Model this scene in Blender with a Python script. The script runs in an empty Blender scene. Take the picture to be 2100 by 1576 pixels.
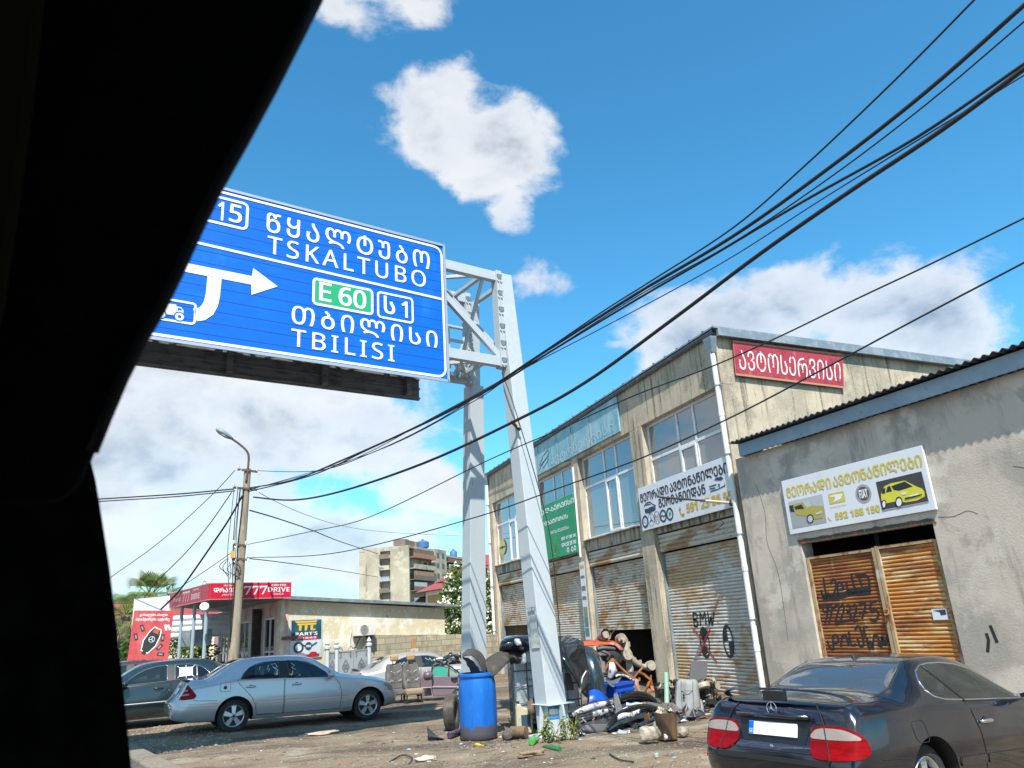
import bpy, bmesh, math, random
from math import sin, cos, pi, radians, sqrt, atan2, asin, hypot
from mathutils import Vector, Matrix
from mathutils.bvhtree import BVHTree

SC = bpy.context.scene
COL = SC.collection
rnd = random.Random(7)

# ------------------------------------------------------------------ camera
W0, H0, FPX = 2100.0, 1576.0, 1546.36
CAMZ = 1.81
PITCH, ROLL, HEAD = radians(17.7087), radians(-3.6639), radians(21.0253)
_f0 = Vector((sin(HEAD), cos(HEAD), 0)); _r0 = Vector((cos(HEAD), -sin(HEAD), 0)); _u0 = Vector((0, 0, 1))
FWD = _f0*cos(PITCH)+_u0*sin(PITCH); _up = _u0*cos(PITCH)-_f0*sin(PITCH)
RGT = _r0*cos(ROLL)+_up*sin(ROLL); UPV = _up*cos(ROLL)-_r0*sin(ROLL)
EYE = Vector((0, 0, CAMZ))
cam = bpy.data.cameras.new('camera'); cam_o = bpy.data.objects.new('camera', cam); COL.objects.link(cam_o)
cam_o.matrix_world = Matrix(((RGT.x, UPV.x, -FWD.x, EYE.x), (RGT.y, UPV.y, -FWD.y, EYE.y), (RGT.z, UPV.z, -FWD.z, EYE.z), (0, 0, 0, 1)))
cam.sensor_width = 36; cam.sensor_fit = 'HORIZONTAL'; cam.lens = FPX/W0*36
cam.clip_start = 0.02; cam.clip_end = 5000
cam.dof.use_dof = True; cam.dof.focus_distance = 17; cam.dof.aperture_fstop = 9.0
SC.camera = cam_o

def ray(x, y):
    return FWD+RGT*((x-W0/2)/FPX)-UPV*((y-H0/2)/FPX)
def at(x, y, Y):                       # point of the ray at world depth Y
    d = ray(x, y); return EYE+d*(Y/d.y)
def onz(x, y, z=0.0):
    d = ray(x, y); return EYE+d*((z-CAMZ)/d.z)
def onplane(x, y, P, n):
    d = ray(x, y); return EYE+d*((P-EYE).dot(n)/d.dot(n))

# ------------------------------------------------------------------ light
SUN_AZ, SUN_EL = radians(196), radians(54)      # azimuth clockwise from +Y
SUN = Vector((sin(SUN_AZ)*cos(SUN_EL), cos(SUN_AZ)*cos(SUN_EL), sin(SUN_EL)))
sl = bpy.data.lights.new('sun', 'SUN'); sl.energy = 5.0; sl.angle = radians(0.55); sl.color = (1.0, 0.95, 0.86)
so = bpy.data.objects.new('sun', sl); COL.objects.link(so); so.location = (0, 0, 60)
so.rotation_euler = SUN.to_track_quat('Z', 'Y').to_euler()
SC.view_settings.view_transform = 'Standard'; SC.view_settings.look = 'None'
SC.view_settings.exposure = 0.60; SC.view_settings.gamma = 1.0
SC.cycles.max_bounces = 6; SC.cycles.transparent_max_bounces = 12
SC.cycles.use_denoising = True

class NT:                               # tiny node helper
    def __init__(s, tree): s.t = tree; s.n = tree.nodes; s.l = tree.links
    def new(s, typ, **kw):
        n = s.n.new(typ)
        for k, v in kw.items(): setattr(n, k, v)
        return n
    def put(s, sock, v):
        if hasattr(v, 'node'): s.l.new(v, sock)
        elif v is not None: sock.default_value = v
    def m(s, op, a, b=None, c=None, clamp=False):
        n = s.new('ShaderNodeMath', operation=op, use_clamp=clamp)
        for i, v in enumerate((a, b, c)):
            if v is not None: s.put(n.inputs[i], v)
        return n.outputs[0]
    def mix(s, f, a, b):
        n = s.new('ShaderNodeMix', data_type='RGBA'); s.put(n.inputs[0], f); s.put(n.inputs[6], a); s.put(n.inputs[7], b); return n.outputs[2]
    def ss(s, v, lo, hi, a=0.0, b=1.0):
        n = s.new('ShaderNodeMapRange', interpolation_type='SMOOTHSTEP'); s.put(n.inputs[0], v)
        for i, q in enumerate((lo, hi, a, b)): s.put(n.inputs[i+1], q)
        return n.outputs[0]
    def noise(s, vec, scale, detail=6, rough=.55, dist=0.0):
        n = s.new('ShaderNodeTexNoise'); s.put(n.inputs['Vector'], vec); n.inputs['Scale'].default_value = scale
        n.inputs['Detail'].default_value = detail; n.inputs['Roughness'].default_value = rough; n.inputs['Distortion'].default_value = dist
        return n.outputs[0]

wd = bpy.data.worlds.new('World'); SC.world = wd; wd.use_nodes = True
def build_world():
    N = NT(wd.node_tree); N.n.clear()
    out = N.new('ShaderNodeOutputWorld'); bg = N.new('ShaderNodeBackground'); bg.inputs[1].default_value = 0.10
    N.l.new(bg.outputs[0], out.inputs[0])
    sky = N.new('ShaderNodeTexSky'); sky.sky_type = 'NISHITA'; sky.sun_disc = False
    sky.sun_elevation = SUN_EL; sky.sun_rotation = SUN_AZ; sky.air_density = 1.0; sky.dust_density = 0.3; sky.ozone_density = 2.2
    hs = N.new('ShaderNodeHueSaturation'); hs.inputs['Saturation'].default_value = 1.12; hs.inputs['Value'].default_value = 1.42
    tint = N.new('ShaderNodeMix', data_type='RGBA', blend_type='MULTIPLY'); tint.inputs[0].default_value = 1; tint.inputs[7].default_value = (.70, 1.10, 1.12, 1)
    N.l.new(sky.outputs[0], tint.inputs[6]); N.l.new(tint.outputs[2], hs.inputs['Color'])
    tc = N.new('ShaderNodeTexCoord'); d = tc.outputs['Generated']
    sep = N.new('ShaderNodeSeparateXYZ'); N.l.new(d, sep.inputs[0])
    az = N.m('ARCTAN2', sep.outputs[0], sep.outputs[1]); el = N.m('ARCSINE', sep.outputs[2])
    mp = N.new('ShaderNodeMapping'); mp.inputs['Scale'].default_value = (1, 1, 1.5); N.l.new(d, mp.inputs[0]); v = mp.outputs[0]
    nd = N.new('ShaderNodeTexNoise'); N.l.new(v, nd.inputs['Vector']); nd.inputs['Scale'].default_value = 7; nd.inputs['Detail'].default_value = 3
    sc_ = N.new('ShaderNodeSeparateColor'); N.l.new(nd.outputs[1], sc_.inputs[0])
    az2 = N.m('ADD', az, N.m('MULTIPLY', N.m('SUBTRACT', sc_.outputs[0], .5), .10))
    el2 = N.m('ADD', el, N.m('MULTIPLY', N.m('SUBTRACT', sc_.outputs[1], .5), .09))
    blobs = []
    def px(x, y, rx, ry, amp=1.0):
        r = ray(x, y).normalized(); blobs.append((atan2(r.x, r.y), asin(r.z), rx/FPX, ry/FPX, amp))
    for b in ((890, 255, 140, 120, 1.15), (1020, 305, 150, 115, 1.15), (915, 190, 95, 65, 1.0), (1035, 430, 60, 75, 1.0), (980, 350, 115, 95, 1.15),
              (1480, 690, 240, 105, 1.25), (1830, 650, 190, 115, 1.3), (1640, 620, 130, 90, 1.2), (1970, 700, 110, 80, 1.2), (1360, 740, 120, 70, 1.1),
              (480, 860, 420, 170, 1.2), (250, 930, 340, 180, 1.2), (700, 880, 280, 150, 1.1), (420, 1060, 300, 90, .9),
              (880, 990, 95, 140, .9), (740, 1110, 260, 70, .9), (1085, 590, 80, 60, .55), (700, 5, 90, 40, .5), (860, -20, 110, 40, .5), (280, 1150, 160, 60, .8), (500, 1160, 260, 45, .9), (800, 1170, 160, 40, .8), (330, 1060, 120, 50, .9)):
        px(*b)
    for a_, e_, ra, re in ((-75, 22, 28, 11), (-60, 42, 16, 8), (-110, 34, 24, 12), (-100, 12, 30, 8), (-150, 20, 30, 10), (150, 25, 30, 12), (-25, 60, 14, 8), (100, 30, 22, 10), (60, 55, 12, 8), (-45, 14, 18, 7)):
        blobs.append((radians(a_), radians(e_), radians(ra), radians(re), 1.0))
    tot = None
    for (a0, e0, ra, re, amp) in blobs:
        u = N.m('DIVIDE', N.m('SUBTRACT', az2, a0), ra/max(cos(e0), .3)); w = N.m('DIVIDE', N.m('SUBTRACT', el2, e0), re)
        r = N.m('SQRT', N.m('ADD', N.m('MULTIPLY', u, u), N.m('MULTIPLY', w, w)))
        q = N.m('MULTIPLY', N.m('SUBTRACT', 1.0, r), amp)
        tot = q if tot is None else N.m('SMOOTH_MAX', tot, q, .25)
    tot = N.m('MAXIMUM', tot, -1.2)
    n1 = N.noise(v, 9, 9, .62, .2)
    off = N.new('ShaderNodeVectorMath', operation='ADD'); N.l.new(v, off.inputs[0]); off.inputs[1].default_value = (0.012, -.01, .035)
    n2 = N.noise(off.outputs[0], 6, 5, .5, .1); n1b = N.noise(v, 6, 5, .5, .1)
    dens = N.m('ADD', tot, N.m('MULTIPLY', N.m('SUBTRACT', n1, .5), 2.1))
    mask = N.ss(dens, .02, .50)
    thin = N.ss(N.noise(v, 2.2, 4, .5), .35, .65, .75, 1.0)
    mask = N.m('MULTIPLY', mask, thin)
    mask = N.m('MULTIPLY', mask, N.ss(el, -.02, .03))
    relief = N.ss(N.m('SUBTRACT', n1b, n2), -.09, .09)
    nlow = N.noise(v, 3.4, 3, .5)
    nst = N.noise(v, 5.5, 6, .55, .3); thick = N.m('MULTIPLY', N.ss(dens, .35, 1.15), N.m('MULTIPLY', N.ss(nst, .40, .58), N.ss(nlow, .34, .52, .25, 1.0)))
    base = N.mix(thick, (5.8, 5.95, 6.2, 1), (2.1, 2.5, 3.1, 1))
    col = N.mix(N.m('MULTIPLY', relief, .55), base, (6.9, 6.85, 6.8, 1))
    hz = N.mix(N.ss(el, .0, .17, .85, 0.0), hs.outputs[0], (4.3, 4.9, 5.7, 1)); fin = N.mix(mask, hz, col)
    N.l.new(fin, bg.inputs[0])
build_world()

# ------------------------------------------------------------------ materials
MATS = {}
def pm(name, col, rough=.6, metal=0.0, layers=(), bump=0.0, bscale=60, coat=0.0, spec=.5, emit=None, alpha=None):
    if name in MATS: return MATS[name]
    m = bpy.data.materials.new(name); m.use_nodes = True; MATS[name] = m
    N = NT(m.node_tree); b = N.n['Principled BSDF']
    tc = N.new('ShaderNodeTexCoord'); v0 = tc.outputs['Object']
    c = (*col, 1)
    first = None
    for i, L in enumerate(layers):                  # (colour, scale, lo, hi, stretch, amount, detail)
        lc, sc = L[0], L[1]; lo = L[2] if len(L) > 2 else .45; hi = L[3] if len(L) > 3 else .6
        st = L[4] if len(L) > 4 else (1, 1, 1); am = L[5] if len(L) > 5 else 1.0; det = L[6] if len(L) > 6 else 7
        mp = N.new('ShaderNodeMapping'); mp.inputs['Scale'].default_value = st; mp.inputs['Location'].default_value = (i*7.3, i*3.1, i*5.7); N.l.new(v0, mp.inputs[0])
        f = N.ss(N.noise(mp.outputs[0], sc, det, .62), lo, hi, 0, am)
        c = N.mix(f, c, (*lc, 1))
    N.put(b.inputs['Base Color'], c)
    b.inputs['Roughness'].default_value = rough; b.inputs['Metallic'].default_value = metal
    b.inputs['Coat Weight'].default_value = coat; b.inputs['Coat Roughness'].default_value = .04
    b.inputs['Specular IOR Level'].default_value = spec
    if emit: b.inputs['Emission Color'].default_value = (*emit[0], 1); b.inputs['Emission Strength'].default_value = emit[1]
    if bump:
        bn = N.new('ShaderNodeBump'); bn.inputs['Strength'].default_value = bump; bn.inputs['Distance'].default_value = .02
        N.l.new(N.noise(v0, bscale, 8, .65), bn.inputs['Height']); N.l.new(bn.outputs[0], b.inputs['Normal'])
    return m

def glass_mat(name, tint, refl_rough=.02, keep=.55, diff=None, fm=1.6, fa=.05):
    if name in MATS: return MATS[name]
    m = bpy.data.materials.new(name); m.use_nodes = True; MATS[name] = m
    N = NT(m.node_tree); N.n.clear()
    o = N.new('ShaderNodeOutputMaterial'); mx = N.new('ShaderNodeMixShader'); tr = N.new('ShaderNodeBsdfTransparent'); gl = N.new('ShaderNodeBsdfGlossy')
    mx2 = N.new('ShaderNodeMixShader'); df = N.new('ShaderNodeBsdfDiffuse'); df.inputs[0].default_value = (*([t*.25 for t in tint] if diff is None else [diff*.97, diff, diff*.97]), 1)
    tr.inputs[0].default_value = (*tint, 1); gl.inputs['Roughness'].default_value = refl_rough; gl.inputs[0].default_value = (.95, .97, 1, 1)
    fr = N.new('ShaderNodeFresnel'); fr.inputs[0].default_value = 1.6
    f = N.m('MULTIPLY_ADD', fr.outputs[0], fm, fa, clamp=True)
    mx2.inputs[0].default_value = 1-keep; N.l.new(tr.outputs[0], mx2.inputs[1]); N.l.new(df.outputs[0], mx2.inputs[2])
    N.l.new(f, mx.inputs[0]); N.l.new(mx2.outputs[0], mx.inputs[1]); N.l.new(gl.outputs[0], mx.inputs[2]); N.l.new(mx.outputs[0], o.inputs[0])
    return m

# ------------------------------------------------------------------ objects
PM = {}                                  # world matrix of every parent
def tag(o, label=None, cat=None, group=None, kind=None):
    if label: o['label'] = label
    if cat: o['category'] = cat
    if group: o['group'] = group
    if kind: o['kind'] = kind
    return o
def thing(name, label, cat, loc=(0, 0, 0), rotz=0.0, group=None, M=None):
    o = bpy.data.objects.new(name, None); COL.objects.link(o); o.empty_display_size = .2
    if M is None: M = Matrix.Translation(loc) @ Matrix.Rotation(rotz, 4, 'Z')
    o.matrix_world = M; PM[o.name] = M.copy()
    return tag(o, label, cat, group)

def frame(P0, P1=None, yaw=0.0):
    """x runs along the face to the viewer's right, y into it, z up."""
    if P1 is not None: yaw = atan2(P1[1]-P0[1], P1[0]-P0[0])
    return Matrix.Translation((P0[0], P0[1], P0[2] if len(P0) > 2 else 0)) @ Matrix.Rotation(yaw, 4, 'Z')
def fl(M, x, y, off=0.0):                # picture point -> (x, z) on the face plane of a frame
    n = (M.to_3x3() @ Vector((0, 1, 0))); P = M @ Vector((0, off, 0))
    q = M.inverted() @ onplane(x, y, P, n); return q.x, q.z

class MB:
    def __init__(s, M=None): s.v = []; s.f = []; s.mi = []; s.M = M.copy() if M else Matrix.Identity(4); s.m = 0
    def add(s, vs, fs, m=None):
        b = len(s.v); s.v += [s.M @ Vector(p) for p in vs]
        for f in fs: s.f.append(tuple(b+i for i in f)); s.mi.append(s.m if m is None else m)
        return s
    def box(s, x0, x1, y0, y1, z0, z1, m=None, R=None):
        vs = [(x, y, z) for z in (z0, z1) for y in (y0, y1) for x in (x0, x1)]
        if R is not None: vs = [R @ Vector(p) for p in vs]
        return s.add(vs, [(0, 2, 3, 1), (4, 5, 7, 6), (0, 1, 5, 4), (2, 6, 7, 3), (0, 4, 6, 2), (1, 3, 7, 5)], m)
    def beam(s, a, b, w, h, m=None, w2=None, h2=None, up=(0, 0, 1)):       # box bar between two points
        a, b = Vector(a), Vector(b); d = (b-a).normalized(); u = Vector(up)
        if abs(d.dot(u)) > .98: u = Vector((0, 1, 0))
        sx = d.cross(u).normalized(); sy = sx.cross(d).normalized(); w2 = w2 or w; h2 = h2 or h
        vs = [a+sx*i*w/2+sy*j*h/2 for j in (-1, 1) for i in (-1, 1)]+[b+sx*i*w2/2+sy*j*h2/2 for j in (-1, 1) for i in (-1, 1)]
        return s.add(vs, [(0, 2, 3, 1), (4, 5, 7, 6), (0, 1, 5, 4), (2, 6, 7, 3), (0, 4, 6, 2), (1, 3, 7, 5)], m)
    def tube(s, pts, r, n=8, m=None, cap=True, sq=1.0):
        pts = [Vector(p) for p in pts]; rs = r if isinstance(r, (list, tuple)) else [r]*len(pts); vs = []; fs = []
        prev = None
        for i, p in enumerate(pts):
            d = (pts[min(i+1, len(pts)-1)]-pts[max(i-1, 0)]).normalized()
            if prev is None:
                u = Vector((0, 0, 1)) if abs(d.z) < .9 else Vector((1, 0, 0)); a = d.cross(u).normalized()
            else: a = (prev-d*prev.dot(d)).normalized()
            prev = a; b = d.cross(a)
            vs += [p+(a*cos(2*pi*k/n)+b*sin(2*pi*k/n)*sq)*rs[i] for k in range(n)]
        for i in range(len(pts)-1):
            for k in range(n): fs.append((i*n+k, i*n+(k+1) % n, (i+1)*n+(k+1) % n, (i+1)*n+k))
        if cap: fs.append(tuple(range(n-1, -1, -1))); fs.append(tuple((len(pts)-1)*n+k for k in range(n)))
        return s.add(vs, fs, m)
    def lathe(s, prof, n=24, c=(0, 0, 0), R=None, m=None, cap=True):          # prof: (radius, height)
        vs = []; c = Vector(c)
        for (r, z) in prof:
            for k in range(n):
                p = Vector((r*cos(2*pi*k/n), r*sin(2*pi*k/n), z)); vs.append((R @ p if R is not None else p)+c)
        fs = [(i*n+k, i*n+(k+1) % n, (i+1)*n+(k+1) % n, (i+1)*n+k) for i in range(len(prof)-1) for k in range(n)]
        if cap: fs.append(tuple(range(n-1, -1, -1))); fs.append(tuple((len(prof)-1)*n+k for k in range(n)))
        return s.add(vs, fs, m)
    def grid(s, fn, nu, nv, m=None):
        vs = [fn(i/nu, j/nv) for j in range(nv+1) for i in range(nu+1)]
        return s.add(vs, [(j*(nu+1)+i, j*(nu+1)+i+1, (j+1)*(nu+1)+i+1, (j+1)*(nu+1)+i) for j in range(nv) for i in range(nu)], m)
    def prism(s, poly, y0, y1, m=None, plane='xz'):                            # outline in xz pushed along y (or xy along z)
        n = len(poly); mk = (lambda a, b, d: (a, d, b)) if plane == 'xz' else (lambda a, b, d: (a, b, d))
        vs = [mk(a, b, y0) for a, b in poly]+[mk(a, b, y1) for a, b in poly]
        fs = [tuple(range(n)), tuple(range(2*n-1, n-1, -1))]+[(i, i+n, (i+1) % n+n, (i+1) % n) for i in range(n)]
        return s.add(vs, fs, m)
    def rect(s, x0, z0, x1, z1, y, m=None): return s.add([(x0, y, z0), (x1, y, z0), (x1, y, z1), (x0, y, z1)], [(0, 1, 2, 3)], m)
    def poly(s, pts, y, m=None): return s.add([(a, y, b) for a, b in pts], [tuple(range(len(pts)))], m)
    def disc(s, cx, cz, rx, y, rz=None, n=24, m=None, a0=0, a1=2*pi, ri=0.0):
        rz = rz or rx; full = abs(a1-a0-2*pi) < 1e-6; k = n if full else n+1
        an = [a0+(a1-a0)*i/n for i in range(k)]
        o = [(cx+rx*cos(t), y, cz+rz*sin(t)) for t in an]
        if ri > 0:
            q = [(cx+rx*ri*cos(t), y, cz+rz*ri*sin(t)) for t in an]
            return s.add(o+q, [(i, (i+1) % k, k+(i+1) % k, k+i) for i in range(n)], m)
        return s.add(o+[(cx, y, cz)], [(i, (i+1) % k, k) for i in range(n)], m)
    def ribbon(s, pts, w, y, closed=False, m=None):
        n = len(pts); L = []; Rr = []
        for i in range(n):
            a = pts[(i-1) % n] if (closed or i > 0) else pts[i]; b = pts[(i+1) % n] if (closed or i < n-1) else pts[i]
            dx, dz = b[0]-a[0], b[1]-a[1]; l = hypot(dx, dz) or 1; nx, nz = -dz/l*w/2, dx/l*w/2
            L.append((pts[i][0]+nx, y, pts[i][1]+nz)); Rr.append((pts[i][0]-nx, y, pts[i][1]-nz))
        fs = [(i, (i+1) % n, n+(i+1) % n, n+i) for i in range(n if closed else n-1)]
        return s.add(Rr+L, fs, m)
    def rrect(s, x0, z0, x1, z1, r, w, y, m=None): return s.ribbon(rr_pts(x0, z0, x1, z1, r), w, y, True, m)
    def text(s, body, x0, z0, x1, z1, y, m=None, bold=0.0, shear=0.0, space=1.0):
        vs, fs = glyphs(body, 0, shear, space)
        ax = min(v[0] for v in vs)-bold; bx = max(v[0] for v in vs)+bold; az = min(v[1] for v in vs)-bold*.8; bz = max(v[1] for v in vs)+bold*.8
        for k, (dx, dz) in enumerate(((-1, -.6), (-1, .6), (1, .6), (1, -.6), (0, 0)) if bold else ((0, 0),)):
            s.add([(x0+(v[0]+dx*bold-ax)/(bx-ax)*(x1-x0), y-k*.0004, z0+(v[1]+dz*bold-az)/(bz-az)*(z1-z0)) for v in vs], fs, m)
        return s
    def build(s, name, mats, parent=None, smooth=False, angle=None, bevel=0.0, recalc=True):
        if not isinstance(mats, (list, tuple)): mats = [mats]
        me = bpy.data.meshes.new(name)
        if parent is not None: inv = PM[parent.name].inverted()
        else:
            xs = [v.x for v in s.v]; ys = [v.y for v in s.v]; zs = [v.z for v in s.v]
            base = Vector(((min(xs)+max(xs))/2, (min(ys)+max(ys))/2, min(zs))); inv = Matrix.Translation(-base)
        me.from_pydata([inv @ v for v in s.v], [], s.f)
        for mt in mats: me.materials.append(mt)
        me.polygons.foreach_set('material_index', [min(i, len(mats)-1) for i in s.mi])
        if recalc:
            bm = bmesh.new(); bm.from_mesh(me); bmesh.ops.recalc_face_normals(bm, faces=bm.faces); bm.to_mesh(me); bm.free()
        if smooth:
            me.polygons.foreach_set('use_smooth', [True]*len(me.polygons))
            if angle: me.set_sharp_from_angle(angle=radians(angle))
        me.validate()
        o = bpy.data.objects.new(name, me); COL.objects.link(o)
        if parent is not None: o.parent = parent; PM[o.name] = PM[parent.name]
        else: o.location = base; PM[o.name] = Matrix.Translation(base)
        if bevel:
            bv = o.modifiers.new('bevel', 'BEVEL'); bv.width = bevel; bv.segments = 2; bv.limit_method = 'ANGLE'; bv.harden_normals = False
        return o

def rr_pts(x0, z0, x1, z1, r, n=5):
    P = []
    for cx, cz, a in ((x1-r, z1-r, 0), (x0+r, z1-r, pi/2), (x0+r, z0+r, pi), (x1-r, z0+r, 1.5*pi)):
        for k in range(n+1): P.append((cx+r*cos(a+k*pi/2/n), cz+r*sin(a+k*pi/2/n)))
    return P
GL = {}
def glyphs(body, bold=0.0, shear=0.0, space=1.0):
    key = (body, bold, shear, space)
    if key not in GL:
        c = bpy.data.curves.new('lettering', 'FONT'); c.body = body; c.size = 1; c.resolution_u = 3; c.shear = shear; c.offset = bold; c.space_character = space
        o = bpy.data.objects.new('lettering', c); COL.objects.link(o)
        dg = bpy.context.evaluated_depsgraph_get(); me = bpy.data.meshes.new_from_object(o.evaluated_get(dg))
        GL[key] = ([tuple(v.co)[:2] for v in me.vertices], [tuple(p.vertices) for p in me.polygons])
        bpy.data.objects.remove(o); bpy.data.curves.remove(c); bpy.data.meshes.remove(me)
    return GL[key]
def tpx(mb, M, body, ll, ur, y, m=None, bold=0.0, shear=0.0, space=1.0):          # lettering between two picture points on a face
    a = fl(M, *ll, y); b = fl(M, *ur, y); mb.text(body, a[0], a[1], b[0], b[1], y, m, bold, shear, space)
def stroke(mb, M, pts, w, y, m=None):                                    # painted brush stroke on a face
    P = [fl(M, *p, y) for p in pts]; Q = []
    for i in range(len(P)-1):
        p0 = P[max(i-1, 0)]; p1 = P[i]; p2 = P[i+1]; p3 = P[min(i+2, len(P)-1)]
        for t in (0, .25, .5, .75):
            Q.append(tuple(.5*(2*p1[k]+(p2[k]-p0[k])*t+(2*p0[k]-5*p1[k]+4*p2[k]-p3[k])*t*t+(3*p1[k]-p0[k]-3*p2[k]+p3[k])*t**3) for k in (0, 1)))
    Q.append(P[-1]); mb.ribbon(Q, w, y, False, m)
def spl(P, n=6):                         # Catmull-Rom through 3D points
    P = [Vector(p) for p in P]; Q = []
    for i in range(len(P)-1):
        p0, p1, p2, p3 = P[max(i-1, 0)], P[i], P[i+1], P[min(i+2, len(P)-1)]
        for k in range(n):
            t = k/n; Q.append(.5*(2*p1+(p2-p0)*t+(2*p0-5*p1+4*p2-p3)*t*t+(3*p1-p0-3*p2+p3)*t**3))
    return Q+[P[-1]]
def G(x, y):                             # height of the yard
    t = min(max((x+1.0)/5.0, 0), 1); return .10*(1-t*t*(3-2*t))
def gnd(px, py):
    p = onz(px, py, 0.0)
    for _ in range(4): p = onz(px, py, G(p.x, p.y))
    return p
# ------------------------------------------------------------------ ground, road
def ground_mat():
    m = pm('yard_dirt', (.19, .142, .09), rough=.95, bump=.9, bscale=14, layers=[
        ((.30, .26, .195), 1.1, .50, .66, (1, 1, 1), .8), ((.085, .06, .04), .55, .45, .60, (.6, 1.4, 1), .9), ((.065, .05, .036), 3.2, .54, .66, (.7, 1.4, 1), .75), ((.42, .38, .30), 26, .60, .68, (1, 1, 1), .7, 4),
        ((.10, .08, .065), 17, .61, .70, (1, 1, 1), .7, 4), ((.09, .075, .06), 1.7, .58, .70, (.5, 1.6, 1), .8), ((.52, .49, .41), 70, .66, .72, (1, 1, 1), .8, 2)])
    N = NT(m.node_tree); b = N.n['Principled BSDF']; src = b.inputs['Base Color'].links[0].from_socket
    tc = N.new('ShaderNodeTexCoord'); o = tc.outputs['Object']
    # oil and soot trodden into the soil round the scrap heap
    for (cx, cy, r, colr, am) in ((5.3, 13.9, 2.6, (.035, .03, .027), .95), (2.6, 15.6, 2.4, (.09, .07, .05), .75), (7.6, 13.6, 2.6, (.045, .038, .034), .9), (-.6, 17.6, 3.0, (.36, .33, .27), .75), (.3, 14.6, 2.2, (.31, .25, .165), .6)):
        dv = N.new('ShaderNodeVectorMath', operation='DISTANCE'); N.l.new(o, dv.inputs[0]); dv.inputs[1].default_value = (cx, cy, 0)
        nz = N.noise(o, 1.3, 6, .6)
        f = N.ss(N.m('ADD', dv.outputs['Value'], N.m('MULTIPLY', N.m('SUBTRACT', nz, .5), 5.0)), r*.35, r, am, 0.0)
        src = N.mix(f, src, (*colr, 1))
    N.l.new(src, b.inputs['Base Color']); return m
def lin(a, b, st): 
    n = int(round((b-a)/st)); return [a+(b-a)*i/n for i in range(n+1)]
xs = [-3000, -1200, -500, -200, -90, -45, -25, -15, -9]+lin(-6, 12, .1)+[15, 20, 30, 60, 150, 400, 1200, 3000]
ys = [-300, -60, -20, -5, 2, 5]+lin(7, 24, .1)+[27, 32, 40, 60, 100, 200, 450, 1200, 4000]
mb = MB(); nx = len(xs)
from mathutils import noise as mnoise
vs = [(x, y, G(x, y)+(.035*mnoise.noise((x*.7, y*.7, 3))+.018*mnoise.noise((x*2.3, y*2.3, 9))+.009*mnoise.noise((x*6, y*6, 1)) if (-7 < x < 13 and 6 < y < 25) else 0)) for y in ys for x in xs]
fs = [(j*nx+i, j*nx+i+1, (j+1)*nx+i+1, (j+1)*nx+i) for j in range(len(ys)-1) for i in range(nx-1)]
mb.add(vs, fs); gr_o = mb.build('ground', ground_mat(), smooth=True, recalc=False); tag(gr_o, kind='structure')

YG = radians(14.5)
asph = pm('asphalt', (.075, .073, .07), .9, layers=[((.13, .12, .11), 3, .45, .65), ((.04, .04, .04), 60, .55, .62)], bump=.3, bscale=120)
conc = pm('concrete', (.40, .38, .34), .9, layers=[((.26, .24, .21), 2.5, .45, .65), ((.5, .48, .43), 20, .5, .65)], bump=.3, bscale=50)
E0 = onz(292, 1560)
RF = Matrix.Translation((E0.x, E0.y, 0)) @ Matrix.Rotation(YG, 4, 'Z')       # road axes: y along the road
mb = MB(RF); mb.box(-13, -.35, -60, 160, .10, .125); tag(mb.build('road', asph), kind='structure')
mb = MB(RF); mb.box(-.35, -.0, -60, 160, -.05, .20); tag(mb.build('kerb', pm('kerb_stone', (.20, .17, .13), .95, layers=[((.14, .115, .085), 2.5, .45, .65), ((.26, .23, .18), 20, .5, .65)], bump=.4, bscale=50), bevel=.03), kind='structure')
mb = MB(RF)
for k in range(-6, 20): mb.box(-6.7, -6.55, k*6, k*6+3, .126, .129)
tag(mb.build('road_marking', pm('road_paint', (.72, .72, .70), .8, layers=[((.25, .25, .25), 8, .55, .65)])), kind='structure')

# ------------------------------------------------------------------ sign gantry
GB = onz(1137, 1510)
GM = Matrix.Translation((GB.x, GB.y, 0)) @ Matrix.Rotation(YG, 4, 'Z')
steel = pm('pale_grey_paint', (.42, .465, .495), .5, layers=[((.38, .42, .45), 1.2, .5, .75, (1, 1, .4), .5), ((.30, .28, .24), 14, .68, .74, (1, 1, .5), .6), ((.48, .52, .545), 5, .5, .7, (1, 1, 1), .5), ((.20, .17, .13), 3.0, .66, .74, (3, 3, .25), .6)], bump=.05, bscale=60)
gan = thing('sign_gantry', 'tall pale grey steel gantry with leaning legs and a lattice beam', 'gantry', M=GM)
def leg(x0, n0, x1, n1, z1, w0, w1, d0, d1, z0=0.0):
    m = MB(GM); c = []
    for (x, y, z, w, d) in ((x0, n0, z0, w0, d0), (x1, n1, z1, w1, d1)):
        c += [(x-w/2, y-d/2, z), (x+w/2, y-d/2, z), (x-w/2, y+d/2, z), (x+w/2, y+d/2, z)]
    m.add(c, [(0, 2, 3, 1), (4, 5, 7, 6), (0, 1, 5, 4), (2, 6, 7, 3), (0, 4, 6, 2), (1, 3, 7, 5)])
    return m.build('leg', steel, gan, bevel=.012)
leg(0, 0, -.02, .66, 8.78, .42, .31, .36, .27)
leg(-.03, 2.52, -.03, 1.95, 6.72, .40, .33, .36, .29)
leg(-15.2, 0, -15.2, .66, 8.78, .42, .31, .36, .27); leg(-15.2, 2.52, -15.2, 1.80, 8.55, .40, .32, .36, .28)
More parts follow.
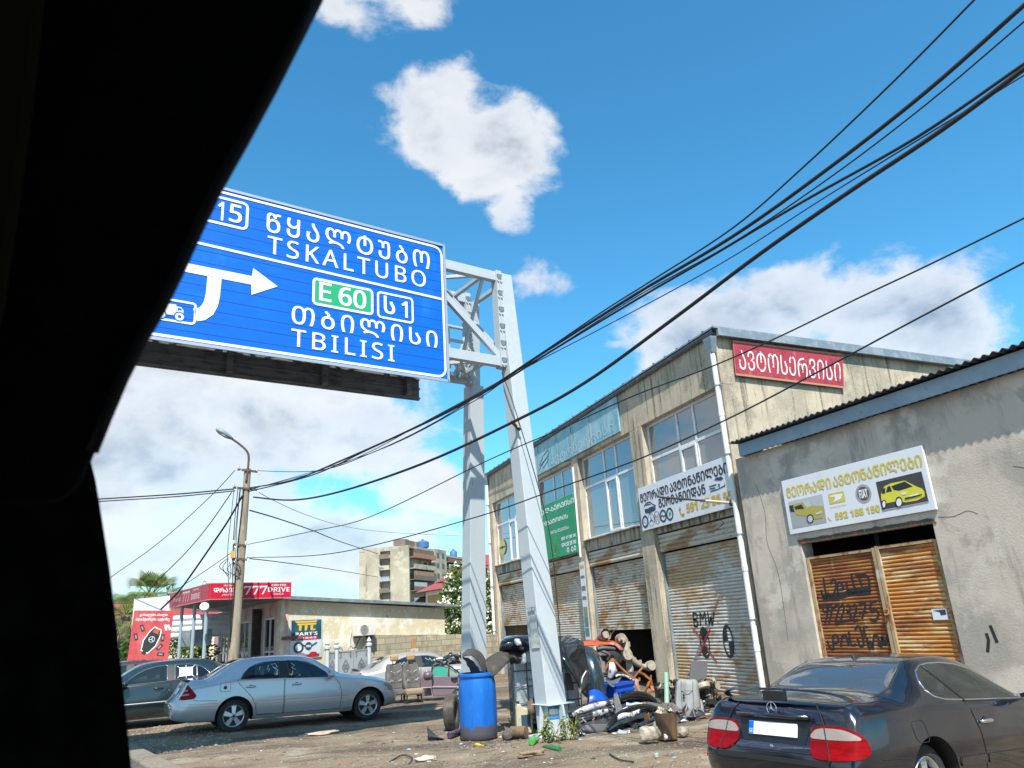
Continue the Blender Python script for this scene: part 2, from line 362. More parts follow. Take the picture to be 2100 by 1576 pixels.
for (bx, by) in ((0, -.02), (-.03, 2.54), (-15.2, -.02), (-15.2, 2.54)):
    m = MB(GM)
    for s in (-1, 1):
        m.add([(bx+s*.20, by-.02, .0), (bx+s*.34, by-.02, .0), (bx+s*.27, by-.02, .50), (bx+s*.20, by-.02, .50), (bx+s*.20, by+.02, .0), (bx+s*.34, by+.02, .0), (bx+s*.27, by+.02, .50), (bx+s*.20, by+.02, .50)],
              [(0, 1, 2, 3), (7, 6, 5, 4), (0, 4, 5, 1), (1, 5, 6, 2), (2, 6, 7, 3), (3, 7, 4, 0)])
        m.add([(bx-.02, by+s*.18, 0), (bx-.02, by+s*.36, 0), (bx-.02, by+s*.28, .5), (bx-.02, by+s*.18, .5), (bx+.02, by+s*.18, 0), (bx+.02, by+s*.36, 0), (bx+.02, by+s*.28, .5), (bx+.02, by+s*.18, .5)],
              [(0, 1, 2, 3), (7, 6, 5, 4), (0, 4, 5, 1), (1, 5, 6, 2), (2, 6, 7, 3), (3, 7, 4, 0)])
    m.box(bx-.275, bx+.275, by-.25, by+.25, .50, .515); m.box(bx-.36, bx+.36, by-.36, by+.36, -.1, .03)
    m.build('base_plate', steel, gan, bevel=.006)
NF, NB, ZB, ZT = .56, 1.78, 6.80, 8.66
m = MB(GM)
for n in (NF, NB):
    for z in (ZB, ZT): m.beam((-.17, n, z), (-15.0, n, z), .13, .2)
k = 0; gx = -.55
while gx > -15:
    nxg = max(gx-1.62, -15.0)
    for n in (NF, NB):
        if gx < -1: m.beam((gx, n, ZB), (gx, n, ZT), .09, .09)
        a, b = ((gx+(.35 if k == 0 else 0), n, ZB+.05), (nxg, n, ZT-.05)) if k % 2 == 0 else ((gx, n, ZT), (nxg, n, ZB))
        m.beam(a, b, .09, .13)
    for z in (ZB, ZT):
        m.beam((gx, NF, z), (nxg, NB, z) if k % 2 == 0 else (nxg, NB, z), .07, .07); m.beam((gx, NB, z), (nxg, NF, z), .06, .06); m.beam((gx, NF, z), (gx, NB, z), .08, .08)
    m.beam((gx, NF, ZT), (gx, NB, ZB), .06, .06)
    gx = nxg; k += 1
m.beam((-.03, 1.94, 6.7), (-.03, 1.82, 8.6), .20, .20); m.beam((-.03, 1.82, 8.6), (-.03, .7, 8.6), .09, .09); m.beam((-.6, NB, ZT), (-.05, .7, ZB+.2), .07, .07); m.beam((-.6, NB, ZB), (-.05, NB, ZT-.1), .07, .07); m.beam((-1.2, NF, ZB), (-.3, NB, ZB), .06, .06)
m.build('lattice_beam', steel, gan, bevel=.006)
m = MB(GM)
for n, zz in ((NF, (ZB-.12, ZT+.12)), (NB, (ZB-.12, ZT+.12))):
    m.box(-.30, -.24, n-.10, n+.10, *zz); m.box(-.235, -.175, n-.10, n+.10, *zz)
    for q in range(6):
        z = ZB+.02+q*(ZT-ZB-.04)/5; m.add([(-.30, n-.11, z+.035), (-.18, n-.11, z+.035), (-.18, n-.15, z+.035), (-.30, n-.15, z+.035), (-.27, n-.11, z-.05), (-.21, n-.11, z-.05)], [(0, 1, 2, 3), (0, 3, 4), (1, 5, 2), (3, 2, 5, 4), (0, 4, 5, 1)])
        for s in (-.275, -.205): m.lathe([(.02, -.012), (.02, .012)], 6, (s, n-.11, z-.10), Matrix.Rotation(pi/2, 3, 'X'))
m.build('bolted_joint', steel, gan)
m = MB(GM)
for z in (7.12, 7.42, 7.72): m.beam((-.65, 1.30, z), (-15, 1.30, z), .045, .06)
for x in range(1, 15): m.beam((-x, 1.3, ZB), (-x, 1.3, 7.74), .05, .05)
m.box(-15, -.9, .95, 1.5, 6.93, 6.96)
m.build('walkway_rail', steel, gan)

# ---- the blue direction sign
SO = .40
blue = pm('sign_blue', (.001, .125, .56), .5, spec=.25, layers=[((.001, .145, .62), 1.6, .45, .65, (1, 1, 1), .6), ((.001, .105, .49), 3, .5, .7, (.4, 1, 3), .5), ((.012, .19, .66), 1.3, .58, .74, (1, 1, .5), .7), ((.05, .09, .20), 12, .66, .73, (1, 1, .3), .5)])  # paler blue layer paints glints of the reflective sheeting into the colour
white = pm('sign_white', (.80, .82, .84), .45, layers=[((.70, .72, .74), 2, .5, .7)])
green = pm('sign_green', (.01, .36, .15), .45)
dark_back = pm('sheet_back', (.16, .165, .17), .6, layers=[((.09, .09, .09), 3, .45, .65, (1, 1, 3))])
SM = GM @ Matrix.Translation((0, SO, 0))
rx, rz0 = fl(SM, 921, 782); _, rz1 = fl(SM, 917, 505); LX = -9.2
sg = thing('road_direction_sign', 'large blue overhead direction sign with white Georgian and Latin place names', 'road sign', M=SM @ Matrix.Translation((rx, 0, rz0)))
m = MB(SM); m.box(LX, rx, .02, .07, rz0, rz1); m.box(LX, rx+.004, -.002, .019, rz1-.03, rz1+.02, 1); m.box(LX, rx+.004, -.002, .019, rz0-.02, rz0+.03, 1); m.box(rx-.03, rx+.02, -.002, .019, rz0-.02, rz1+.02, 1)
for q in range(1, 14):                                   # seams of the extruded planks
    z = rz0+(rz1-rz0)*q/14; m.box(LX, rx-.03, .0165, .0195, z-.004, z+.004, 2)
m.build('sign_face', [blue, pm('aluminium_trim', (.6, .62, .65), .35, .8), pm('seam_blue', (.004, .10, .5), .5)], sg)
P = lambda x, y: fl(SM, 250+x/3, 360+y/3, .01)           # points read on the enlarged sign
m = MB(SM); y = .012
bx0, bz0, bx1, bz1 = LX+.08, rz0+.07, rx-.06, rz1-.075
m.rrect(bx0, bz0, bx1, bz1, .16, .045, y)
a = P(428, 405); b = P(1985, 765); m.ribbon([(bx0, a[1]), (a[0], a[1]), (bx1, b[1])], .045, y)
a = P(768, 333); b = P(775, 178); m.rrect(a[0]-1.55, a[1], b[0], b[1], .08, .045, y)
SD = lambda t: ''.join(chr(0x1D7E2+int(ch)) if ch.isdigit() else chr(0x1D5A0+ord(ch)-65) if 'A' <= ch <= 'Z' else ch for ch in t)
BD = lambda t: ''.join(chr(0x1D7EC+int(ch)) if ch.isdigit() else chr(0x1D5D4+ord(ch)-65) if 'A' <= ch <= 'Z' else ch for ch in t)
def T(body, ll, ur, bold=.012):
    body = SD(body)
    _T(body, ll, ur, bold)
def _T(body, ll, ur, bold=.012): tpx(m, SM, body, (250+ll[0]/3, 360+ll[1]/3), (250+ur[0]/3, 360+ur[1]/3), y, None, bold, 0.0, 1.28 if len(body) > 2 else 1.0)
T('1', (588, 272), (630, 165), .02); T('5', (657, 282), (742, 190), .02); tx = fl(SM, 250+600/3, 360+270/3)
T('ᲬᲧᲐᲚᲢᲣᲑᲝ', (888, 345), (1892, 470), .010); T('TSKALTUBO', (893, 478), (1868, 594), .008)
T('ᲗᲑᲘᲚᲘᲡᲘ', (1043, 910), (1940, 962), .010); T('TBILISI', (1040, 1050), (1676, 1046), .008)
T('Ს', (1612, 848), (1680, 752), .02); T('1', (1722, 872), (1757, 778), .02)
a = P(1577, 868); b = P(1787, 760); m.rrect(a[0], a[1], b[0], b[1], .06, .04, y)
# arrow with a side branch to the lorry box
A = [P(345, 590), P(797, 672), P(797, 735), P(958, 683), P(808, 570), P(800, 620), P(360, 535)]
A[0] = (A[0][0]-1.6, A[1][1]); A[-1] = (A[-1][0]-1.6, A[-2][1])
m.add([(p[0], y, p[1]) for p in A], [(0, 1, 5, 6), (1, 2, 3), (1, 3, 5), (3, 4, 5)])
c0, c1, c2, c3, c4, c5 = P(570, 640), P(560, 735), P(548, 790), P(525, 830), P(490, 853), P(450, 858)
m.ribbon([(c0[0], c0[1]+.05), c1, c2, c3, c4, c5], .215, y)
a = P(442, 915); b = P(458, 792); m.rrect(a[0]-1.15, a[1], a[0]+.01, b[1], .05, .035, y)
q0 = P(330, 862); q1 = P(328, 795); m.rect(q0[0]-.52, q0[1], q0[0], q1[1], y)
K = [P(336, 872), P(380, 866), P(378, 830), P(365, 812), P(336, 806)]; m.poly(K, y)
w_ = [P(344, 832), P(372, 832), P(364, 818), P(344, 814)]; m.poly(w_, y-.001, 1)
for wx in (240, 355): c = P(wx, 862 if wx > 300 else 846); m.disc(c[0], c[1]-.02, .085, y-.001, n=16, m=1); m.disc(c[0], c[1]-.02, .062, y-.002, n=14, ri=.45)
m.build('white_lettering', [white, blue], sg)
m = MB(SM); a = P(1178, 787); b = P(1540, 708); m.add([(p[0], .0135, p[1]) for p in rr_pts(a[0], a[1], b[0], b[1], .06)], [tuple(range(24))]); m.build('green_route_panel', green, sg)
m = MB(SM); y = .011; m.rrect(a[0], a[1], b[0], b[1], .06, .045, y); T('E', (1213, 768), (1290, 668), .02); T('60', (1333, 795), (1503, 715), .02); m.build('route_number', white, sg)
BM = GM @ Matrix.Translation((0, 2.02, 0)); qx, qz = fl(BM, 860, 822)
bs = thing('rear_sign_panel', 'dark ribbed back of a second sign hung on the far side of the gantry beam', 'road sign', M=BM @ Matrix.Translation((qx, 0, qz)))
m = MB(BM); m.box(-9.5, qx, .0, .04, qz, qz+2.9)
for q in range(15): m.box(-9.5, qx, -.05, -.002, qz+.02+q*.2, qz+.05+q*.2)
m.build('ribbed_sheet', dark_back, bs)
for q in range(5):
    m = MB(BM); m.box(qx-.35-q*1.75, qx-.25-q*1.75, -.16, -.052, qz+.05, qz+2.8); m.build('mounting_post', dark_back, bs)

# ------------------------------------------------------------------ the two-storey garage block
TB = frame((10.4, 13.66, 0), yaw=-pi/2)
stucco = pm('roughcast', (.54, .455, .335), .95, bump=.8, bscale=70, layers=[((.35, .31, .24), .8, .44, .62, (1, 1, 1), .85), ((.19, .17, .14), 1.3, .52, .68, (1, 1, .8), .6), ((.17, .145, .11), 2.6, .51, .66, (2.6, 2.6, .16), .9), ((.60, .55, .42), 22, .52, .66, (1, 1, 1), .5, 4), ((.13, .12, .10), 6, .63, .72, (1.5, 1.5, .3), .7)])
stained = pm('stained_concrete', (.42, .38, .30), .95, bump=.4, bscale=40, layers=[((.12, .11, .095), 5, .44, .60, (1.2, 1.2, .22), .95), ((.52, .49, .42), 9, .55, .68, (1, 1, .4), .6)])
upvc = pm('white_upvc', (.74, .75, .76), .4, layers=[((.55, .55, .54), 4, .55, .7)])
pane = glass_mat('window_glass', (.62, .62, .60), .02, .15, .24)
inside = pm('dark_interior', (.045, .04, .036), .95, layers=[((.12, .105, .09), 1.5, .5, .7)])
zinc = pm('grey_sheet_metal', (.22, .27, .31), .45, .35, layers=[((.32, .36, .39), 3, .45, .6), ((.10, .09, .08), 9, .64, .7)])
tan_b = thing('garage_building', 'two-storey roughcast garage block with big windows over rusty roller shutters', 'building', M=TB)
bays = [(-3.73, -.27), (-7.90, -4.40), (-11.70, -8.38), (-16.52, -13.0)]
XL, HT = -16.98, 8.0
m = MB(TB)
edges = [XL]+[v for b in reversed(bays) for v in b]+[0.0]
for i in range(0, len(edges), 2): m.box(edges[i], edges[i+1], -.05, .25, -.3, 6.75)                # piers
m.box(XL, 0, -.047, .25, 6.753, HT)                                                              # band under the gutter
m.box(XL, -12.2, 12.0, 12.25, -.3, 7.45); m.box(-12.2, 0, 12.0, 12.25, -.3, 7.45)
for x0, x1 in ((XL, XL+.25), (-.25, 0)):
    m.add([(x0, .253, -.3), (x1, .253, -.3), (x1, 11.998, -.3), (x0, 11.998, -.3), (x0, .253, HT), (x1, .253, HT), (x1, 11.998, 7.48), (x0, 11.998, 7.48)], [(0, 1, 2, 3), (4, 7, 6, 5), (0, 4, 5, 1), (1, 5, 6, 2), (2, 6, 7, 3), (3, 7, 4, 0)])
m.build('wall', stucco, tan_b, bevel=.01)
m = MB(TB)
for x0, x1 in bays: m.box(x0+.002, x1-.002, .02, .25, 3.83, 4.14); m.box(x0-.05, x1+.05, -.09, .3, 4.142, 4.18)
m.build('spandrel', stained, tan_b, bevel=.008)
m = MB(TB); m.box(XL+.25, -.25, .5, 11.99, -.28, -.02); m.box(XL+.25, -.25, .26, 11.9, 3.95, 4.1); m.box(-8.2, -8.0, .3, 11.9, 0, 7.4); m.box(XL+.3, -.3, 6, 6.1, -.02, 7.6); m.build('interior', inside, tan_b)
m = MB(TB); m.add([(XL-.15, -.18, HT+.06), (.18, -.18, HT+.06), (.18, 12.5, 7.54), (XL-.15, 12.5, 7.54), (XL-.15, -.18, HT+.10), (.18, -.18, HT+.10), (.18, 12.5, 7.58), (XL-.15, 12.5, 7.58)],
    [(0, 1, 2, 3), (4, 7, 6, 5), (0, 4, 5, 1), (1, 5, 6, 2), (2, 6, 7, 3), (3, 7, 4, 0)])
m.add([(.10, -.05, HT-.12), (.184, -.05, HT-.12), (.184, 12.5, 7.38), (.10, 12.5, 7.38), (.10, -.05, HT+.055), (.184, -.05, HT+.055), (.184, 12.5, 7.53), (.10, 12.5, 7.53)],
    [(0, 1, 2, 3), (4, 7, 6, 5), (0, 4, 5, 1), (1, 5, 6, 2), (2, 6, 7, 3), (3, 7, 4, 0)])
roof = m.build('roof', zinc, tan_b)
m = MB(TB)
gp = [(-.11-.075*cos(a), HT+.02-.075*sin(a)) for a in [pi*k/8 for k in range(9)]]
for i in range(8): m.add([(XL-.1, *gp[i]), (.12, *gp[i]), (.12, *gp[i+1]), (XL-.1, *gp[i+1])], [(0, 1, 2, 3)])
for k in range(30): m.box(XL+.2+k*.57, XL+.225+k*.57, -.2, -.03, HT+.05, HT+.13)
gut = m.build('gutter', pm('gutter_grey', (.10, .125, .15), .45, .3, layers=[((.2, .22, .24), 6, .5, .65)]), tan_b)
def window(parent, M, x0, x1, z0, z1, rec=.12, fr=upvc, gl=pane, mull=(.42, .64), tr=.63, w=.07, sash=True):
    m = MB(M)
    m.box(x0, x1, rec, rec+.07, z0, z0+w); m.box(x0, x1, rec, rec+.07, z1-w, z1); m.box(x0, x0+w, rec, rec+.07, z0+w, z1-w); m.box(x1-w, x1, rec, rec+.07, z0+w, z1-w)
    zt = z0+(z1-z0)*tr if tr else z1-w
    if tr: m.box(x0+w, x1-w, rec+.002, rec+.068, zt-w/2, zt+w/2)
    for q in mull:
        xm = x0+(x1-x0)*q; m.box(xm-w/2, xm+w/2, rec+.004, rec+.066, z0+w, zt-w/2)
        if tr: m.box(xm-w/2, xm+w/2, rec+.004, rec+.066, zt+w/2, z1-w)
    if sash and len(mull) > 1:
        a, b = x0+(x1-x0)*mull[0]+w/2, x0+(x1-x0)*mull[1]-w/2
        m.box(a, a+.05, rec-.015, rec+.05, z0+w, zt-w/2); m.box(b-.05, b, rec-.015, rec+.05, z0+w, zt-w/2); m.box(a+.05, b-.05, rec-.015, rec+.05, z0+w, z0+w+.05); m.box(a+.05, b-.05, rec-.015, rec+.05, zt-w/2-.05, zt-w/2)
    o = m.build('window', fr, parent)
    g = MB(M); g.box(x0+w*.6, x1-w*.6, rec+.030, rec+.036, z0+w*.6, z1-w*.6); g.build('pane', gl, o); return o
for x0, x1 in bays: window(tan_b, TB, x0, x1, 4.182, 6.748)
# yellow sticker on the far window
m = MB(TB); c = fl(TB, 1030, 1123, .11); m.disc(c[0], c[1], .40, .112, .30, n=28); m.build('round_sticker', pm('sticker_yellow', (.55, .50, .16), .6), tan_b)
m = MB(TB); m.ribbon([(c[0]-.36, c[1]), (c[0]+.36, c[1])], .05, .109); m.disc(c[0], c[1], .07, .108); m.build('sticker_mark', pm('ink_black', (.02, .02, .022), .7), tan_b)

shut_m = pm('shutter_zinc', (.56, .53, .46), .65, 0, layers=[((.64, .63, .59), 2, .45, .6), ((.50, .32, .13), .75, .50, .60, (1.0, 1, 1.6), .75), ((.38, .18, .05), 1.6, .55, .66, (.8, 1, 2.6), .8), ((.28, .13, .045), 6, .57, .68, (.4, 1, 4), .9), ((.14, .115, .09), 3, .60, .72, (.4, 1, 4), .75)])
shut_o = pm('shutter_zinc_rusty', (.55, .51, .42), .65, 0, layers=[((.33, .18, .06), 1.0, .48, .60, (1, 1, 2.2), .9), ((.24, .11, .04), 7, .56, .68, (.5, 1, 3), .9), ((.12, .10, .08), 3, .60, .70, (.4, 1, 4), .8)])
def slats(m, x0, x1, z0, z1, y, pitch=.075, dep=.016):
    n = max(2, int(round((z1-z0)/pitch))); pts = []; dep = dep*1.25
    for i in range(n):
        for k, t in enumerate((0, .14, .22, .42, .66, .90)):
            pts.append((z0+(z1-z0)*(i+t)/n, y-(-.35, -.35, .55, .95, 1, .62)[k]*dep))
    pts.append((z1, y)); nn = len(pts)
    m.add([(x, b, a) for (a, b) in pts for x in (x0, x1)], [(2*i, 2*i+1, 2*i+3, 2*i+2) for i in range(nn-1) if i % 6 not in (0, 5)])
    m.add([(x, b, a) for (a, b) in pts for x in (x0, x1)], [(2*i, 2*i+1, 2*i+3, 2*i+2) for i in range(nn-1) if i % 6 in (0, 5)], 1)  # recessed faces take a second, darker colour that paints the groove shade
    m.add([(x0, y+.004, z0), (x1, y+.004, z0), (x1, y+.004, z1), (x0, y+.004, z1)], [(0, 3, 2, 1)])
groove_m = pm('slat_groove_shade', (.05, .042, .035), .9); shutters = []  # near-black colour stands in for shade between the slats
for i, ((x0, x1), zb, lab) in enumerate(zip(bays, (0.02, 1.56, 1.20, 1.86), (
        'closed grey roller shutter with rust patches and black graffiti beside the white drainpipe', 'half-raised grey roller shutter above the dark opening behind the scrap heap',
        'streaked grey roller shutter behind the leaning gantry leg under the green banner', 'rusty roller shutter at the far garage end under the window with a yellow disc'))):
    sh = thing('roller_shutter', lab, 'roller shutter', M=TB @ Matrix.Translation(((x0+x1)/2, .2, 0)), group='roller shutters of the garage')
    m = MB(TB); slats(m, x0+.06, x1-.06, 3.36, 3.80, .06, .11, .02); m.build('hood', [shut_o, groove_m], sh)
    m = MB(TB); slats(m, x0+.06, x1-.06, zb, 3.34, .19); m.box(x0+.06, x1-.06, .165, .215, zb-.06, zb-.002); m.build('curtain', [shut_m if i not in (1, 3) else shut_o, groove_m], sh)
    for a in (x0+.002, x1-.055):
        m = MB(TB); m.box(a, a+.053, .10, .24, 0, 3.82); m.build('guide_rail', zinc, sh)
    shutters.append(sh)
black_paint = pm('spray_black', (.018, .018, .02), .7); red_paint = pm('spray_red', (.42, .03, .05), .7)
# graffiti on the closed shutter (points read in the picture)
sh = shutters[0]; m = MB(TB); yy = .166
c = lambda x, y: (1180+x*.24111, 1060+y*.24111)
S_ = lambda pts, w=.05, mm=m: stroke(mm, TB, [c(*p) for p in pts], w, yy)
S_([(1000, 820), (1012, 930)]); S_([(1000, 820), (1035, 835), (1030, 868), (1006, 875), (1040, 895), (1035, 930), (1012, 935)])
S_([(1065, 925), (1060, 820), (1082, 870), (1100, 815), (1112, 918)]); S_([(1125, 810), (1140, 915), (1152, 850), (1165, 925), (1178, 815)])
for (cx, cy) in ((1100, 1070), (1300, 1060)):
    q = fl(TB, *c(cx, cy), yy); m.disc(q[0], q[1], .20, yy, .36, 28, ri=.80)
q = fl(TB, *c(1095, 1010), yy); m.disc(q[0], q[1], .13, yy+.001, .14, 16); q = fl(TB, *c(1100, 1135), yy); m.disc(q[0], q[1], .12, yy+.001, .10, 16)
q = fl(TB, *c(1300, 1060), yy); m.disc(q[0], q[1], .17, yy+.001, .30, 10, a0=pi/2, a1=pi); m.disc(q[0], q[1], .17, yy+.001, .30, 10, a0=-pi/2, a1=0)
m.build('black_graffiti', black_paint, sh)
m = MB(TB); yy = .164; S_([(1000, 955), (1090, 1060), (1150, 1160), (1205, 1245)], .045, m); S_([(1150, 945), (1110, 1030), (1060, 1160), (1045, 1180)], .04, m); m.build('red_graffiti', red_paint, sh)

# drainpipes
pipe_m = pm('white_pipe', (.72, .72, .70), .5, layers=[((.5, .49, .45), 3, .5, .65, (1, 1, .3)), ((.35, .25, .15), 10, .66, .72)])
def drainpipe(lab, x, ztop, hopper=True):
    d = thing('drainpipe', lab, 'drainpipe', M=TB @ Matrix.Translation((x, -.13, 0)), group='white drainpipes of the garage')
    m = MB(TB); m.tube([(x, -.13, .05), (x, -.13, ztop)], .062, 12)
    for z in (1.0, 2.6, 4.3, 6.0):
        if z < ztop-.3: m.tube([(x, -.13, z), (x, -.13, z+.12)], .070, 12)
    m.build('pipe', pipe_m, d, smooth=True, angle=40)
    for z in (1.6, 3.35, 5.1, 6.7):
        if z < ztop-.2:
            b = MB(TB); b.tube([(x, -.13, z), (x, -.13, z+.035)], .072, 12); b.box(x-.015, x+.015, -.07, .0, z, z+.035); b.box(x+.06, x+.13, -.14, -.12, z+.005, z+.03); b.build('clamp', zinc, d)
    if hopper:
        h = MB(TB); h.add([(x-.16, -.24, ztop+.38), (x+.16, -.24, ztop+.38), (x+.16, -.055, ztop+.38), (x-.16, -.055, ztop+.38), (x-.07, -.19, ztop), (x+.07, -.19, ztop), (x+.07, -.06, ztop), (x-.07, -.06, ztop)],
            [(0, 1, 2, 3), (4, 7, 6, 5), (0, 4, 5, 1), (1, 5, 6, 2), (2, 6, 7, 3), (3, 7, 4, 0)]); h.build('hopper', zinc, d, bevel=.01)
px_ = fl(TB, 1510, 1050, -.13)[0]
drainpipe('white drainpipe at the near corner of the garage beside the white banner', px_, 7.5)
drainpipe('white drainpipe at the far corner of the garage behind the gantry leg', XL+.12, 7.6)
m = MB(TB); m.tube([(-8.2, -.08, 3.7), (-8.2, -.08, 6.55)], .035, 8); tag(m.build('downpipe', pipe_m, smooth=True, angle=40), 'thin white pipe between the green banner and the middle window', 'pipe')

# ---- banners on the garage
def panel_thing(name, lab, cat, M, x0, z0, x1, z1, y, th, face, back=None, group=None):
    t = thing(name, lab, cat, M=M @ Matrix.Translation(((x0+x1)/2, y, z0)), group=group)
    m = MB(M); m.box(x0, x1, y, y+th, z0, z1); m.build('board', face, t, bevel=.004); return t
ink = pm('ink_purple_black', (.035, .022, .04), .6); gold = pm('ink_gold', (.62, .38, .05), .6); navy = pm('ink_navy', (.03, .045, .09), .6); lblue = pm('ink_sky', (.35, .55, .75), .6)
vinyl = pm('vinyl_white', (.70, .72, .76), .45, layers=[((.62, .64, .68), 1.5, .5, .7)])
yb = -.13
x0, z1 = fl(TB, 1308, 1003, yb); x1, z0 = fl(TB, 1503, 1040, yb)
wt = panel_thing('parts_banner', 'white banner with dark Georgian lettering, car badges and a gold phone number', 'banner', TB, x0, z0, x1, z1, yb, .04, vinyl)
m = MB(TB); y = yb-.004; c = lambda x, y_: (1300+x*.11423, 920+y_*.11423)
def TT(body, ll, ur, bold=.03, mi=None): tpx(m, TB, body, c(*ll), c(*ur), y, mi, bold)
TT('ᲛᲔᲝᲠᲐᲓᲘ', (120, 985), (605, 645)); TT('ᲐᲕᲢᲝ', (650, 800), (940, 510)); TT('ᲜᲐᲬᲘᲚᲔᲑᲘ', (978, 680), (1668, 240)); TT('ᲒᲔᲠᲛᲐᲜᲘᲘᲓᲐᲜ', (450, 1080), (1268, 630))
m.build('lettering', ink, wt)
m = MB(TB); TT(BD('591 23 86 55'), (950, 1165), (1755, 745), .03); a = fl(TB, *c(870, 1120), y); m.ribbon([(a[0]+.11*cos(t), a[1]+.02+.13*sin(t)) for t in [pi*(.95+.6*k/6) for k in range(7)]], .055, y)
m.disc(a[0]-.10, a[1]+.06, .045, y); m.disc(a[0]+.03, a[1]-.10, .045, y); m.build('phone_number', gold, wt)
m = MB(TB)
for i, (bx, by) in enumerate(((203, 1318), (310, 1282), (415, 1245), (525, 1213), (643, 1180))):
    q = fl(TB, *c(bx, by), y); R = .165
    if i in (0, 3, 4): m.disc(q[0], q[1], R, y, n=24, ri=.68)
    else: m.disc(q[0], q[1], R, y, n=24, ri=.93)
    if i == 0: m.disc(q[0], q[1], R*.62, y-.001, n=6, m=1, a0=pi/2, a1=pi); m.disc(q[0], q[1], R*.62, y-.001, n=6, m=1, a0=-pi/2, a1=0)
    if i == 1:
        for t in (90, 210, 330): m.add([(q[0]+R*.9*cos(radians(t)), y-.001, q[1]+R*.9*sin(radians(t))), (q[0]+R*.16*cos(radians(t+60)), y-.001, q[1]+R*.16*sin(radians(t+60))), (q[0]+R*.16*cos(radians(t-60)), y-.001, q[1]+R*.16*sin(radians(t-60)))], [(0, 1, 2)])
    if i == 2:
        m.ribbon([(q[0]-.09, q[1]+.11), (q[0]-.03, q[1]+.0), (q[0], q[1]+.05), (q[0]+.03, q[1]), (q[0]+.09, q[1]+.11)], .022, y-.001); m.ribbon([(q[0]-.13, q[1]+.06), (q[0]-.05, q[1]-.12), (q[0], q[1]-.02), (q[0]+.05, q[1]-.12), (q[0]+.13, q[1]+.06)], .022, y-.001)
    if i == 3: m.ribbon([(q[0]-.15, q[1]-.02), (q[0]-.02, q[1]+.02), (q[0]+.02, q[1]-.02), (q[0]+.15, q[1]+.02)], .035, y-.001)
    if i == 4: m.poly([(q[0]-.05, q[1]-.06), (q[0]+.06, q[1]-.02), (q[0]+.07, q[1]+.08), (q[0]+.01, q[1]+.03), (q[0]-.04, q[1]+.06)], y-.001, 2)
m.build('car_badge', [navy, lblue, pm('ink_green', (.05, .35, .2), .6)], wt)
m = MB(TB)
def outline_car(pts_list, w=.02):
    for pts in pts_list: m.ribbon([fl(TB, *c(*p), y) for p in pts], w, y)
m.poly([fl(TB, *c(*p), y) for p in ((190, 1095), (280, 1070), (390, 1060), (385, 1110), (275, 1170), (200, 1160))], y)
outline_car([[(180, 1050), (215, 985), (290, 960), (330, 1000), (390, 1030)], [(205, 1020), (300, 1000)], [(270, 1070), (385, 1040)], [(245, 980), (250, 1015)]], .03)
m.build('car_drawing', navy, wt); m = MB(TB)
m.poly([fl(TB, *c(*p), y) for p in ((1370, 790), (1500, 745), (1640, 680), (1632, 600), (1625, 660), (1520, 720), (1380, 760))], y)
m.poly([fl(TB, *c(*p), y) for p in ((1440, 575), (1470, 530), (1570, 505), (1605, 540), (1560, 580), (1490, 575))], y)
outline_car([[(1350, 690), (1420, 670), (1480, 650)], [(1360, 730), (1460, 710)], [(1510, 690), (1515, 640), (1540, 650), (1530, 710)]], .03)
m.build('car_drawing', navy, wt)

x0, z1 = fl(TB, 1080, 1052, -.12); x1, z0 = fl(TB, 1185, 1133, -.12); z1 = fl(TB, 1178, 1010, -.12)[1]; x0 = -12.1
grn = pm('banner_green', (.012, .27, .11), .55, layers=[((.02, .33, .14), 1.5, .45, .65)])
gb = panel_thing('catalyst_banner', 'green vinyl banner with white Georgian lettering on the garage front', 'banner', TB, x0, z0, x1, z1, -.12, .02, grn)
m = MB(TB); y = -.124; c = lambda x, y_: (1080+x*.22857, 800+y_*.22857)
TT('ᲙᲐᲢᲐᲚ-ᲡᲔᲠᲕᲘᲡᲘ', (58, 1160), (420, 960), .03); TT('ᲙᲐᲢᲐᲚᲘᲖᲐᲢᲝᲠᲘᲡ', (40, 1270), (368, 1105), .03); TT('ᲧᲘᲓᲕᲐ-ᲨᲔᲙᲔᲗᲔᲑᲐ', (215, 1300), (375, 1215), .02)
TT(BD('597 17 30 18'), (312, 1355), (438, 1285), .04); TT(BD('574 52 25 50'), (316, 1415), (441, 1340), .04)
for bx, by in ((372, 1435), (410, 1428), (434, 1418)): q = fl(TB, *c(bx, by), y); m.disc(q[0], q[1], .085, y, ri=.5, n=16)
m.build('lettering', white, gb)
m = MB(TB)
for i in range(9):
    for sx in (-1, 1): q = fl(TB, *c(255, 1470-i*11), y); m.add([(q[0], y-.001, q[1]-.05), (q[0]+sx*.13*(1-i*.06), y-.001, q[1]+.03), (q[0]+sx*.05, y-.001, q[1]+.10)], [(0, 1, 2)])
m.build('cone_drawing', pm('ink_lime', (.30, .55, .10), .6), gb)

# faded teal sign under the gutter
x0, z1 = fl(TB, 1090, 920, -.10); x1, z0 = fl(TB, 1271, 885, -.10); z1 = 7.93
teal = pm('faded_teal', (.20, .42, .50), .6, layers=[((.34, .52, .58), 1.2, .42, .62), ((.12, .33, .42), 2.5, .5, .68, (2, 1, .4)), ((.30, .20, .10), 7, .68, .74, (2, 1, .3))])
ts = panel_thing('faded_sign', 'long faded teal sign with ghostly lettering under the gutter', 'sign', TB, x0, z0, x1, z1, -.10, .04, teal)
ghost = pm('ghost_white', (.42, .58, .63), .7); m = MB(TB); y = -.104; TT('ავტოსერვისი', (222, 700), (775, 265), .01); m.build('lettering', ghost, ts)
m = MB(TB); outline = [[(105, 745), (130, 680), (185, 600), (205, 560), (190, 540), (150, 590), (115, 680)], [(150, 700), (190, 640), (195, 590)], [(125, 680), (180, 610)]]
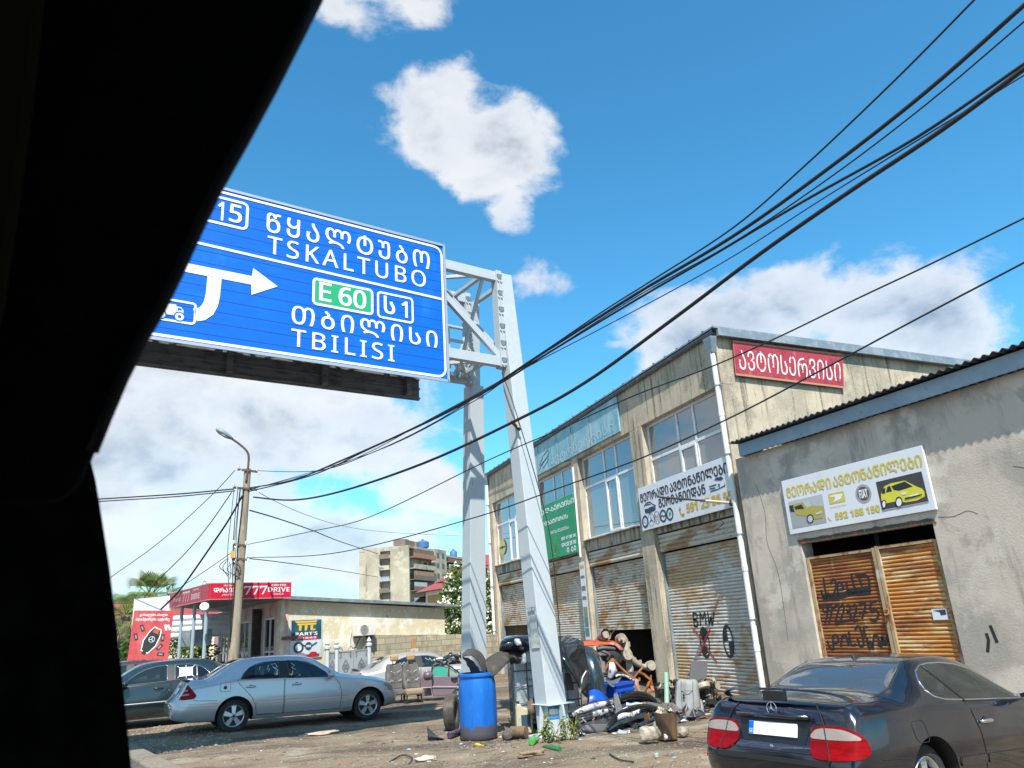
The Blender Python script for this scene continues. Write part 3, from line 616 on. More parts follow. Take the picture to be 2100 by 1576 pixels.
for pts in outline: m.ribbon([fl(TB, *c(*p), y) for p in pts], .035, y)
m.build('car_drawing', pm('ink_grey_navy', (.06, .10, .14), .7), ts)
for xq in (-11.0, -9.3, -8.1, -6.7): 
    m = MB(TB); m.box(xq-.02, xq+.02, -.112, -.1005, z0, z1); m.build('seam_strip', pm('rust_seam', (.26, .30, .27), .7), ts)

# red gable sign
GBM = frame((10.4, 13.60, 0), yaw=0.0)
rdp = pm('sign_red_worn', (.36, .035, .06), .6, layers=[((.28, .02, .04), 2, .45, .62), ((.45, .12, .13), 8, .58, .7)])
q = [fl(GBM, *p, -.03) for p in ((1503, 700), (1727, 728), (1731, 795), (1509, 768))]
gs = thing('gable_sign', 'weathered red sign with peeling white Georgian word on the gable wall', 'sign', M=GBM @ Matrix.Translation((1.5, 0, 7)))
m = MB(GBM); m.add([(a, -.03, b) for a, b in q]+[(a, .0, b) for a, b in q], [(3, 2, 1, 0), (4, 5, 6, 7), (0, 1, 5, 4), (1, 2, 6, 5), (2, 3, 7, 6), (3, 0, 4, 7)]); m.build('board', rdp, gs)
m = MB(GBM); m.ribbon(q, .05, -.033, True); m.build('rim', pm('rim_rust', (.40, .22, .12), .7), gs)
vs, fs = glyphs('ᲐᲕᲢᲝᲡᲔᲠᲕᲘᲡᲘ'); ax = min(v[0] for v in vs); bx = max(v[0] for v in vs); az = min(v[1] for v in vs); bz = max(v[1] for v in vs)
m = MB(GBM); L = []
for v in vs:
    u = (v[0]-ax)/(bx-ax); w = (v[1]-az)/(bz-az); u = .035+u*.94; w = .16+w*.62
    top = Vector(q[0]).lerp(Vector(q[1]), u); bot = Vector(q[3]).lerp(Vector(q[2]), u); p = bot.lerp(top, w); L.append((p.x, -.036, p.y))
m.add(L, fs); m.build('lettering', pm('peeling_white', (.66, .62, .60), .7, layers=[((.36, .05, .07), 11, .60, .63)]), gs)

# narrow ad strip on the pier and the bracket bar
x0, z1 = fl(TB, 1185, 1150, -.08); x1, z0 = fl(TB, 1207, 1310, -.08)
ad = panel_thing('pier_poster', 'narrow white poster strip with small pictures on the pier between two shutters', 'poster', TB, -8.36, 1.25, -8.0, 3.55, -.075, .01, vinyl)
m = MB(TB)
pr_ = [pm('print_grey', (.18, .18, .2), .7), gold, pm('print_olive', (.25, .27, .16), .7), pm('print_teal', (.10, .22, .20), .7)]
for k, (h, mi) in enumerate(((.10, 1), (.08, 0), (.14, 0), (.10, 0), (.30, 2), (.28, 3), (.24, 3))):
    m = MB(TB); m.rect(-8.32, 3.45-k*.31-h, -8.04, 3.45-k*.31, -.079); m.build('print', pr_[mi], ad)
a = TB @ Vector((px_-.06, -.16, 4.05)); b = at(1352, 1020, (a.y+1.2))
br = thing('flag_bracket', 'slanting dark metal bar sticking out from the drainpipe across the white banner', 'bracket', M=Matrix.Translation(a))
m = MB(); m.tube([a, a+(b-a)*.35], .032, 8, 0); m.tube([a+(b-a)*.35, b], .022, 8, 1); m.build('bar', [pm('bar_tan', (.45, .38, .25), .5), pm('bar_black', (.02, .02, .02), .5)], br, smooth=True, angle=40)
m = MB(); m.lathe([(.06, -.06), (.07, 0), (.05, .06)], 10, a); m.build('socket', MATS['bar_black'], br)
# crowded wiring on the facade
m = MB(TB); m.tube(spl([(-.7, -.06, 3.95), (-.75, -.09, 3.8), (-.6, -.1, 3.68), (-.9, -.08, 3.6)]), .008, 5); m.tube([(XL, -.06, 7.2), (-9, -.065, 6.9), (-8.3, -.06, 6.8)], .008, 5)
tag(m.build('loose_wire', MATS['bar_black']), 'thin dark wire dangling above the closed shutter', 'wire')

# ------------------------------------------------------------------ the grey workshop
GA = radians(6)
GYM = frame((10.25, 13.45, 0), yaw=radians(-84))
render_m = pm('grey_render', (.56, .485, .40), .95, bump=.35, bscale=30, layers=[((.37, .335, .29), .5, .44, .60), ((.60, .54, .46), 1.4, .50, .62), ((.25, .235, .21), 1.6, .54, .70, (1.4, 1, .3), .75), ((.30, .275, .24), .9, .56, .62, (1, 1, 1), .6), ((.36, .30, .22), 14, .66, .74), ((.62, .60, .55), 9, .68, .71, (1, 1, 1), .8), ((.20, .19, .17), 30, .67, .72, (1, 1, 1), .6)])
fascia_m = pm('blue_grey_fascia', (.23, .33, .41), .55, layers=[((.30, .40, .47), 1.5, .45, .65), ((.13, .19, .24), 5, .6, .72)])
gry = thing('grey_workshop', 'low grey rendered workshop with a blue-grey eave and a rusty double door', 'building', M=GYM)
m = MB(GYM)
m.box(0.0, 1.42, 0, .3, -.3, 4.95); m.box(4.22, 11, 0, .3, -.3, 4.95); m.box(1.42, 4.22, .001, .3, 2.98, 4.95)
m.box(10.7, 11, .302, 9, -.3, 4.95); m.box(0.05, 10.7, 8.7, 9, -.3, 4.95)
m.build('wall', render_m, gry, bevel=.012)
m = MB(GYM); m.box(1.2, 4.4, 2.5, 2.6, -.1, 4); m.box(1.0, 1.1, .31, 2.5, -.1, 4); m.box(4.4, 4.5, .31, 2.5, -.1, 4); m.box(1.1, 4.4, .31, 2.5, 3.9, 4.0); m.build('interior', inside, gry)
m = MB(GYM); m.box(.33, 11.2, -.17, -.145, 4.93, 5.19); m.box(.33, .355, -.144, .5, 4.93, 5.19); m.box(.36, 11.2, -.14, .0, 5.06, 5.09)
for k in range(72): m.box(.4+k*.15, .43+k*.15, -.14, -.02, 4.945, 5.05)
m.build('fascia', fascia_m, gry)
m = MB(GYM); n = 150; V = []
for i in range(n*4+1):
    x = .2+i*(11.2/(n*4)); zz = .022*sin(x*2*pi/.146)
    V += [(x, -.32, 5.245+zz), (x, 9.3, 5.62+zz), (x, -.32, 5.235+zz), (x, 9.3, 5.61+zz)]
F = []
for i in range(n*4): a = 4*i; F += [(a, a+4, a+5, a+1), (a+2, a+3, a+7, a+6), (a, a+2, a+6, a+4)]
m.add(V, F); m.build('roof', pm('black_corrugated', (.06, .06, .065), .6, layers=[((.14, .12, .11), 2, .5, .7)]), gry)
rust_d = pm('rusted_steel_dark', (.24, .075, .024), .85, 0, layers=[((.42, .19, .05), 2.2, .45, .62, (.5, 1, 2.5), .9), ((.58, .42, .20), 1.5, .55, .70, (2.2, 1, .35), .8), ((.07, .03, .015), 5, .58, .7, (.4, 1, 3), .8)], bump=.25, bscale=80)
rust_l = pm('rusted_steel_orange', (.56, .225, .05), .8, 0, layers=[((.70, .50, .25), 2.6, .45, .60, (.45, 1, 3), .9), ((.25, .07, .022), .85, .50, .60, (.35, 1, 1.5), .95), ((.16, .05, .018), 1.8, .58, .68, (.6, 1, 2.0), .85), ((.23, .08, .02), 8, .57, .68, (.5, 1, 2), .8), ((.55, .50, .40), 4, .65, .72, (.4, 1, 3.5), .8)], bump=.25, bscale=80)
rust_t = pm('rusted_steel_trim', (.40, .30, .17), .8, layers=[((.24, .10, .03), 6, .48, .62, (1, 1, .6)), ((.52, .48, .40), 3, .55, .68)])
dr = thing('workshop_door', 'rusty corrugated double door with black graffiti numbers in the grey wall', 'door', M=GYM @ Matrix.Translation((2.8, .1, 0)))
m = MB(GYM)
def vslats(m, x0, x1, z0, z1, y, pitch=.06, dep=.012): slats(m, x0, x1, z0, z1, y, pitch, dep)
vslats(m, 1.50, 2.93, .0, 2.66, .10); lf = m.build('left_leaf', [rust_d, pm('rust_groove_shade', (.05, .02, .01), .9)], dr)  # groove shade of the door leaves is painted dark as well
m = MB(GYM); m.box(1.435, 1.498, .05, .15, 0, 2.70); m.box(2.932, 2.995, .05, .13, 0, 2.72); m.box(1.50, 2.93, .06, .13, 2.662, 2.71); m.build('edge_frame', rust_t, lf)
m = MB(GYM); vslats(m, 3.075, 4.13, .0, 2.68, .10, .066, .014); rf_ = m.build('right_leaf', [rust_l, pm('rust_groove_shade_light', (.10, .04, .015), .9)], dr)
m = MB(GYM); m.box(3.012, 3.073, .045, .13, 0, 2.74); m.box(4.132, 4.19, .05, .15, 0, 2.72); m.box(3.075, 4.13, .055, .13, 2.682, 2.73); m.build('edge_frame', rust_t, rf_)
m = MB(GYM); m.tube(spl([(2.96, .05, 1.62), (3.0, -.01, 1.58), (3.06, 0, 1.62), (3.04, .03, 1.68), (2.97, .02, 1.66)]), .014, 6); m.build('chain', rust_t, dr)
m = MB(GYM); yy = .083; c = lambda x, y_: (1640+x*.1619, 1150+y_*.1619)
SG = lambda *pts, w=.044: stroke(m, GYM, [c(*p) for p in pts], w, yy)
SG((125, 230), (140, 400), (170, 500), (205, 510), (235, 455)); SG((300, 225), (325, 390), (345, 470), (310, 490), (270, 370)); SG((390, 290), (430, 235), (460, 300), (440, 400), (400, 470), (350, 400)); SG((490, 470), (480, 300), (520, 280), (550, 350), (500, 370)); SG((590, 260), (610, 400), (640, 440))
SG((650, 160), (690, 330), (720, 370)); SG((745, 190), (790, 330)); SG((700, 180), (780, 190), (860, 200), (885, 320)); SG((280, 450), (420, 470), (560, 440), (640, 400), (760, 380), (900, 350), w=.10); SG((640, 420), (900, 400), w=.07)
SG((280, 580), (205, 590), (225, 690), (265, 740), (240, 840), (215, 800)); SG((345, 650), (300, 640), (300, 570), (340, 570), (350, 660), (320, 800)); SG((400, 640), (365, 630), (365, 570), (400, 565), (405, 650), (370, 800)); SG((430, 620), (460, 560), (500, 590), (450, 790), (520, 770)); SG((520, 590), (545, 560), (560, 620), (520, 770), (590, 765))
SG((590, 580), (630, 570), (640, 630), (600, 655), (650, 690), (640, 750), (590, 765)); SG((670, 590), (700, 560), (715, 620), (680, 760), (740, 745)); SG((750, 560), (830, 545), (790, 740)); SG((750, 665), (850, 655)); SG((970, 520), (900, 535), (905, 640), (970, 630), (1000, 690), (950, 770), (890, 740))
SG((250, 900), (290, 980), (250, 1030), (330, 1130), (260, 1100)); SG((350, 1010), (375, 1090), (430, 1130)); SG((430, 1120), (420, 960), (470, 950), (490, 1020), (430, 1050)); SG((520, 1090), (540, 960), (590, 960), (620, 1080)); SG((620, 900), (650, 1060), (720, 1060)); SG((700, 880), (740, 830), (780, 900), (810, 1050), (770, 1090), (730, 990)); SG((860, 845), (810, 850), (830, 960))
SG((850, 970), (880, 1120), (920, 1050), (860, 1040)); SG((930, 1130), (940, 960), (990, 970), (1010, 1090)); SG((1030, 1110), (1050, 980), (1080, 1060), (1130, 940), (1150, 1090), w=.06)
m.build('graffiti', black_paint, lf)
a = fl(GYM, 1910, 1250, .07); b = fl(GYM, 1946, 1271, .07); m = MB(GYM); m.box(a[0], b[0], .066, .072, b[1], a[1]); ps = m.build('small_poster', vinyl, rf_)
m = MB(GYM); m.poly([(a[0]+.02, a[1]-.02), (b[0]-.02, a[1]-.01), (b[0]-.02, a[1]-.09), (b[0]-.12, a[1]-.1), (a[0]+.14, a[1]-.05)], .064); m.build('print', navy, ps)
m = MB(GYM); lin_p = [(1.36+i*.1, 3.0+.03*mnoise.noise((i*.7, 2, 0))) for i in range(30)]
m.prism([(1.38, 2.965)]+[(x, z+.05) for x, z in lin_p]+[(4.3, 2.965)], -.012, .05); m.build('broken_lintel', pm('broken_mortar', (.10, .075, .055), .95, layers=[((.22, .10, .05), 5, .5, .62), ((.36, .33, .28), 12, .6, .68)], bump=.6, bscale=50), gry)
m = MB(GYM)
for pts in ([(4.35, 3.05), (4.6, 3.02), (4.85, 3.07), (5.0, 3.0)], [(5.7, 3.6), (5.95, 3.52), (6.25, 3.55)], [(.5, 4.3), (.62, 3.7), (.55, 3.1), (.72, 2.4), (.68, 1.2)]): m.ribbon([tuple(v)[::2] for v in spl([(a, 0, b) for a, b in pts], 5)], .009, -.003)
m.build('crack', pm('crack_dark', (.10, .085, .07), .95), gry)
m = MB(GYM); w_ = lambda x, y_: fl(GYM, 1420+x*.32381, 1160+y_*.32381, -.003)
for pts, ww in (([(1860, 430), (1875, 470), (1870, 550)], .05), ([(1885, 380), (1910, 440), (1930, 490)], .05)): m.ribbon([w_(*p) for p in pts], ww, -.003)
m.build('paint_smear', black_paint, gry)
# sign on the grey wall
ys_ = -.06
x0, z1 = fl(GYM, 1602, 989, ys_); x1, z0 = fl(GYM, 1919, 1042, ys_); z1 = fl(GYM, 1889, 914, ys_)[1]; z0 = fl(GYM, 1620, 1097, ys_)[1]
fs_ = panel_thing('used_parts_sign', 'white sign with yellow Georgian lettering and two yellow car photos on the grey wall', 'sign', GYM, x0, z0, x1, z1, ys_, .05, vinyl)
ygold = pm('ink_yellow', (.62, .50, .08), .6); m = MB(GYM); y = ys_-.004; c = lambda x, y_: (1590+x*.1619, 910+y_*.1619)
def TG(body, ll, ur, bold=.03, mi=None): tpx(m, GYM, body, c(*ll), c(*ur), y, mi, bold)
TG('ᲛᲔᲝᲠᲐᲓᲘ', (150, 698), (690, 425)); TG('ᲐᲕᲢᲝ', (740, 558), (1055, 330)); TG('ᲜᲐᲬᲘᲚᲔᲑᲘ', (1090, 470), (1835, 130)); TG(BD('592 188 150'), (765, 970), (1315, 770), .03)
a = fl(GYM, *c(700, 940), y); m.ribbon([(a[0]+.05*cos(t), a[1]+.01+.06*sin(t)) for t in [pi*(.95+.6*k/6) for k in range(7)]], .026, y); m.build('lettering', ygold, fs_)
m = MB(GYM)
a = fl(GYM, *c(690, 770), y); b = fl(GYM, *c(862, 600), y); m.rect(a[0], a[1], b[0], b[1], y, 0)
w = b[0]-a[0]; h = b[1]-a[1]; m.poly([(a[0]+.08*w, a[1]+.72*h), (a[0]+.42*w, a[1]+.62*h), (a[0]+.40*w, a[1]+.40*h), (a[0]+.22*w, a[1]+.15*h), (a[0]+.75*w, a[1]+.30*h), (a[0]+.93*w, a[1]+.75*h), (a[0]+.70*w, a[1]+.80*h), (a[0]+.15*w, a[1]+.82*h)], y-.001, 1)
tpx(m, GYM, 'DAIHATSU', c(695, 825), c(890, 765), y, 0)
q = fl(GYM, *c(1115, 635), y); m.disc(q[0], q[1], .165, y, .165, n=28, m=2); m.disc(q[0], q[1], .125, y-.001, .125, n=28, m=3); m.text(BD('FIAT'), q[0]-.09, q[1]-.075, q[0]+.09, q[1]+.075, y-.002, 1, .03)
m.build('car_badge', [ygold, white, pm('badge_silver', (.35, .35, .36), .4), pm('badge_brown', (.12, .09, .07), .5)], fs_)
cy = pm('print_yellow', (.66, .62, .05), .55); co_ = pm('print_ochre', (.42, .36, .07), .6); pdk = pm('print_charcoal', (.055, .05, .05), .6); pgl = pm('print_glass', (.02, .022, .025), .4); plg = pm('print_pale', (.50, .52, .54), .6)
def photo(rect, bg, parts):
    mm = MB(GYM); q = [fl(GYM, *c(*p), y) for p in rect]; mm.add([(a, y, b) for a, b in q], [(0, 1, 2, 3)], bg)
    for i, (mi, pts) in enumerate(parts): mm.poly([fl(GYM, *c(*p), y) for p in pts], y-.0012*(i+1), mi)
    return mm
circ = lambda cx, cy_, rx, ry: [(cx+rx*cos(t*pi/8), cy_+ry*sin(t*pi/8)) for t in range(16)]
mm = photo([(1355, 860), (1945, 745), (1850, 352), (1273, 490)], 0, [(4, [(1355, 840), (1940, 730), (1945, 745), (1355, 860)]),
    (1, [(1345, 720), (1340, 640), (1380, 545), (1460, 505), (1640, 470), (1700, 500), (1790, 545), (1860, 570), (1890, 610), (1895, 670), (1800, 720), (1660, 745), (1520, 735), (1400, 760)]),
    (2, [(1470, 540), (1640, 480), (1745, 545), (1570, 600), (1500, 590)]), (2, [(1405, 620), (1420, 550), (1455, 535), (1480, 605)]), (2, [(1350, 635), (1365, 575), (1395, 560), (1395, 630)]),
    (3, [(1600, 630), (1650, 612), (1665, 640), (1610, 655)]), (3, [(1700, 660), (1810, 630), (1815, 655), (1705, 685)]), (2, [(1640, 690), (1860, 640), (1865, 655), (1650, 710)]), (2, circ(1570, 735, 45, 62)), (3, circ(1572, 745, 34, 50)), (2, circ(1383, 765, 26, 52)), (3, circ(1383, 770, 18, 42))])
mm.build('right_photo', [pdk, cy, pgl, white, pm('print_grey2', (.3, .3, .3), .6)], fs_)
mm = photo([(220, 1080), (650, 1000), (590, 642), (165, 740)], 0, [(4, [(165, 740), (590, 642), (612, 790), (180, 850)]), (2, [(175, 790), (260, 770), (270, 870), (190, 865)]),
    (1, [(228, 810), (235, 770), (340, 745), (430, 720), (480, 790), (600, 790), (615, 870), (600, 940), (500, 960), (400, 920), (260, 900)]), (3, [(345, 735), (425, 722), (470, 785), (400, 815)]), (2, [(240, 805), (330, 770), (370, 825), (260, 835)]), (3, [(510, 880), (590, 850), (600, 880), (520, 905)]), (2, circ(445, 950, 45, 55)), (3, circ(447, 955, 32, 42))])
mm.build('left_photo', [pm('print_road', (.34, .35, .35), .6), co_, pgl, plg, pm('print_lot', (.45, .46, .48), .6)], fs_)
# ------------------------------------------------------------------ cars
def pchip(X, Yv, x):
    n = len(X)
    if x <= X[0]: return Yv[0]
    if x >= X[-1]: return Yv[-1]
    d = [(Yv[i+1]-Yv[i])/(X[i+1]-X[i]) for i in range(n-1)]
    i = max(k for k in range(n-1) if X[k] <= x)
    def slope(k):
        if k == 0: return d[0]
        if k == n-1: return d[-1]
        if d[k-1]*d[k] <= 0: return 0.0
        w1 = 2*(X[k+1]-X[k])+(X[k]-X[k-1]); w2 = (X[k+1]-X[k])+2*(X[k]-X[k-1])
        return (w1+w2)/(w1/d[k-1]+w2/d[k])
    h = X[i+1]-X[i]; t = (x-X[i])/h
    return (2*t**3-3*t*t+1)*Yv[i]+(t**3-2*t*t+t)*h*slope(i)+(-2*t**3+3*t*t)*Yv[i+1]+(t**3-t*t)*h*slope(i+1)
class Shell:
    def __init__(s, T): s.X = [r[0] for r in T]; s.C = [[r[k] for r in T] for k in range(10)]
    def par(s, x): return [pchip(s.X, s.C[k], x) for k in range(1, 10)]
    def half(s, x):
        zb, wb, zm, wm, zs, ws, zr, wr, zt = s.par(x)
        P = [(0, zb), (wb*.7, zb), (wb, zb+.012), (wm-.025, zb+(zm-zb)*.42), (wm, zm), ((wm*.42+ws*.58)+.006, zm+(zs-zm)*.66), (ws, zs), (ws*.55+wr*.45+.012, zs*.53+zr*.47), (wr, zr), (wr*.78, zr+(zt-zr)*.66), (wr*.42, zt-(zt-zr)*.08), (0, zt)]
        Q = []
        for i in range(len(P)-1):
            p0, p1, p2, p3 = P[max(i-1, 0)], P[i], P[i+1], P[min(i+2, len(P)-1)]
            for t in (0, .25, .5, .75):
                Q.append(tuple(.5*(2*p1[k]+(p2[k]-p0[k])*t+(2*p0[k]-5*p1[k]+4*p2[k]-p3[k])*t*t+(3*p1[k]-p0[k]-3*p2[k]+p3[k])*t**3) for k in (0, 1)))
        Q.append(P[-1]); Q[0] = P[0]; return [(max(y, 0), z) for y, z in Q]
    def mesh(s):
        xs = sorted(set([round(v, 4) for v in s.X]+[round(s.X[0]+i*.035, 4) for i in range(int((s.X[-1]-s.X[0])/.035))])); vs = []; fs = []; n = None
        xs = [x for i, x in enumerate(xs) if i == 0 or x-xs[i-1] > .006 or x in s.X]
        for x in xs:
            h = s.half(x); ring = [(x, -y, z) for y, z in h]+[(x, y, z) for y, z in reversed(h[1:-1])]
            n = len(ring); vs += ring
        for i in range(len(xs)-1):
            for k in range(n): fs.append((i*n+k, i*n+(k+1) % n, (i+1)*n+(k+1) % n, (i+1)*n+k))
        fs.append(tuple(range(n-1, -1, -1))); b = (len(xs)-1)*n; fs.append(tuple(b+k for k in range(n)))
        return vs, fs
def mesh_obj(name, vs, fs, mat, flip=True):
    me = bpy.data.meshes.new(name); me.from_pydata([tuple(v) for v in vs], [], fs); me.materials.append(mat)
    bm = bmesh.new(); bm.from_mesh(me); bmesh.ops.recalc_face_normals(bm, faces=bm.faces); bm.to_mesh(me); bm.free()
    o = bpy.data.objects.new(name, me); COL.objects.link(o); return o
tyre_m = pm('tyre_rubber', (.022, .022, .023), .85, layers=[((.05, .045, .04), 6, .5, .65)])
alloy = pm('alloy', (.55, .57, .60), .32, .75); alloy_d = pm('brake_dark', (.03, .03, .032), .6, .3)
chrome = pm('chrome', (.75, .76, .78), .12, 1.0); blk = pm('black_plastic', (.018, .018, .02), .5); seam = pm('panel_seam', (.012, .012, .014), .8)
car_glass = glass_mat('car_glass', (.50, .64, .60), .01, .90, None, 1.1, .0); rear_glass = glass_mat('rear_glass', (.50, .66, .62), .02, .62, .13, 1.8, .06); seat_m = pm('car_seat', (.06, .06, .065), .8)
red_l = pm('lamp_red', (.25, .001, .002), .35, spec=.12, layers=[((.15, .001, .002), 9, .45, .6, (.3, 1, 4), .8)], coat=.06); pale_l = pm('lamp_pale', (.27, .235, .21), .25, layers=[((.30, .26, .23), 8, .45, .6, (1, 1, 3))], coat=.25); dred_l = pm('lamp_dark_red', (.17, .002, .004), .35, spec=.12, coat=.06)
class Car:
    def __init__(s, name, lab, M, shell, paint, rad=.32, axles=(1.2, 4.05), track=.78, cab=(1.0, 3.3), group=None, floor=.62, wheels=True, hubcap=False):
        s.M = M; s.t = thing(name, lab, 'car', M=M, group=group); s.sh = Shell(shell); s.paint = paint
        vs, fs = s.sh.mesh(); s.body = mesh_obj('body', vs, fs, paint); s.bvh = BVHTree.FromPolygons([Vector(v) for v in vs], fs)
        s.cut = []; s.rad = rad; s.cab = cab; s.floor = floor
        xs = [cab[0]+(cab[1]-cab[0])*i/24 for i in range(25)]; cv = []; cf = []
        for x in xs:
            zb, wb, zm, wm, zs, ws, zr, wr, zt = s.sh.par(x); top = max(zt-.045, floor+.06)
            h = [(0, floor), (ws-.10, floor), (ws-.075, min(zs-.02, top-.02)), (wr-.05, min(zr-.045, top-.01)), (wr*.55, top-.004), (0, top)]
            cv += [(x, -y, z) for y, z in h]+[(x, y, z) for y, z in reversed(h[1:-1])]
        n = 10
        for i in range(24):
            for k in range(n): cf.append((i*n+k, i*n+(k+1) % n, (i+1)*n+(k+1) % n, (i+1)*n+k))
        cf += [tuple(range(n-1, -1, -1)), tuple(24*n+k for k in range(n))]
        s.cut.append(mesh_obj('cutter', cv, cf, inside_car))
        s.track = track; s.axles = axles
        for ax in axles:
            for sd in (-1, 1):
                m = MB(); m.lathe([(rad+.055, -.26), (rad+.055, .26)], 40, (ax, sd*(track+.05), rad+.01), Matrix.Rotation(pi/2, 3, 'X')); s.cut.append(mesh_obj('cutter', m.v, m.f, blk))
                if wheels: s.wheel(ax, sd, hubcap)
    def inset(s, poly, d):
        cx = sum(p[0] for p in poly)/len(poly); cz = sum(p[1] for p in poly)/len(poly); R = []
        for a, b in poly:
            l = hypot(a-cx, b-cz) or 1; R.append((a-(a-cx)/l*d, b-(b-cz)/l*d))
        return R
    def window(s, poly, side_only=None, trim=None, tw=.012, name='side_window'):
        q = s.inset(poly, .022); m = MB(); m.prism(q, -1.3, 1.3); s.cut.append(mesh_obj('cutter', m.v, m.f, inside_car))
        for sd in (-1, 1):
            w = s.patch(name, poly, sd, .0015, car_glass)
            if trim: s.line('window_trim', poly, sd, tw, trim, True, w)
    def topcut(s, poly, z0, name):
        q = s.inset(poly, .02); m = MB(); m.prism(q, z0, 2.0, plane='xy'); s.cut.append(mesh_obj('cutter', m.v, m.f, inside_car))
        return s.patch(name, poly, 'top', .0015, rear_glass if name == 'rear_window' else car_glass)
    def cast(s, p, side):
        a, b = p
        if side == 'top': o, d = Vector((a, b, 3)), Vector((0, 0, -1))
        elif side == 'rear': o, d = Vector((-2, a, b)), Vector((1, 0, 0))
        elif side == 'front': o, d = Vector((7, a, b)), Vector((-1, 0, 0))
        elif isinstance(side, tuple):                    # (+-1, dx, dy): slanted corner view; a runs along the perpendicular
            sd, dx, dy = side; d = Vector((dx, -sd*dy, 0)).normalized(); u = Vector((dy, sd*dx, 0)).normalized(); o = u*a+Vector((0, 0, b))-d*4
        else: o, d = Vector((a, side*3, b)), Vector((0, -side, 0))
        h, nrm, i, dist = s.bvh.ray_cast(o, d)
        if h is None:
            h, nrm, i, dist = s.bvh.find_nearest(o+d*(3 if not side == 'rear' else 2)); 
        if nrm.dot(d) > 0: nrm = -nrm
        return h, nrm, d
    def patch(s, name, poly, side, off, mat, parent=None, step=.05):
        if name in ('tail_light', 'lamp_band', 'head_light'):
            C = [Vector((a, b, 0)) for a, b in poly]; n = len(C); Q = []
            for i in range(n):
                p0, p1, p2, p3 = C[i-1], C[i], C[(i+1) % n], C[(i+2) % n]
                for t in (0, .25, .5, .75):
                    cc = .5*(2*p1+(p2-p0)*t+(2*p0-5*p1+4*p2-p3)*t*t+(3*p1-p0-3*p2+p3)*t**3); ll = p1.lerp(p2, t); q = ll.lerp(cc, .7); Q.append((q.x, q.y))
            poly = Q
        bm = bmesh.new(); f = bm.faces.new([bm.verts.new((a, b, 0)) for a, b in poly])
        for k in (0, 1):
            lo = min(p[k] for p in poly); hi = max(p[k] for p in poly); n = int((hi-lo)/step)
            for i in range(1, n+1):
                no = Vector((1, 0, 0)) if k == 0 else Vector((0, 1, 0))
                bmesh.ops.bisect_plane(bm, geom=bm.verts[:]+bm.edges[:]+bm.faces[:], plane_co=no*(lo+(hi-lo)*i/(n+1)), plane_no=no)
        m = MB(s.M); V = []
        bm.verts.index_update()
        for v in bm.verts:
            h, nrm, d = s.cast((v.co.x, v.co.y), side); V.append(h+nrm*off)
        m.add(V, [tuple(v.index for v in f.verts) for f in bm.faces]); bm.free()
        return m.build(name, mat, parent or s.t, smooth=True, recalc=True)
    def line(s, name, pts, side, w, mat, closed=False, parent=None, lift=.0, step=.05):
        P = list(pts)+([pts[0]] if closed else []); Q = []
        for i in range(len(P)-1):
            n = max(1, int(hypot(P[i+1][0]-P[i][0], P[i+1][1]-P[i][1])/step))
            for k in range(n): t = k/n; Q.append((P[i][0]+(P[i+1][0]-P[i][0])*t, P[i][1]+(P[i+1][1]-P[i][1])*t))
        Q.append(P[-1]); R = []
        for q in Q:
            h, nrm, d = s.cast(q, side); R.append(h+nrm*lift)
        m = MB(s.M); m.tube(R, w/2, 6); return m.build(name, mat, parent or s.t, smooth=True)
    def wheel(s, ax, sd, hubcap):
        r = s.rad; R = Matrix.Rotation(pi/2, 3, 'X') if sd < 0 else Matrix.Rotation(-pi/2, 3, 'X'); c = (ax, sd*(s.track-.10), r)   # local z of the lathe points outward
        m = MB(s.M); m.lathe([(r*.62, -.10), (r*.9, -.105), (r*.985, -.09), (r, -.05), (r, .06), (r*.985, .095), (r*.93, .112), (r*.72, .115), (r*.665, .10)], 40, c, R, cap=False)
        w = m.build('wheel', tyre_m, s.t, smooth=True, angle=35)
        m = MB(s.M); m.lathe([(r*.62, -.1), (r*.62, .04)], 32, c, R); m.build('brake_disc', alloy_d, w)
        m = MB(s.M); m.lathe([(r*.60, .05), (r*.68, .108), (r*.655, .116), (r*.61, .105), (r*.585, .06)], 40, c, R, cap=False); m.lathe([(r*.17, .04), (r*.17, .10), (r*.10, .112), (.0, .114)], 20, c, R, cap=False)
        cv = Vector(c)
        for k in range(5):
            a = pi/2+k*2*pi/5; u = Vector((cos(a), sin(a), 0)); v = Vector((-sin(a), cos(a), 0)); zz = Vector((0, 0, 1))
            L = [u*r*.12-v*.030+zz*.098, u*r*.12+v*.030+zz*.098, u*r*.62+v*.048+zz*.088, u*r*.62-v*.048+zz*.088]; Lb = [p-zz*.035 for p in L]
            m.add([cv+R @ p for p in L+Lb], [(0, 1, 2, 3), (7, 6, 5, 4), (0, 4, 5, 1), (1, 5, 6, 2), (2, 6, 7, 3), (3, 7, 4, 0)])
        m.build('rim', alloy, w, smooth=True, angle=30)
        m = MB(s.M)
        for k in range(5):
            a = pi/2+pi/5+k*2*pi/5; m.lathe([(.012, .10), (.012, .108)], 8, cv+R @ Vector((cos(a)*r*.125, sin(a)*r*.125, 0)), R)
        m.lathe([(r*.09, .112), (r*.09, .117)], 12, c, R); m.build('hub_cap', blk, w)
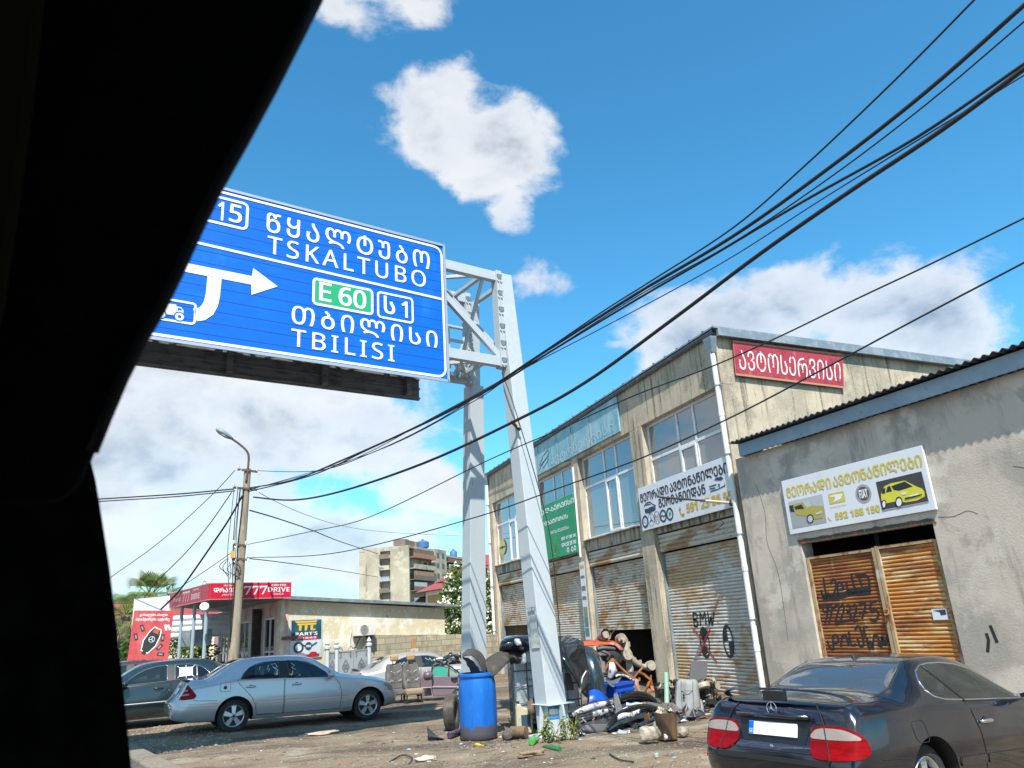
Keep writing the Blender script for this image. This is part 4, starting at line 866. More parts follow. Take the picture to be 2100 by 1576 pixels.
    def handle(s, x0, x1, z, sd, mat, parent):
        h0, n0, d = s.cast((x0, z), sd); h1, n1, d = s.cast((x1, z), sd); m = MB(s.M)
        mid = (h0+h1)/2; m.tube(spl([h0+n0*.004, h0.lerp(h1, .2)+n0*.030, h0.lerp(h1, .8)+n0*.030, h1+n1*.004], 4), [.010, .014, .018, .020, .020, .020, .020, .020, .020, .020, .018, .014, .010], 8, sq=1.0); m.build('handle', mat, parent, smooth=True)
        m = MB(s.M); m.lathe([(.001, 0), (.05, .0035)], 16, mid+Vector((0, sd*.001, -.012)), Matrix.Rotation(-sd*pi/2, 3, 'X')); m.build('handle_recess', seam, parent)
    def door(s, poly, sd, hx=None, name='door', off=.002, mould=None, mmat=None, hmat=None):
        d = s.patch(name, poly, sd, off, s.paint); s.line('door_gap', poly, sd, .009, seam, True, d, lift=.0022)
        if hx: s.handle(hx[0], hx[1], hx[2], sd, hmat or s.paint, d)
        if mould: s.mould(mould, sd, d, mmat)
        return d
    def mould(s, seg, sd, parent, mmat=None):
        (x0, z0, x1, z1, h) = seg; P = [(x0, z0-h/2), (x1, z1-h/2), (x1+.02, z1), (x1, z1+h/2), (x0, z0+h/2), (x0-.02, z0)]
        o = s.patch('side_moulding', P, sd, .012, mmat or s.paint, parent); s.line('moulding_edge', P, sd, .007, seam, True, parent, lift=.003); return o
    def mirror(s, x, z, y, sd, mat):
        m = MB(s.M); c = Vector((x, sd*y, z)); V = []; F = []
        nu, nv = 14, 9
        for j in range(nv+1):
            for i in range(nu):
                a = 2*pi*i/nu; b = pi*j/nv; V.append(c+Vector((-.085*cos(b)*(1 if b < pi/2 else .55), .105*sin(b)*cos(a), .068*sin(b)*sin(a))))
        F = [(j*nu+i, j*nu+(i+1) % nu, (j+1)*nu+(i+1) % nu, (j+1)*nu+i) for j in range(nv) for i in range(nu)]
        m.add(V, F); m.beam(c+Vector((.0, -sd*.16, -.05)), c+Vector((0, -sd*.06, -.02)), .07, .04); o = m.build('mirror', mat, s.t, smooth=True, angle=60)
        m = MB(s.M); m.lathe([(.0, 0), (.085, .0)], 16, c+Vector((-.052, 0, 0)), Matrix.Rotation(pi/2, 3, 'Y')); m.build('mirror_glass', chrome, o)
    def star(s, x, y, z, r, nrm_x=-1, parent=None):
        m = MB(s.M @ Matrix.Translation((x, y, z)) @ Matrix.Rotation(-pi/2, 4, 'Z'))
        P = [(r*cos(2*pi*k/28), 0, r*sin(2*pi*k/28)) for k in range(29)]; m.tube(P, r*.085, 6, cap=False)
        for t in (90, 210, 330):
            a = radians(t); m.add([(r*.95*cos(a), -.004, r*.95*sin(a)), (r*.16*cos(a+pi/3), -.008, r*.16*sin(a+pi/3)), (r*.16*cos(a-pi/3), -.008, r*.16*sin(a-pi/3)), (0, -.016, 0), (0, .004, 0)], [(0, 1, 3), (0, 3, 2), (0, 4, 1), (0, 2, 4)])
        return m.build('star_badge', chrome, parent or s.t, smooth=True, angle=30)
    def seats(s, xs_, w=.44, z=.62, top=1.12):
        for x in xs_:
            for sd in (-1, 1):
                m = MB(s.M); m.add([(x-.09, sd*.38-w/2, z-.1), (x+.06, sd*.38-w/2, z-.1), (x+.06, sd*.38+w/2, z-.1), (x-.09, sd*.38+w/2, z-.1), (x-.24, sd*.38-w/2+.05, top-.14), (x-.13, sd*.38-w/2+.05, top-.14), (x-.13, sd*.38+w/2-.05, top-.14), (x-.24, sd*.38+w/2-.05, top-.14)],
                    [(0, 1, 2, 3), (4, 7, 6, 5), (0, 4, 5, 1), (1, 5, 6, 2), (2, 6, 7, 3), (3, 7, 4, 0)]); m.box(x-.26, x-.16, sd*.38-.12, sd*.38+.12, top-.10, top+.05); m.build('seat', seat_m, s.t, bevel=.03)
    def finish(s, side_line=None):
        for c in s.cut:
            b = s.body.modifiers.new('cut', 'BOOLEAN'); b.operation = 'DIFFERENCE'; b.object = c; b.solver = 'EXACT'; b.material_mode = 'TRANSFER'
        dg = bpy.context.evaluated_depsgraph_get(); dg.update(); me = bpy.data.meshes.new_from_object(s.body.evaluated_get(dg)); old = s.body.data
        s.body.modifiers.clear(); s.body.data = me; bpy.data.meshes.remove(old); me.name = 'body'
        for c in s.cut: bpy.data.objects.remove(c)
        me.polygons.foreach_set('use_smooth', [True]*len(me.polygons)); me.set_sharp_from_angle(angle=radians(38))
        s.body.parent = s.t; PM[s.body.name] = s.M
inside_car = pm('car_interior_dark', (.035, .035, .037), .9)
SEDAN = [
 (0.00, .40, .48, .50, .56, .57, .54, .60, .44, .615), (0.04, .34, .62, .50, .72, .60, .69, .64, .55, .65), (0.10, .30, .68, .50, .80, .64, .76, .69, .60, .70), (0.17, .28, .72, .50, .84, .72, .785, .80, .62, .82),
 (0.24, .27, .74, .52, .865, .80, .80, .92, .64, .94), (0.30, .26, .76, .55, .88, .86, .81, 1.005, .66, 1.02), (0.36, .25, .77, .56, .885, .88, .82, 1.02, .67, 1.04), (0.62, .24, .78, .58, .90, .92, .84, 1.03, .68, 1.06),
 (0.85, .23, .78, .60, .905, .95, .85, 1.13, .62, 1.18), (1.10, .22, .78, .60, .908, .98, .855, 1.265, .59, 1.325), (1.32, .22, .79, .60, .91, .985, .86, 1.345, .575, 1.405), (1.60, .22, .79, .60, .91, .985, .86, 1.38, .57, 1.44),
 (2.10, .22, .79, .60, .91, .972, .865, 1.388, .565, 1.455), (2.55, .22, .79, .60, .91, .96, .865, 1.36, .565, 1.435), (2.80, .22, .79, .60, .91, .95, .86, 1.30, .575, 1.39), (3.05, .22, .79, .60, .908, .94, .855, 1.175, .61, 1.265),
 (3.30, .22, .78, .60, .905, .93, .85, 1.03, .655, 1.11), (3.48, .22, .78, .60, .90, .915, .845, .965, .69, 1.03), (3.70, .22, .77, .59, .895, .895, .84, .935, .70, .985), (4.10, .23, .76, .58, .885, .84, .82, .885, .68, .93),
 (4.45, .25, .73, .54, .86, .76, .78, .81, .62, .85), (4.62, .27, .68, .52, .80, .68, .72, .73, .55, .77), (4.74, .30, .58, .48, .68, .58, .61, .62, .45, .66), (4.80, .34, .45, .46, .54, .52, .50, .55, .36, .575)]
COUPE = [
 (0.00, .40, .50, .50, .62, .555, .60, .58, .5, .59), (0.03, .34, .62, .50, .75, .575, .73, .61, .62, .615), (0.065, .31, .68, .50, .80, .61, .775, .645, .66, .655), (0.10, .29, .72, .52, .82, .71, .79, .77, .69, .79), (0.14, .28, .74, .55, .832, .80, .79, .90, .70, .92),
 (0.19, .27, .76, .57, .842, .86, .79, .955, .70, .975), (0.27, .26, .77, .58, .85, .885, .79, .98, .69, 1.0), (0.55, .25, .77, .60, .858, .905, .805, .99, .69, 1.02), (0.80, .24, .77, .60, .86, .915, .815, 1.03, .66, 1.06), (1.05, .23, .77, .60, .862, .93, .82, 1.15, .60, 1.19),
 (1.30, .23, .78, .60, .862, .935, .82, 1.25, .575, 1.30), (1.55, .23, .78, .60, .862, .935, .822, 1.295, .56, 1.35), (1.90, .23, .78, .60, .862, .93, .825, 1.312, .555, 1.37), (2.20, .23, .78, .60, .862, .92, .825, 1.29, .56, 1.35), (2.45, .23, .78, .60, .86, .91, .82, 1.225, .58, 1.295),
 (2.75, .23, .78, .60, .86, .90, .815, 1.09, .62, 1.165), (3.00, .23, .77, .59, .855, .89, .81, .975, .67, 1.04), (3.15, .23, .77, .59, .85, .88, .80, .93, .69, .985), (3.50, .24, .76, .57, .845, .85, .79, .90, .68, .95), (4.00, .25, .73, .55, .82, .78, .76, .84, .62, .88),
 (4.30, .27, .66, .52, .76, .70, .69, .76, .55, .80), (4.46, .30, .55, .50, .64, .60, .58, .65, .46, .68), (4.56, .36, .40, .48, .46, .52, .42, .55, .32, .57)]
def pose(x, y, z, yaw, pitch): return Matrix.Translation((x, y, z)) @ Matrix.Rotation(radians(yaw), 4, 'Z') @ Matrix.Rotation(radians(pitch), 4, 'Y')
def paint(name, col, metal=.55, rough=.3, dust=None, coat=1.0, dn=(.52, .75)):
    L = [(dust, 2.0, dn[0], dn[1], (1, 1, 1), .5), (dust, 40, .55, .7, (1, 1, 1), .25, 3)] if dust else []
    m = pm(name, col, rough, metal, layers=L, coat=coat); return m
WR = [(1.30, 1.02), (1.36, 1.12), (1.47, 1.225), (1.62, 1.29), (1.80, 1.325), (2.10, 1.335), (2.10, 1.0)]
WF = [(2.26, .99), (2.26, 1.33), (2.48, 1.32), (2.70, 1.275), (2.90, 1.185), (3.10, 1.05), (3.16, .965)]
DR = [(2.18, .30), (1.64, .32), (1.62, .48), (1.53, .66), (1.38, .82), (1.27, .93), (1.24, 1.0), (2.18, .99)]
DF = [(2.20, .30), (2.20, .985), (3.26, .95), (3.38, .80), (3.42, .62), (3.40, .30)]
def sedan(name, lab, M, pt, group=None, full=True, wheels=True, trim=None):
    c = Car(name, lab, M, SEDAN, pt, .318, (1.21, 4.05), .79, (.80, 3.42), group, wheels=wheels)
    c.window(WR[:6]+[(2.10, 1.0)], trim=trim or blk); c.window(WF, trim=trim or blk)
    c.topcut([(.66, -.55), (.66, .55), (.95, .56), (1.24, .52), (1.27, 0), (1.24, -.52), (.95, -.56)], .95, 'rear_window')
    c.topcut([(2.90, -.50), (2.88, 0), (2.90, .50), (3.12, .57), (3.44, .60), (3.50, 0), (3.44, -.60), (3.12, -.57)], .95, 'windscreen')
    for sd in (-1, 1):
        c.patch('window_pillar', [(2.085, 1.0), (2.085, 1.33), (2.275, 1.33), (2.275, .99)], sd, .0035, blk)
        c.patch('quarter_glass', [(1.315, 1.025), (1.37, 1.12), (1.47, 1.215), (1.58, 1.265), (1.585, 1.015)], sd, .004, pm('privacy_glass', (.008, .009, .011), .04))
        c.door(DR, sd, (1.40, 1.60, .86), mould=(1.64, .545, 2.16, .54, .05)); c.door(DF, sd, (2.34, 2.54, .85), mould=(2.22, .54, 3.39, .53, .05))
        c.line('wing_gap', [(3.26, .955), (3.18, 1.03)], sd, .008, seam)
        c.mould((3.43, .53, 3.55, .53, .05), sd, c.t)
        c.line('bumper_gap', [(.40, .685), (.50, .655), (.86, .64)], sd, .008, seam, lift=.001)
        c.mould((.16, .575, .84, .565, .045), sd, c.t)
        c.line('front_bumper_gap', [(4.40, .62), (4.58, .60)], sd, .008, seam, lift=.001)
        d = (sd, .5, .87)
        tl = c.patch('tail_light', [(.515, .69), (.56, .80), (.61, .955), (.66, .93), (.745, .86), (.825, .765), (.81, .715), (.76, .695)], d, .006, red_l)
        c.patch('lamp_band', [(.55, .76), (.57, .785), (.68, .80), (.70, .785), (.69, .77)], d, .009, pale_l, tl); c.patch('lamp_band', [(.575, .835), (.59, .865), (.65, .87), (.655, .845)], d, .009, pale_l, tl)
        c.patch('head_light', [(4.47, .66), (4.40, .72), (4.50, .76), (4.60, .70), (4.64, .60), (4.58, .58)], sd, .006, pale_l)
        c.patch('sill', [(1.62, .235), (3.66, .235), (3.66, .29), (1.62, .30)], sd, .010, pt); c.line('sill_gap', [(1.62, .305), (3.64, .295)], sd, .007, seam, lift=.001)
        c.mirror(3.16, 1.0, 1.0, sd, pt)
    c.line('boot_gap', [(-.62, .72), (-.60, .95), (-.58, .985)], 'rear', .008, seam); c.line('boot_gap', [(.62, .72), (.60, .95), (.58, .985)], 'rear', .008, seam)
    m = MB(M); m.add([(.275, -.60, 1.02), (.275, .60, 1.02), (.36, .60, 1.045), (.36, -.60, 1.045), (.245, -.58, 1.05), (.245, .58, 1.05)], [(0, 1, 5, 4), (4, 5, 2, 3), (0, 4, 3), (1, 2, 5)]); m.build('boot_lip', blk, c.t)
    pl = c.patch('number_plate', [(-.26, .77), (.26, .77), (.26, .88), (-.26, .88)], 'rear', .012, white); c.patch('plate_band', [(.20, .77), (.26, .77), (.26, .88), (.20, .88)], 'rear', .015, blue, pl)
    c.patch('boot_handle', [(-.32, .905), (.32, .905), (.32, .93), (-.32, .93)], 'rear', .014, chrome)
    c.seats((1.75, 2.75)); c.finish(); return c
silver_p = paint('paint_silver', (.50, .505, .52), .4, .30)
silver = sedan('parked_car', 'silver four-door saloon with alloy wheels parked alone on the open dirt yard', pose(-1.055, 18.40, .10, 8, 1.28), silver_p)
fc = silver.patch('fuel_cap', rr_pts(.90, .80, 1.10, .96, .03), -1, .003, silver_p); silver.line('cap_gap', rr_pts(.90, .80, 1.10, .96, .03), -1, .007, seam, True, fc, lift=.002)
A_ = [(1.0+.035*cos(t)*(1-.25*(sin(t) < -.5))*1.0, .872+.038*sin(t)) for t in [2*pi*k/14 for k in range(14)]]
silver.patch('apple_sticker', A_, -1, .006, blk, fc, .2); silver.patch('apple_sticker', [(.998, .915), (1.006, .935), (1.016, .94), (1.01, .922)], -1, .006, blk, fc, .2)
for sd in (-1,):
    wr_m = pm('marker_white', (.55, .70, .75), .7)
    for pts in ([(1.88, 1.26), (1.83, 1.17), (1.90, 1.19), (1.86, 1.13)], [(1.93, 1.27), (2.02, 1.28), (2.05, 1.22), (1.99, 1.18), (1.95, 1.24), (2.06, 1.14)], [(2.36, 1.27), (2.42, 1.22), (2.35, 1.18), (2.44, 1.14)], [(1.70, 1.24), (1.68, 1.17)]):
        silver.line('price_writing', pts, sd, .010, wr_m, lift=.004)
dark_p = paint('paint_dark_green', (.012, .026, .030), .2, .3, (.07, .075, .07))
M_ = pose(.92, 21.5, .08, 189, 0)
drk = sedan('parked_car', 'dark green saloon with white paper in its side window behind the silver car', M_, dark_p, trim=chrome)
drk.line('chrome_strip', [(.5, .56), (4.2, .56)], 1, .03, alloy, lift=.006)
pw = drk.patch('paper_notice', [(1.72, 1.07), (1.71, 1.25), (2.0, 1.26), (2.01, 1.06)], 1, .006, pm('paper', (.74, .80, .78), .7))
for pts in ([(1.72, 1.24), (1.66, 1.29)], [(2.0, 1.25), (2.05, 1.29)], [(1.73, 1.07), (1.67, 1.03)], [(2.0, 1.07), (2.05, 1.03)], [(1.86, 1.25), (1.86, 1.30)], [(1.86, 1.07), (1.86, 1.02)]): drk.line('tape', pts, 1, .014, MATS['paper'], lift=.004, parent=pw)
drk.line('quarter_bar', [(1.62, 1.02), (1.62, 1.29)], 1, .02, alloy, lift=.004)
dk2 = sedan('parked_car', 'dark saloon mostly hidden beyond the dark green car at the left', pose(-.3, 25.5, .08, 186, 0), paint('paint_charcoal', (.03, .035, .042), .4, .4, (.14, .14, .14)))
beige_p = paint('paint_champagne', (.50, .46, .42), .5, .32, (.40, .37, .33))
bg = sedan('parked_car', 'champagne saloon without wheels standing low before the block wall', pose(3.70, 25.9, -.27, 2, 0), beige_p, wheels=False)
bg.line('price_writing', [(1.5, 1.10), (1.55, 1.17), (1.6, 1.10), (1.68, 1.18), (1.75, 1.12), (1.82, 1.19)], -1, .012, wr_m, lift=.004)
bg.line('price_writing', [(2.4, 1.25), (2.5, 1.17), (2.56, 1.24), (2.6, 1.14), (2.72, 1.2)], -1, .012, wr_m, lift=.004)
# the dark coupe in front
coupe_p = paint('paint_dark_blue', (.007, .009, .016), .2, .22, (.05, .043, .038), dn=(.45, .80))
KM = pose(4.50, 6.085, .036, 12.95, 3.1)
k = Car('parked_car', 'dusty dark blue coupe with a boot spoiler parked before the grey workshop', KM, COUPE, coupe_p, .318, (1.10, 3.79), .745, (.86, 3.06), None, .66)
KW = [(1.315, 1.06), (1.33, 1.14), (1.40, 1.21), (1.52, 1.258), (1.70, 1.278), (1.90, 1.28), (2.12, 1.265), (2.36, 1.215), (2.62, 1.10), (2.86, .965), (2.90, .925), (2.3, .945), (1.85, .958), (1.50, .975), (1.37, 1.005)]
k.window(KW, trim=chrome, tw=.016)
k.topcut([(.68, -.60), (.66, 0), (.68, .60), (.95, .62), (1.18, .57), (1.37, .52), (1.41, 0), (1.37, -.52), (1.18, -.57), (.95, -.62)], .98, 'rear_window')
k.topcut([(2.44, -.46), (2.40, 0), (2.44, .46), (2.7, .55), (3.02, .60), (3.08, 0), (3.02, -.60), (2.7, -.55)], .98, 'windscreen')
k.line('rear_window_trim', [(.67, -.615), (.95, -.635), (1.18, -.585), (1.39, -.53)], 'top', .014, blk); k.line('rear_window_trim', [(.67, .615), (.95, .635), (1.18, .585), (1.39, .53)], 'top', .014, blk)
for sd in (-1, 1):
    k.door([(1.93, .32), (1.93, .50), (1.90, .70), (1.84, .86), (1.80, .948), (2.93, .915), (3.05, .80), (3.10, .60), (3.08, .32)], sd, (1.92, 2.12, .77), hmat=chrome)
    k.line('window_divider', [(1.80, .95), (1.66, 1.12), (1.56, 1.26)], sd, .018, blk, lift=.004)
    k.mould((1.50, .47, 1.91, .465, .075), sd, k.t); k.mould((1.97, .465, 3.08, .455, .075), sd, k.t)
    k.line('bumper_gap', [(.34, .575), (.62, .56), (.78, .555)], sd, .008, seam, lift=.001); k.mould((.10, .49, .72, .48, .06), sd, k.t, blk)
    fcp = [(.86, .83), (.84, .80), (.86, .70), (.90, .66), (1.03, .66), (1.05, .69), (1.03, .80), (1.0, .83)]
    if sd < 0: k.line('fuel_cap_gap', fcp, sd, .006, seam, True, lift=.001)
    d = (sd, .8, .6)
    tl = k.patch('tail_light', [(.345, .60), (.36, .72), (.39, .79), (.46, .815), (.60, .815), (.70, .79), (.775, .73), (.80, .665), (.79, .62), (.72, .59), (.56, .572), (.42, .565), (.37, .575)], d, .008, red_l)
    k.patch('lamp_band', [(.375, .715), (.40, .775), (.465, .797), (.60, .797), (.68, .775), (.73, .725)], d, .012, pale_l, tl); k.patch('lamp_band', [(.352, .60), (.358, .69), (.475, .69), (.475, .575), (.42, .572), (.375, .58)], d, .012, dred_l, tl)
    k.line('boot_gap', [(.485, .55), (.485, .62), (.48, .82), (.465, .90), (.44, .965)], d, .012, seam, lift=.010); k.line('lamp_rim', [(.345, .60), (.36, .72), (.39, .79), (.46, .815), (.60, .815), (.70, .79), (.775, .73), (.80, .665), (.79, .62), (.72, .59), (.56, .572), (.42, .565), (.37, .575)], d, .010, dred_l, True, lift=.004, parent=tl)
    k.mirror(2.88, 1.0, .98, sd, coupe_p)
    k.line('boot_edge', [(.20, sd*.665), (.45, sd*.69), (.68, sd*.70)], 'top', .010, seam, lift=.001)
k.line('boot_bottom_gap', [(-.52, .625), (-.45, .60), (.45, .60), (.52, .625)], 'rear', .012, seam)
k.patch('bumper_strip', [(-.60, .515), (.60, .515), (.60, .555), (-.60, .555)], 'rear', .010, blk)
k.patch('plate_recess', [(-.33, .655), (.33, .655), (.40, .855), (-.40, .855)], 'rear', .003, pm('paint_dark_recess', (.008, .010, .016), .35))
m = MB(KM); m.tube([(.085, -.39, .872), (.078, 0, .875), (.085, .39, .872)], .022, 8); m.build('boot_handle', coupe_p, k.t, smooth=True)
m = MB(KM); R3 = Matrix.Rotation(radians(-14), 3, 'Y')
m.box(.0, .012, -.26, .26, -.055, .055); m.v = [KM @ (Vector((.072, 0, .765))+R3.inverted() @ (KM.inverted() @ v)) for v in m.v]; pl = m.build('number_plate', white, k.t)
m = MB(KM); m.box(-.003, -.001, .205, .258, -.05, .05, 0); m.v = [KM @ (Vector((.072, 0, .765))+R3.inverted() @ (KM.inverted() @ v)) for v in m.v]; m.build('plate_band', blue, pl)
m = MB(KM); vs, fs = glyphs('GE'); ax = max(v[0] for v in vs); m.add([(-.005, .2535-v[0]/ax*.042, -.042+v[1]*.045) for v in vs], fs); m.v = [KM @ (Vector((.072, 0, .765))+R3.inverted() @ (KM.inverted() @ v)) for v in m.v]; m.build('country_code', white, pl)
k.star(.098, 0, .93, .052); h, n_, d = k.cast((0, .625), 'rear')
m = MB(KM); m.lathe([(.018, -.012), (.018, 0), (.010, .003)], 14, h+Vector((-.002, 0, 0)), Matrix.Rotation(-pi/2, 3, 'Y')); m.build('boot_lock', chrome, k.t)
m = MB(KM); sp = spl([(.30, -.66, 1.005), (.22, -.63, 1.045), (.15, -.45, 1.078), (.12, 0, 1.09), (.15, .45, 1.078), (.22, .63, 1.045), (.30, .66, 1.005)], 6); V = []
for i, p in enumerate(sp):
    w = .10; V += [p+Vector((-.03, 0, -.004)), p+Vector((-.01, 0, .012)), p+Vector((.035, 0, .010)), p+Vector((.055, 0, -.004)), p+Vector((.01, 0, -.012))]
n5 = len(sp); m.add(V, [(i*5+q, i*5+(q+1) % 5, (i+1)*5+(q+1) % 5, (i+1)*5+q) for i in range(n5-1) for q in range(5)]+[(4, 3, 2, 1, 0), tuple((n5-1)*5+q for q in range(5))]); m.box(.13, .19, -.11, .11, .99, 1.075)
sp_o = m.build('spoiler', coupe_p, k.t, smooth=True, angle=40)
m = MB(KM); m.box(.066, .074, -.085, .085, 1.083, 1.097); m.build('brake_lamp', blk, sp_o)
m = MB(KM); m.add([(1.40, -.02, 1.325), (1.40, .02, 1.325), (1.52, .016, 1.345), (1.52, -.016, 1.345), (1.41, 0, 1.375), (1.47, 0, 1.372)], [(0, 1, 4), (1, 2, 5, 4), (3, 0, 4, 5), (2, 3, 5)]); m.build('antenna_fin', blk, k.t, smooth=True, bevel=.004)
k.seats((1.35, 2.25), top=1.10); k.finish()
# ------------------------------------------------------------------ coffee shop with parts store
C0 = at(575, 1300, 27.0); C1 = at(913, 1300, 29.6); C2 = at(440, 1300, 36.0)
WM = frame((C0.x, C0.y, 0), (C1.x, C1.y)); KF = frame((C2.x, C2.y, 0), (C0.x, C0.y))
LW = hypot(C1.x-C0.x, C1.y-C0.y); LP = hypot(C2.x-C0.x, C2.y-C0.y)
plast = pm('peeling_cream', (.60, .52, .36), .95, bump=.3, bscale=18, layers=[((.70, .66, .56), 1.6, .47, .60), ((.50, .44, .31), .9, .50, .70, (1, 1, 1), .7), ((.72, .70, .66), 7, .60, .66, (1, 1, .7), .9), ((.27, .33, .29), 2.1, .66, .72)])
pinkw = pm('pink_render', (.62, .42, .41), .9, layers=[((.40, .26, .26), 1.5, .45, .65), ((.58, .45, .44), 6, .56, .66)])
shop = thing('coffee_shop', 'low cream shop building with a peeling side wall and a shaded pink front', 'building', M=WM)
m = MB(WM); zl, zr_ = 3.08, 2.60
m.add([(0, 0, 0), (LW, 0, 0), (LW, .3, 0), (0, .3, 0), (0, 0, zl), (LW, 0, zr_), (LW, .3, zr_), (0, .3, zl)], [(0, 3, 2, 1), (4, 5, 6, 7), (0, 1, 5, 4), (1, 2, 6, 5), (2, 3, 7, 6), (3, 0, 4, 7)])
m.box(LW-.3, LW, .302, 6, 0, zr_-.02)
m.build('side_wall', plast, shop, bevel=.02)
m = MB(WM); m.add([(-.25, -.28, zl+.02), (LW+.55, -.28, zr_+.02), (LW+.55, 7, zr_+.02), (-.25, 7, zl+.02), (-.25, -.28, zl+.13), (LW+.55, -.28, zr_+.11), (LW+.55, 7, zr_+.11), (-.25, 7, zl+.13)], [(0, 3, 2, 1), (4, 5, 6, 7), (0, 1, 5, 4), (1, 2, 6, 5), (2, 3, 7, 6), (3, 0, 4, 7)]); m.build('roof', zinc, shop)
m = MB(KF)
wins = [[fl(KF, 447, 1361), fl(KF, 468, 1285)], [fl(KF, 485, 1361), fl(KF, 510, 1282)], [fl(KF, 535, 1365), fl(KF, 563, 1270)]]
z0w, z1w = .55, 2.56
xs_ = [0]+[v for w in wins for v in (w[0][0], w[1][0])]+[LP-.02]
for i in range(0, len(xs_), 2): m.box(xs_[i], xs_[i+1], 0, .25, 0, 3.06)
for w in wins: m.box(w[0][0], w[1][0], .002, .25, 0, z0w); m.box(w[0][0], w[1][0], .002, .25, z1w, 3.06)
m.build('front_wall', pinkw, shop)
shopglass = glass_mat('shop_glass', (.20, .25, .33), .03, .5)
for w in wins: window(shop, KF, w[0][0], w[1][0], z0w, z1w, .05, upvc, shopglass, (.5,), .45, .06, False)
m = MB(KF); a = fl(KF, 511, 1300)[0]; b = fl(KF, 525, 1300)[0]; slats(m, a, b, .05, 2.75, -.02, .06, .014); m.build('side_shutter', [pm('grey_shutter', (.60, .58, .58), .6), groove_m], shop)
m = MB(KF)
for w, s in ((wins[1], 'PARTS PART'), (wins[2], 'PARTS')): m.text(s, w[0][0]+.2, 1.45, w[1][0]-.2, 1.62, .045)
m.build('window_lettering', pm('vinyl_grey', (.5, .5, .52), .6), shop)
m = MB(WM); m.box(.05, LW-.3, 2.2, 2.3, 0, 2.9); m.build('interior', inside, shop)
# canopy with its red sign boards
R0, R1, L0 = at(430, 1240, 25.0), at(595, 1232, 26.0), at(350, 1256, 29.2); zs = 3.12
m = MB(); base = [(R1.x, R1.y), (R0.x, R0.y), (L0.x, L0.y), (C2.x+.2, C2.y-.3), (C0.x-.05, C0.y-.05)]
m.prism(base, zs, zs+.05, plane='xy'); m.build('canopy_roof', pm('canopy_soffit', (.16, .15, .14), .8), shop)
m = MB()
for px1, Yq in ((421, 25.6), (396, 27.0), (370, 28.4)):
    p = at(px1, 1300, Yq); q = at(px1-3, 1340, Yq); m.tube([(q.x, Yq, 0), (p.x, Yq, zs)], .055, 10)
m.build('canopy_post', pm('post_blue_grey', (.30, .38, .42), .5), shop)
red = pm('sign_red', (.62, .012, .045), .4, layers=[((.55, .01, .05), 1.5, .5, .7)]); dred = pm('sign_red_shaded', (.40, .03, .05), .5)  # second, duller red paints shade onto the side board
RM = frame((R0.x, R0.y, 0), (R1.x, R1.y)); LM = frame((L0.x, L0.y, 0), (R0.x, R0.y))
LR = hypot(R1.x-R0.x, R1.y-R0.y); LL_ = hypot(R0.x-L0.x, R0.y-L0.y)
def shop_board(Mf, L, z1, matt, lab):
    t = thing('shop_sign', lab, 'shop sign', M=Mf @ Matrix.Translation((L/2, 0, zs)), group='red boards of the coffee shop')
    m = MB(Mf); m.box(.01, L-.005, -.06, .06, zs-.02, z1); m.build('board', matt, t); m = MB(Mf); m.box(0, L, -.064, .064, z1+.002, z1+.03); m.box(0, L, -.064, .064, zs-.05, zs-.022); m.build('rim', pm('rim_pink', (.5, .2, .22), .5), t); return t
z1s = fl(RM, 595, 1191)[1]; z1b = fl(RM, 430, 1204)[1]; z1s = (z1s+z1b)/2
bR = shop_board(RM, LR, z1s, red, 'bright red shop sign facing the yard with big white 777 and COFFEE DRIVE')
bL = shop_board(LM, LL_, z1s, dred, 'shade-toned red shop sign round the corner with a slanting view of 777')
c = lambda x, y_: (270+x/6, 1170+y_/6)
BD = lambda s: ''.join(chr(0x1D7EC+int(ch)) if ch.isdigit() else chr(0x1D5D4+ord(ch)-65) if 'A' <= ch <= 'Z' else ch for ch in s)
SB7 = chr(0x1D7D5)*3
def TS(mm, Mf, body, ll, ur, bold=0.0, shear=0.0):
    def uv(p):
        if Mf is RM: u = (p[0]-958)/992; b_ = 437-65*u; t_ = 183-61*u; L = LR
        else: u = (p[0]-480)/475; u = u*.86/(1-.14*u) if False else u; b_ = 567-127*u; t_ = 362-179*u; L = LL_
        return u*L, zs+(z1s-zs)*(b_-p[1])/(b_-t_)
    a_, b2 = uv(ll), uv(ur); mm.text(body, a_[0], a_[1], b2[0], b2[1], -.066, None, bold, shear)
m = MB(RM); TS(m, RM, 'ᲧᲐᲕᲐ', (1100, 222), (1212, 185), .02); TS(m, RM, 'ᲓᲠᲐᲘᲕᲘ', (985, 340), (1290, 235), .03); TS(m, RM, 'კოკა-კოლა', (1085, 395), (1218, 348), .01, .3)
TS(m, RM, SB7, (1345, 362), (1635, 188), .01); TS(m, RM, BD('COFFEE'), (1690, 192), (1880, 145)); TS(m, RM, BD('DRIVE'), (1645, 300), (1925, 198)); TS(m, RM, 'Coca-Cola', (1720, 352), (1845, 305), .015, .35); m.build('lettering', white, bR)
m = MB(LM); TS(m, LM, 'ᲧᲐᲕᲐ', (570, 390), (605, 350), .02); TS(m, LM, 'ᲓᲠᲐᲘᲕᲘ', (540, 500), (632, 405), .03); TS(m, LM, SB7, (655, 500), (742, 292)); TS(m, LM, BD('COFFEE'), (778, 305), (850, 245)); TS(m, LM, BD('DRIVE'), (765, 455), (862, 325)); m.build('lettering', pm('white_shaded', (.62, .55, .55), .5), bL)  # lettering in a white darkened to match the painted shade of this board
m = MB(LM); q = (LL_*.90, (zs+z1s)/2); m.disc(q[0], q[1], .36, -.067, .34, ri=.9); m.text('Coca', q[0]-.22, q[1]-.08, q[0]+.22, q[1]+.1, -.067, None, .01, .3); m.build('round_logo', pm('logo_rose', (.55, .12, .14), .5), bL)
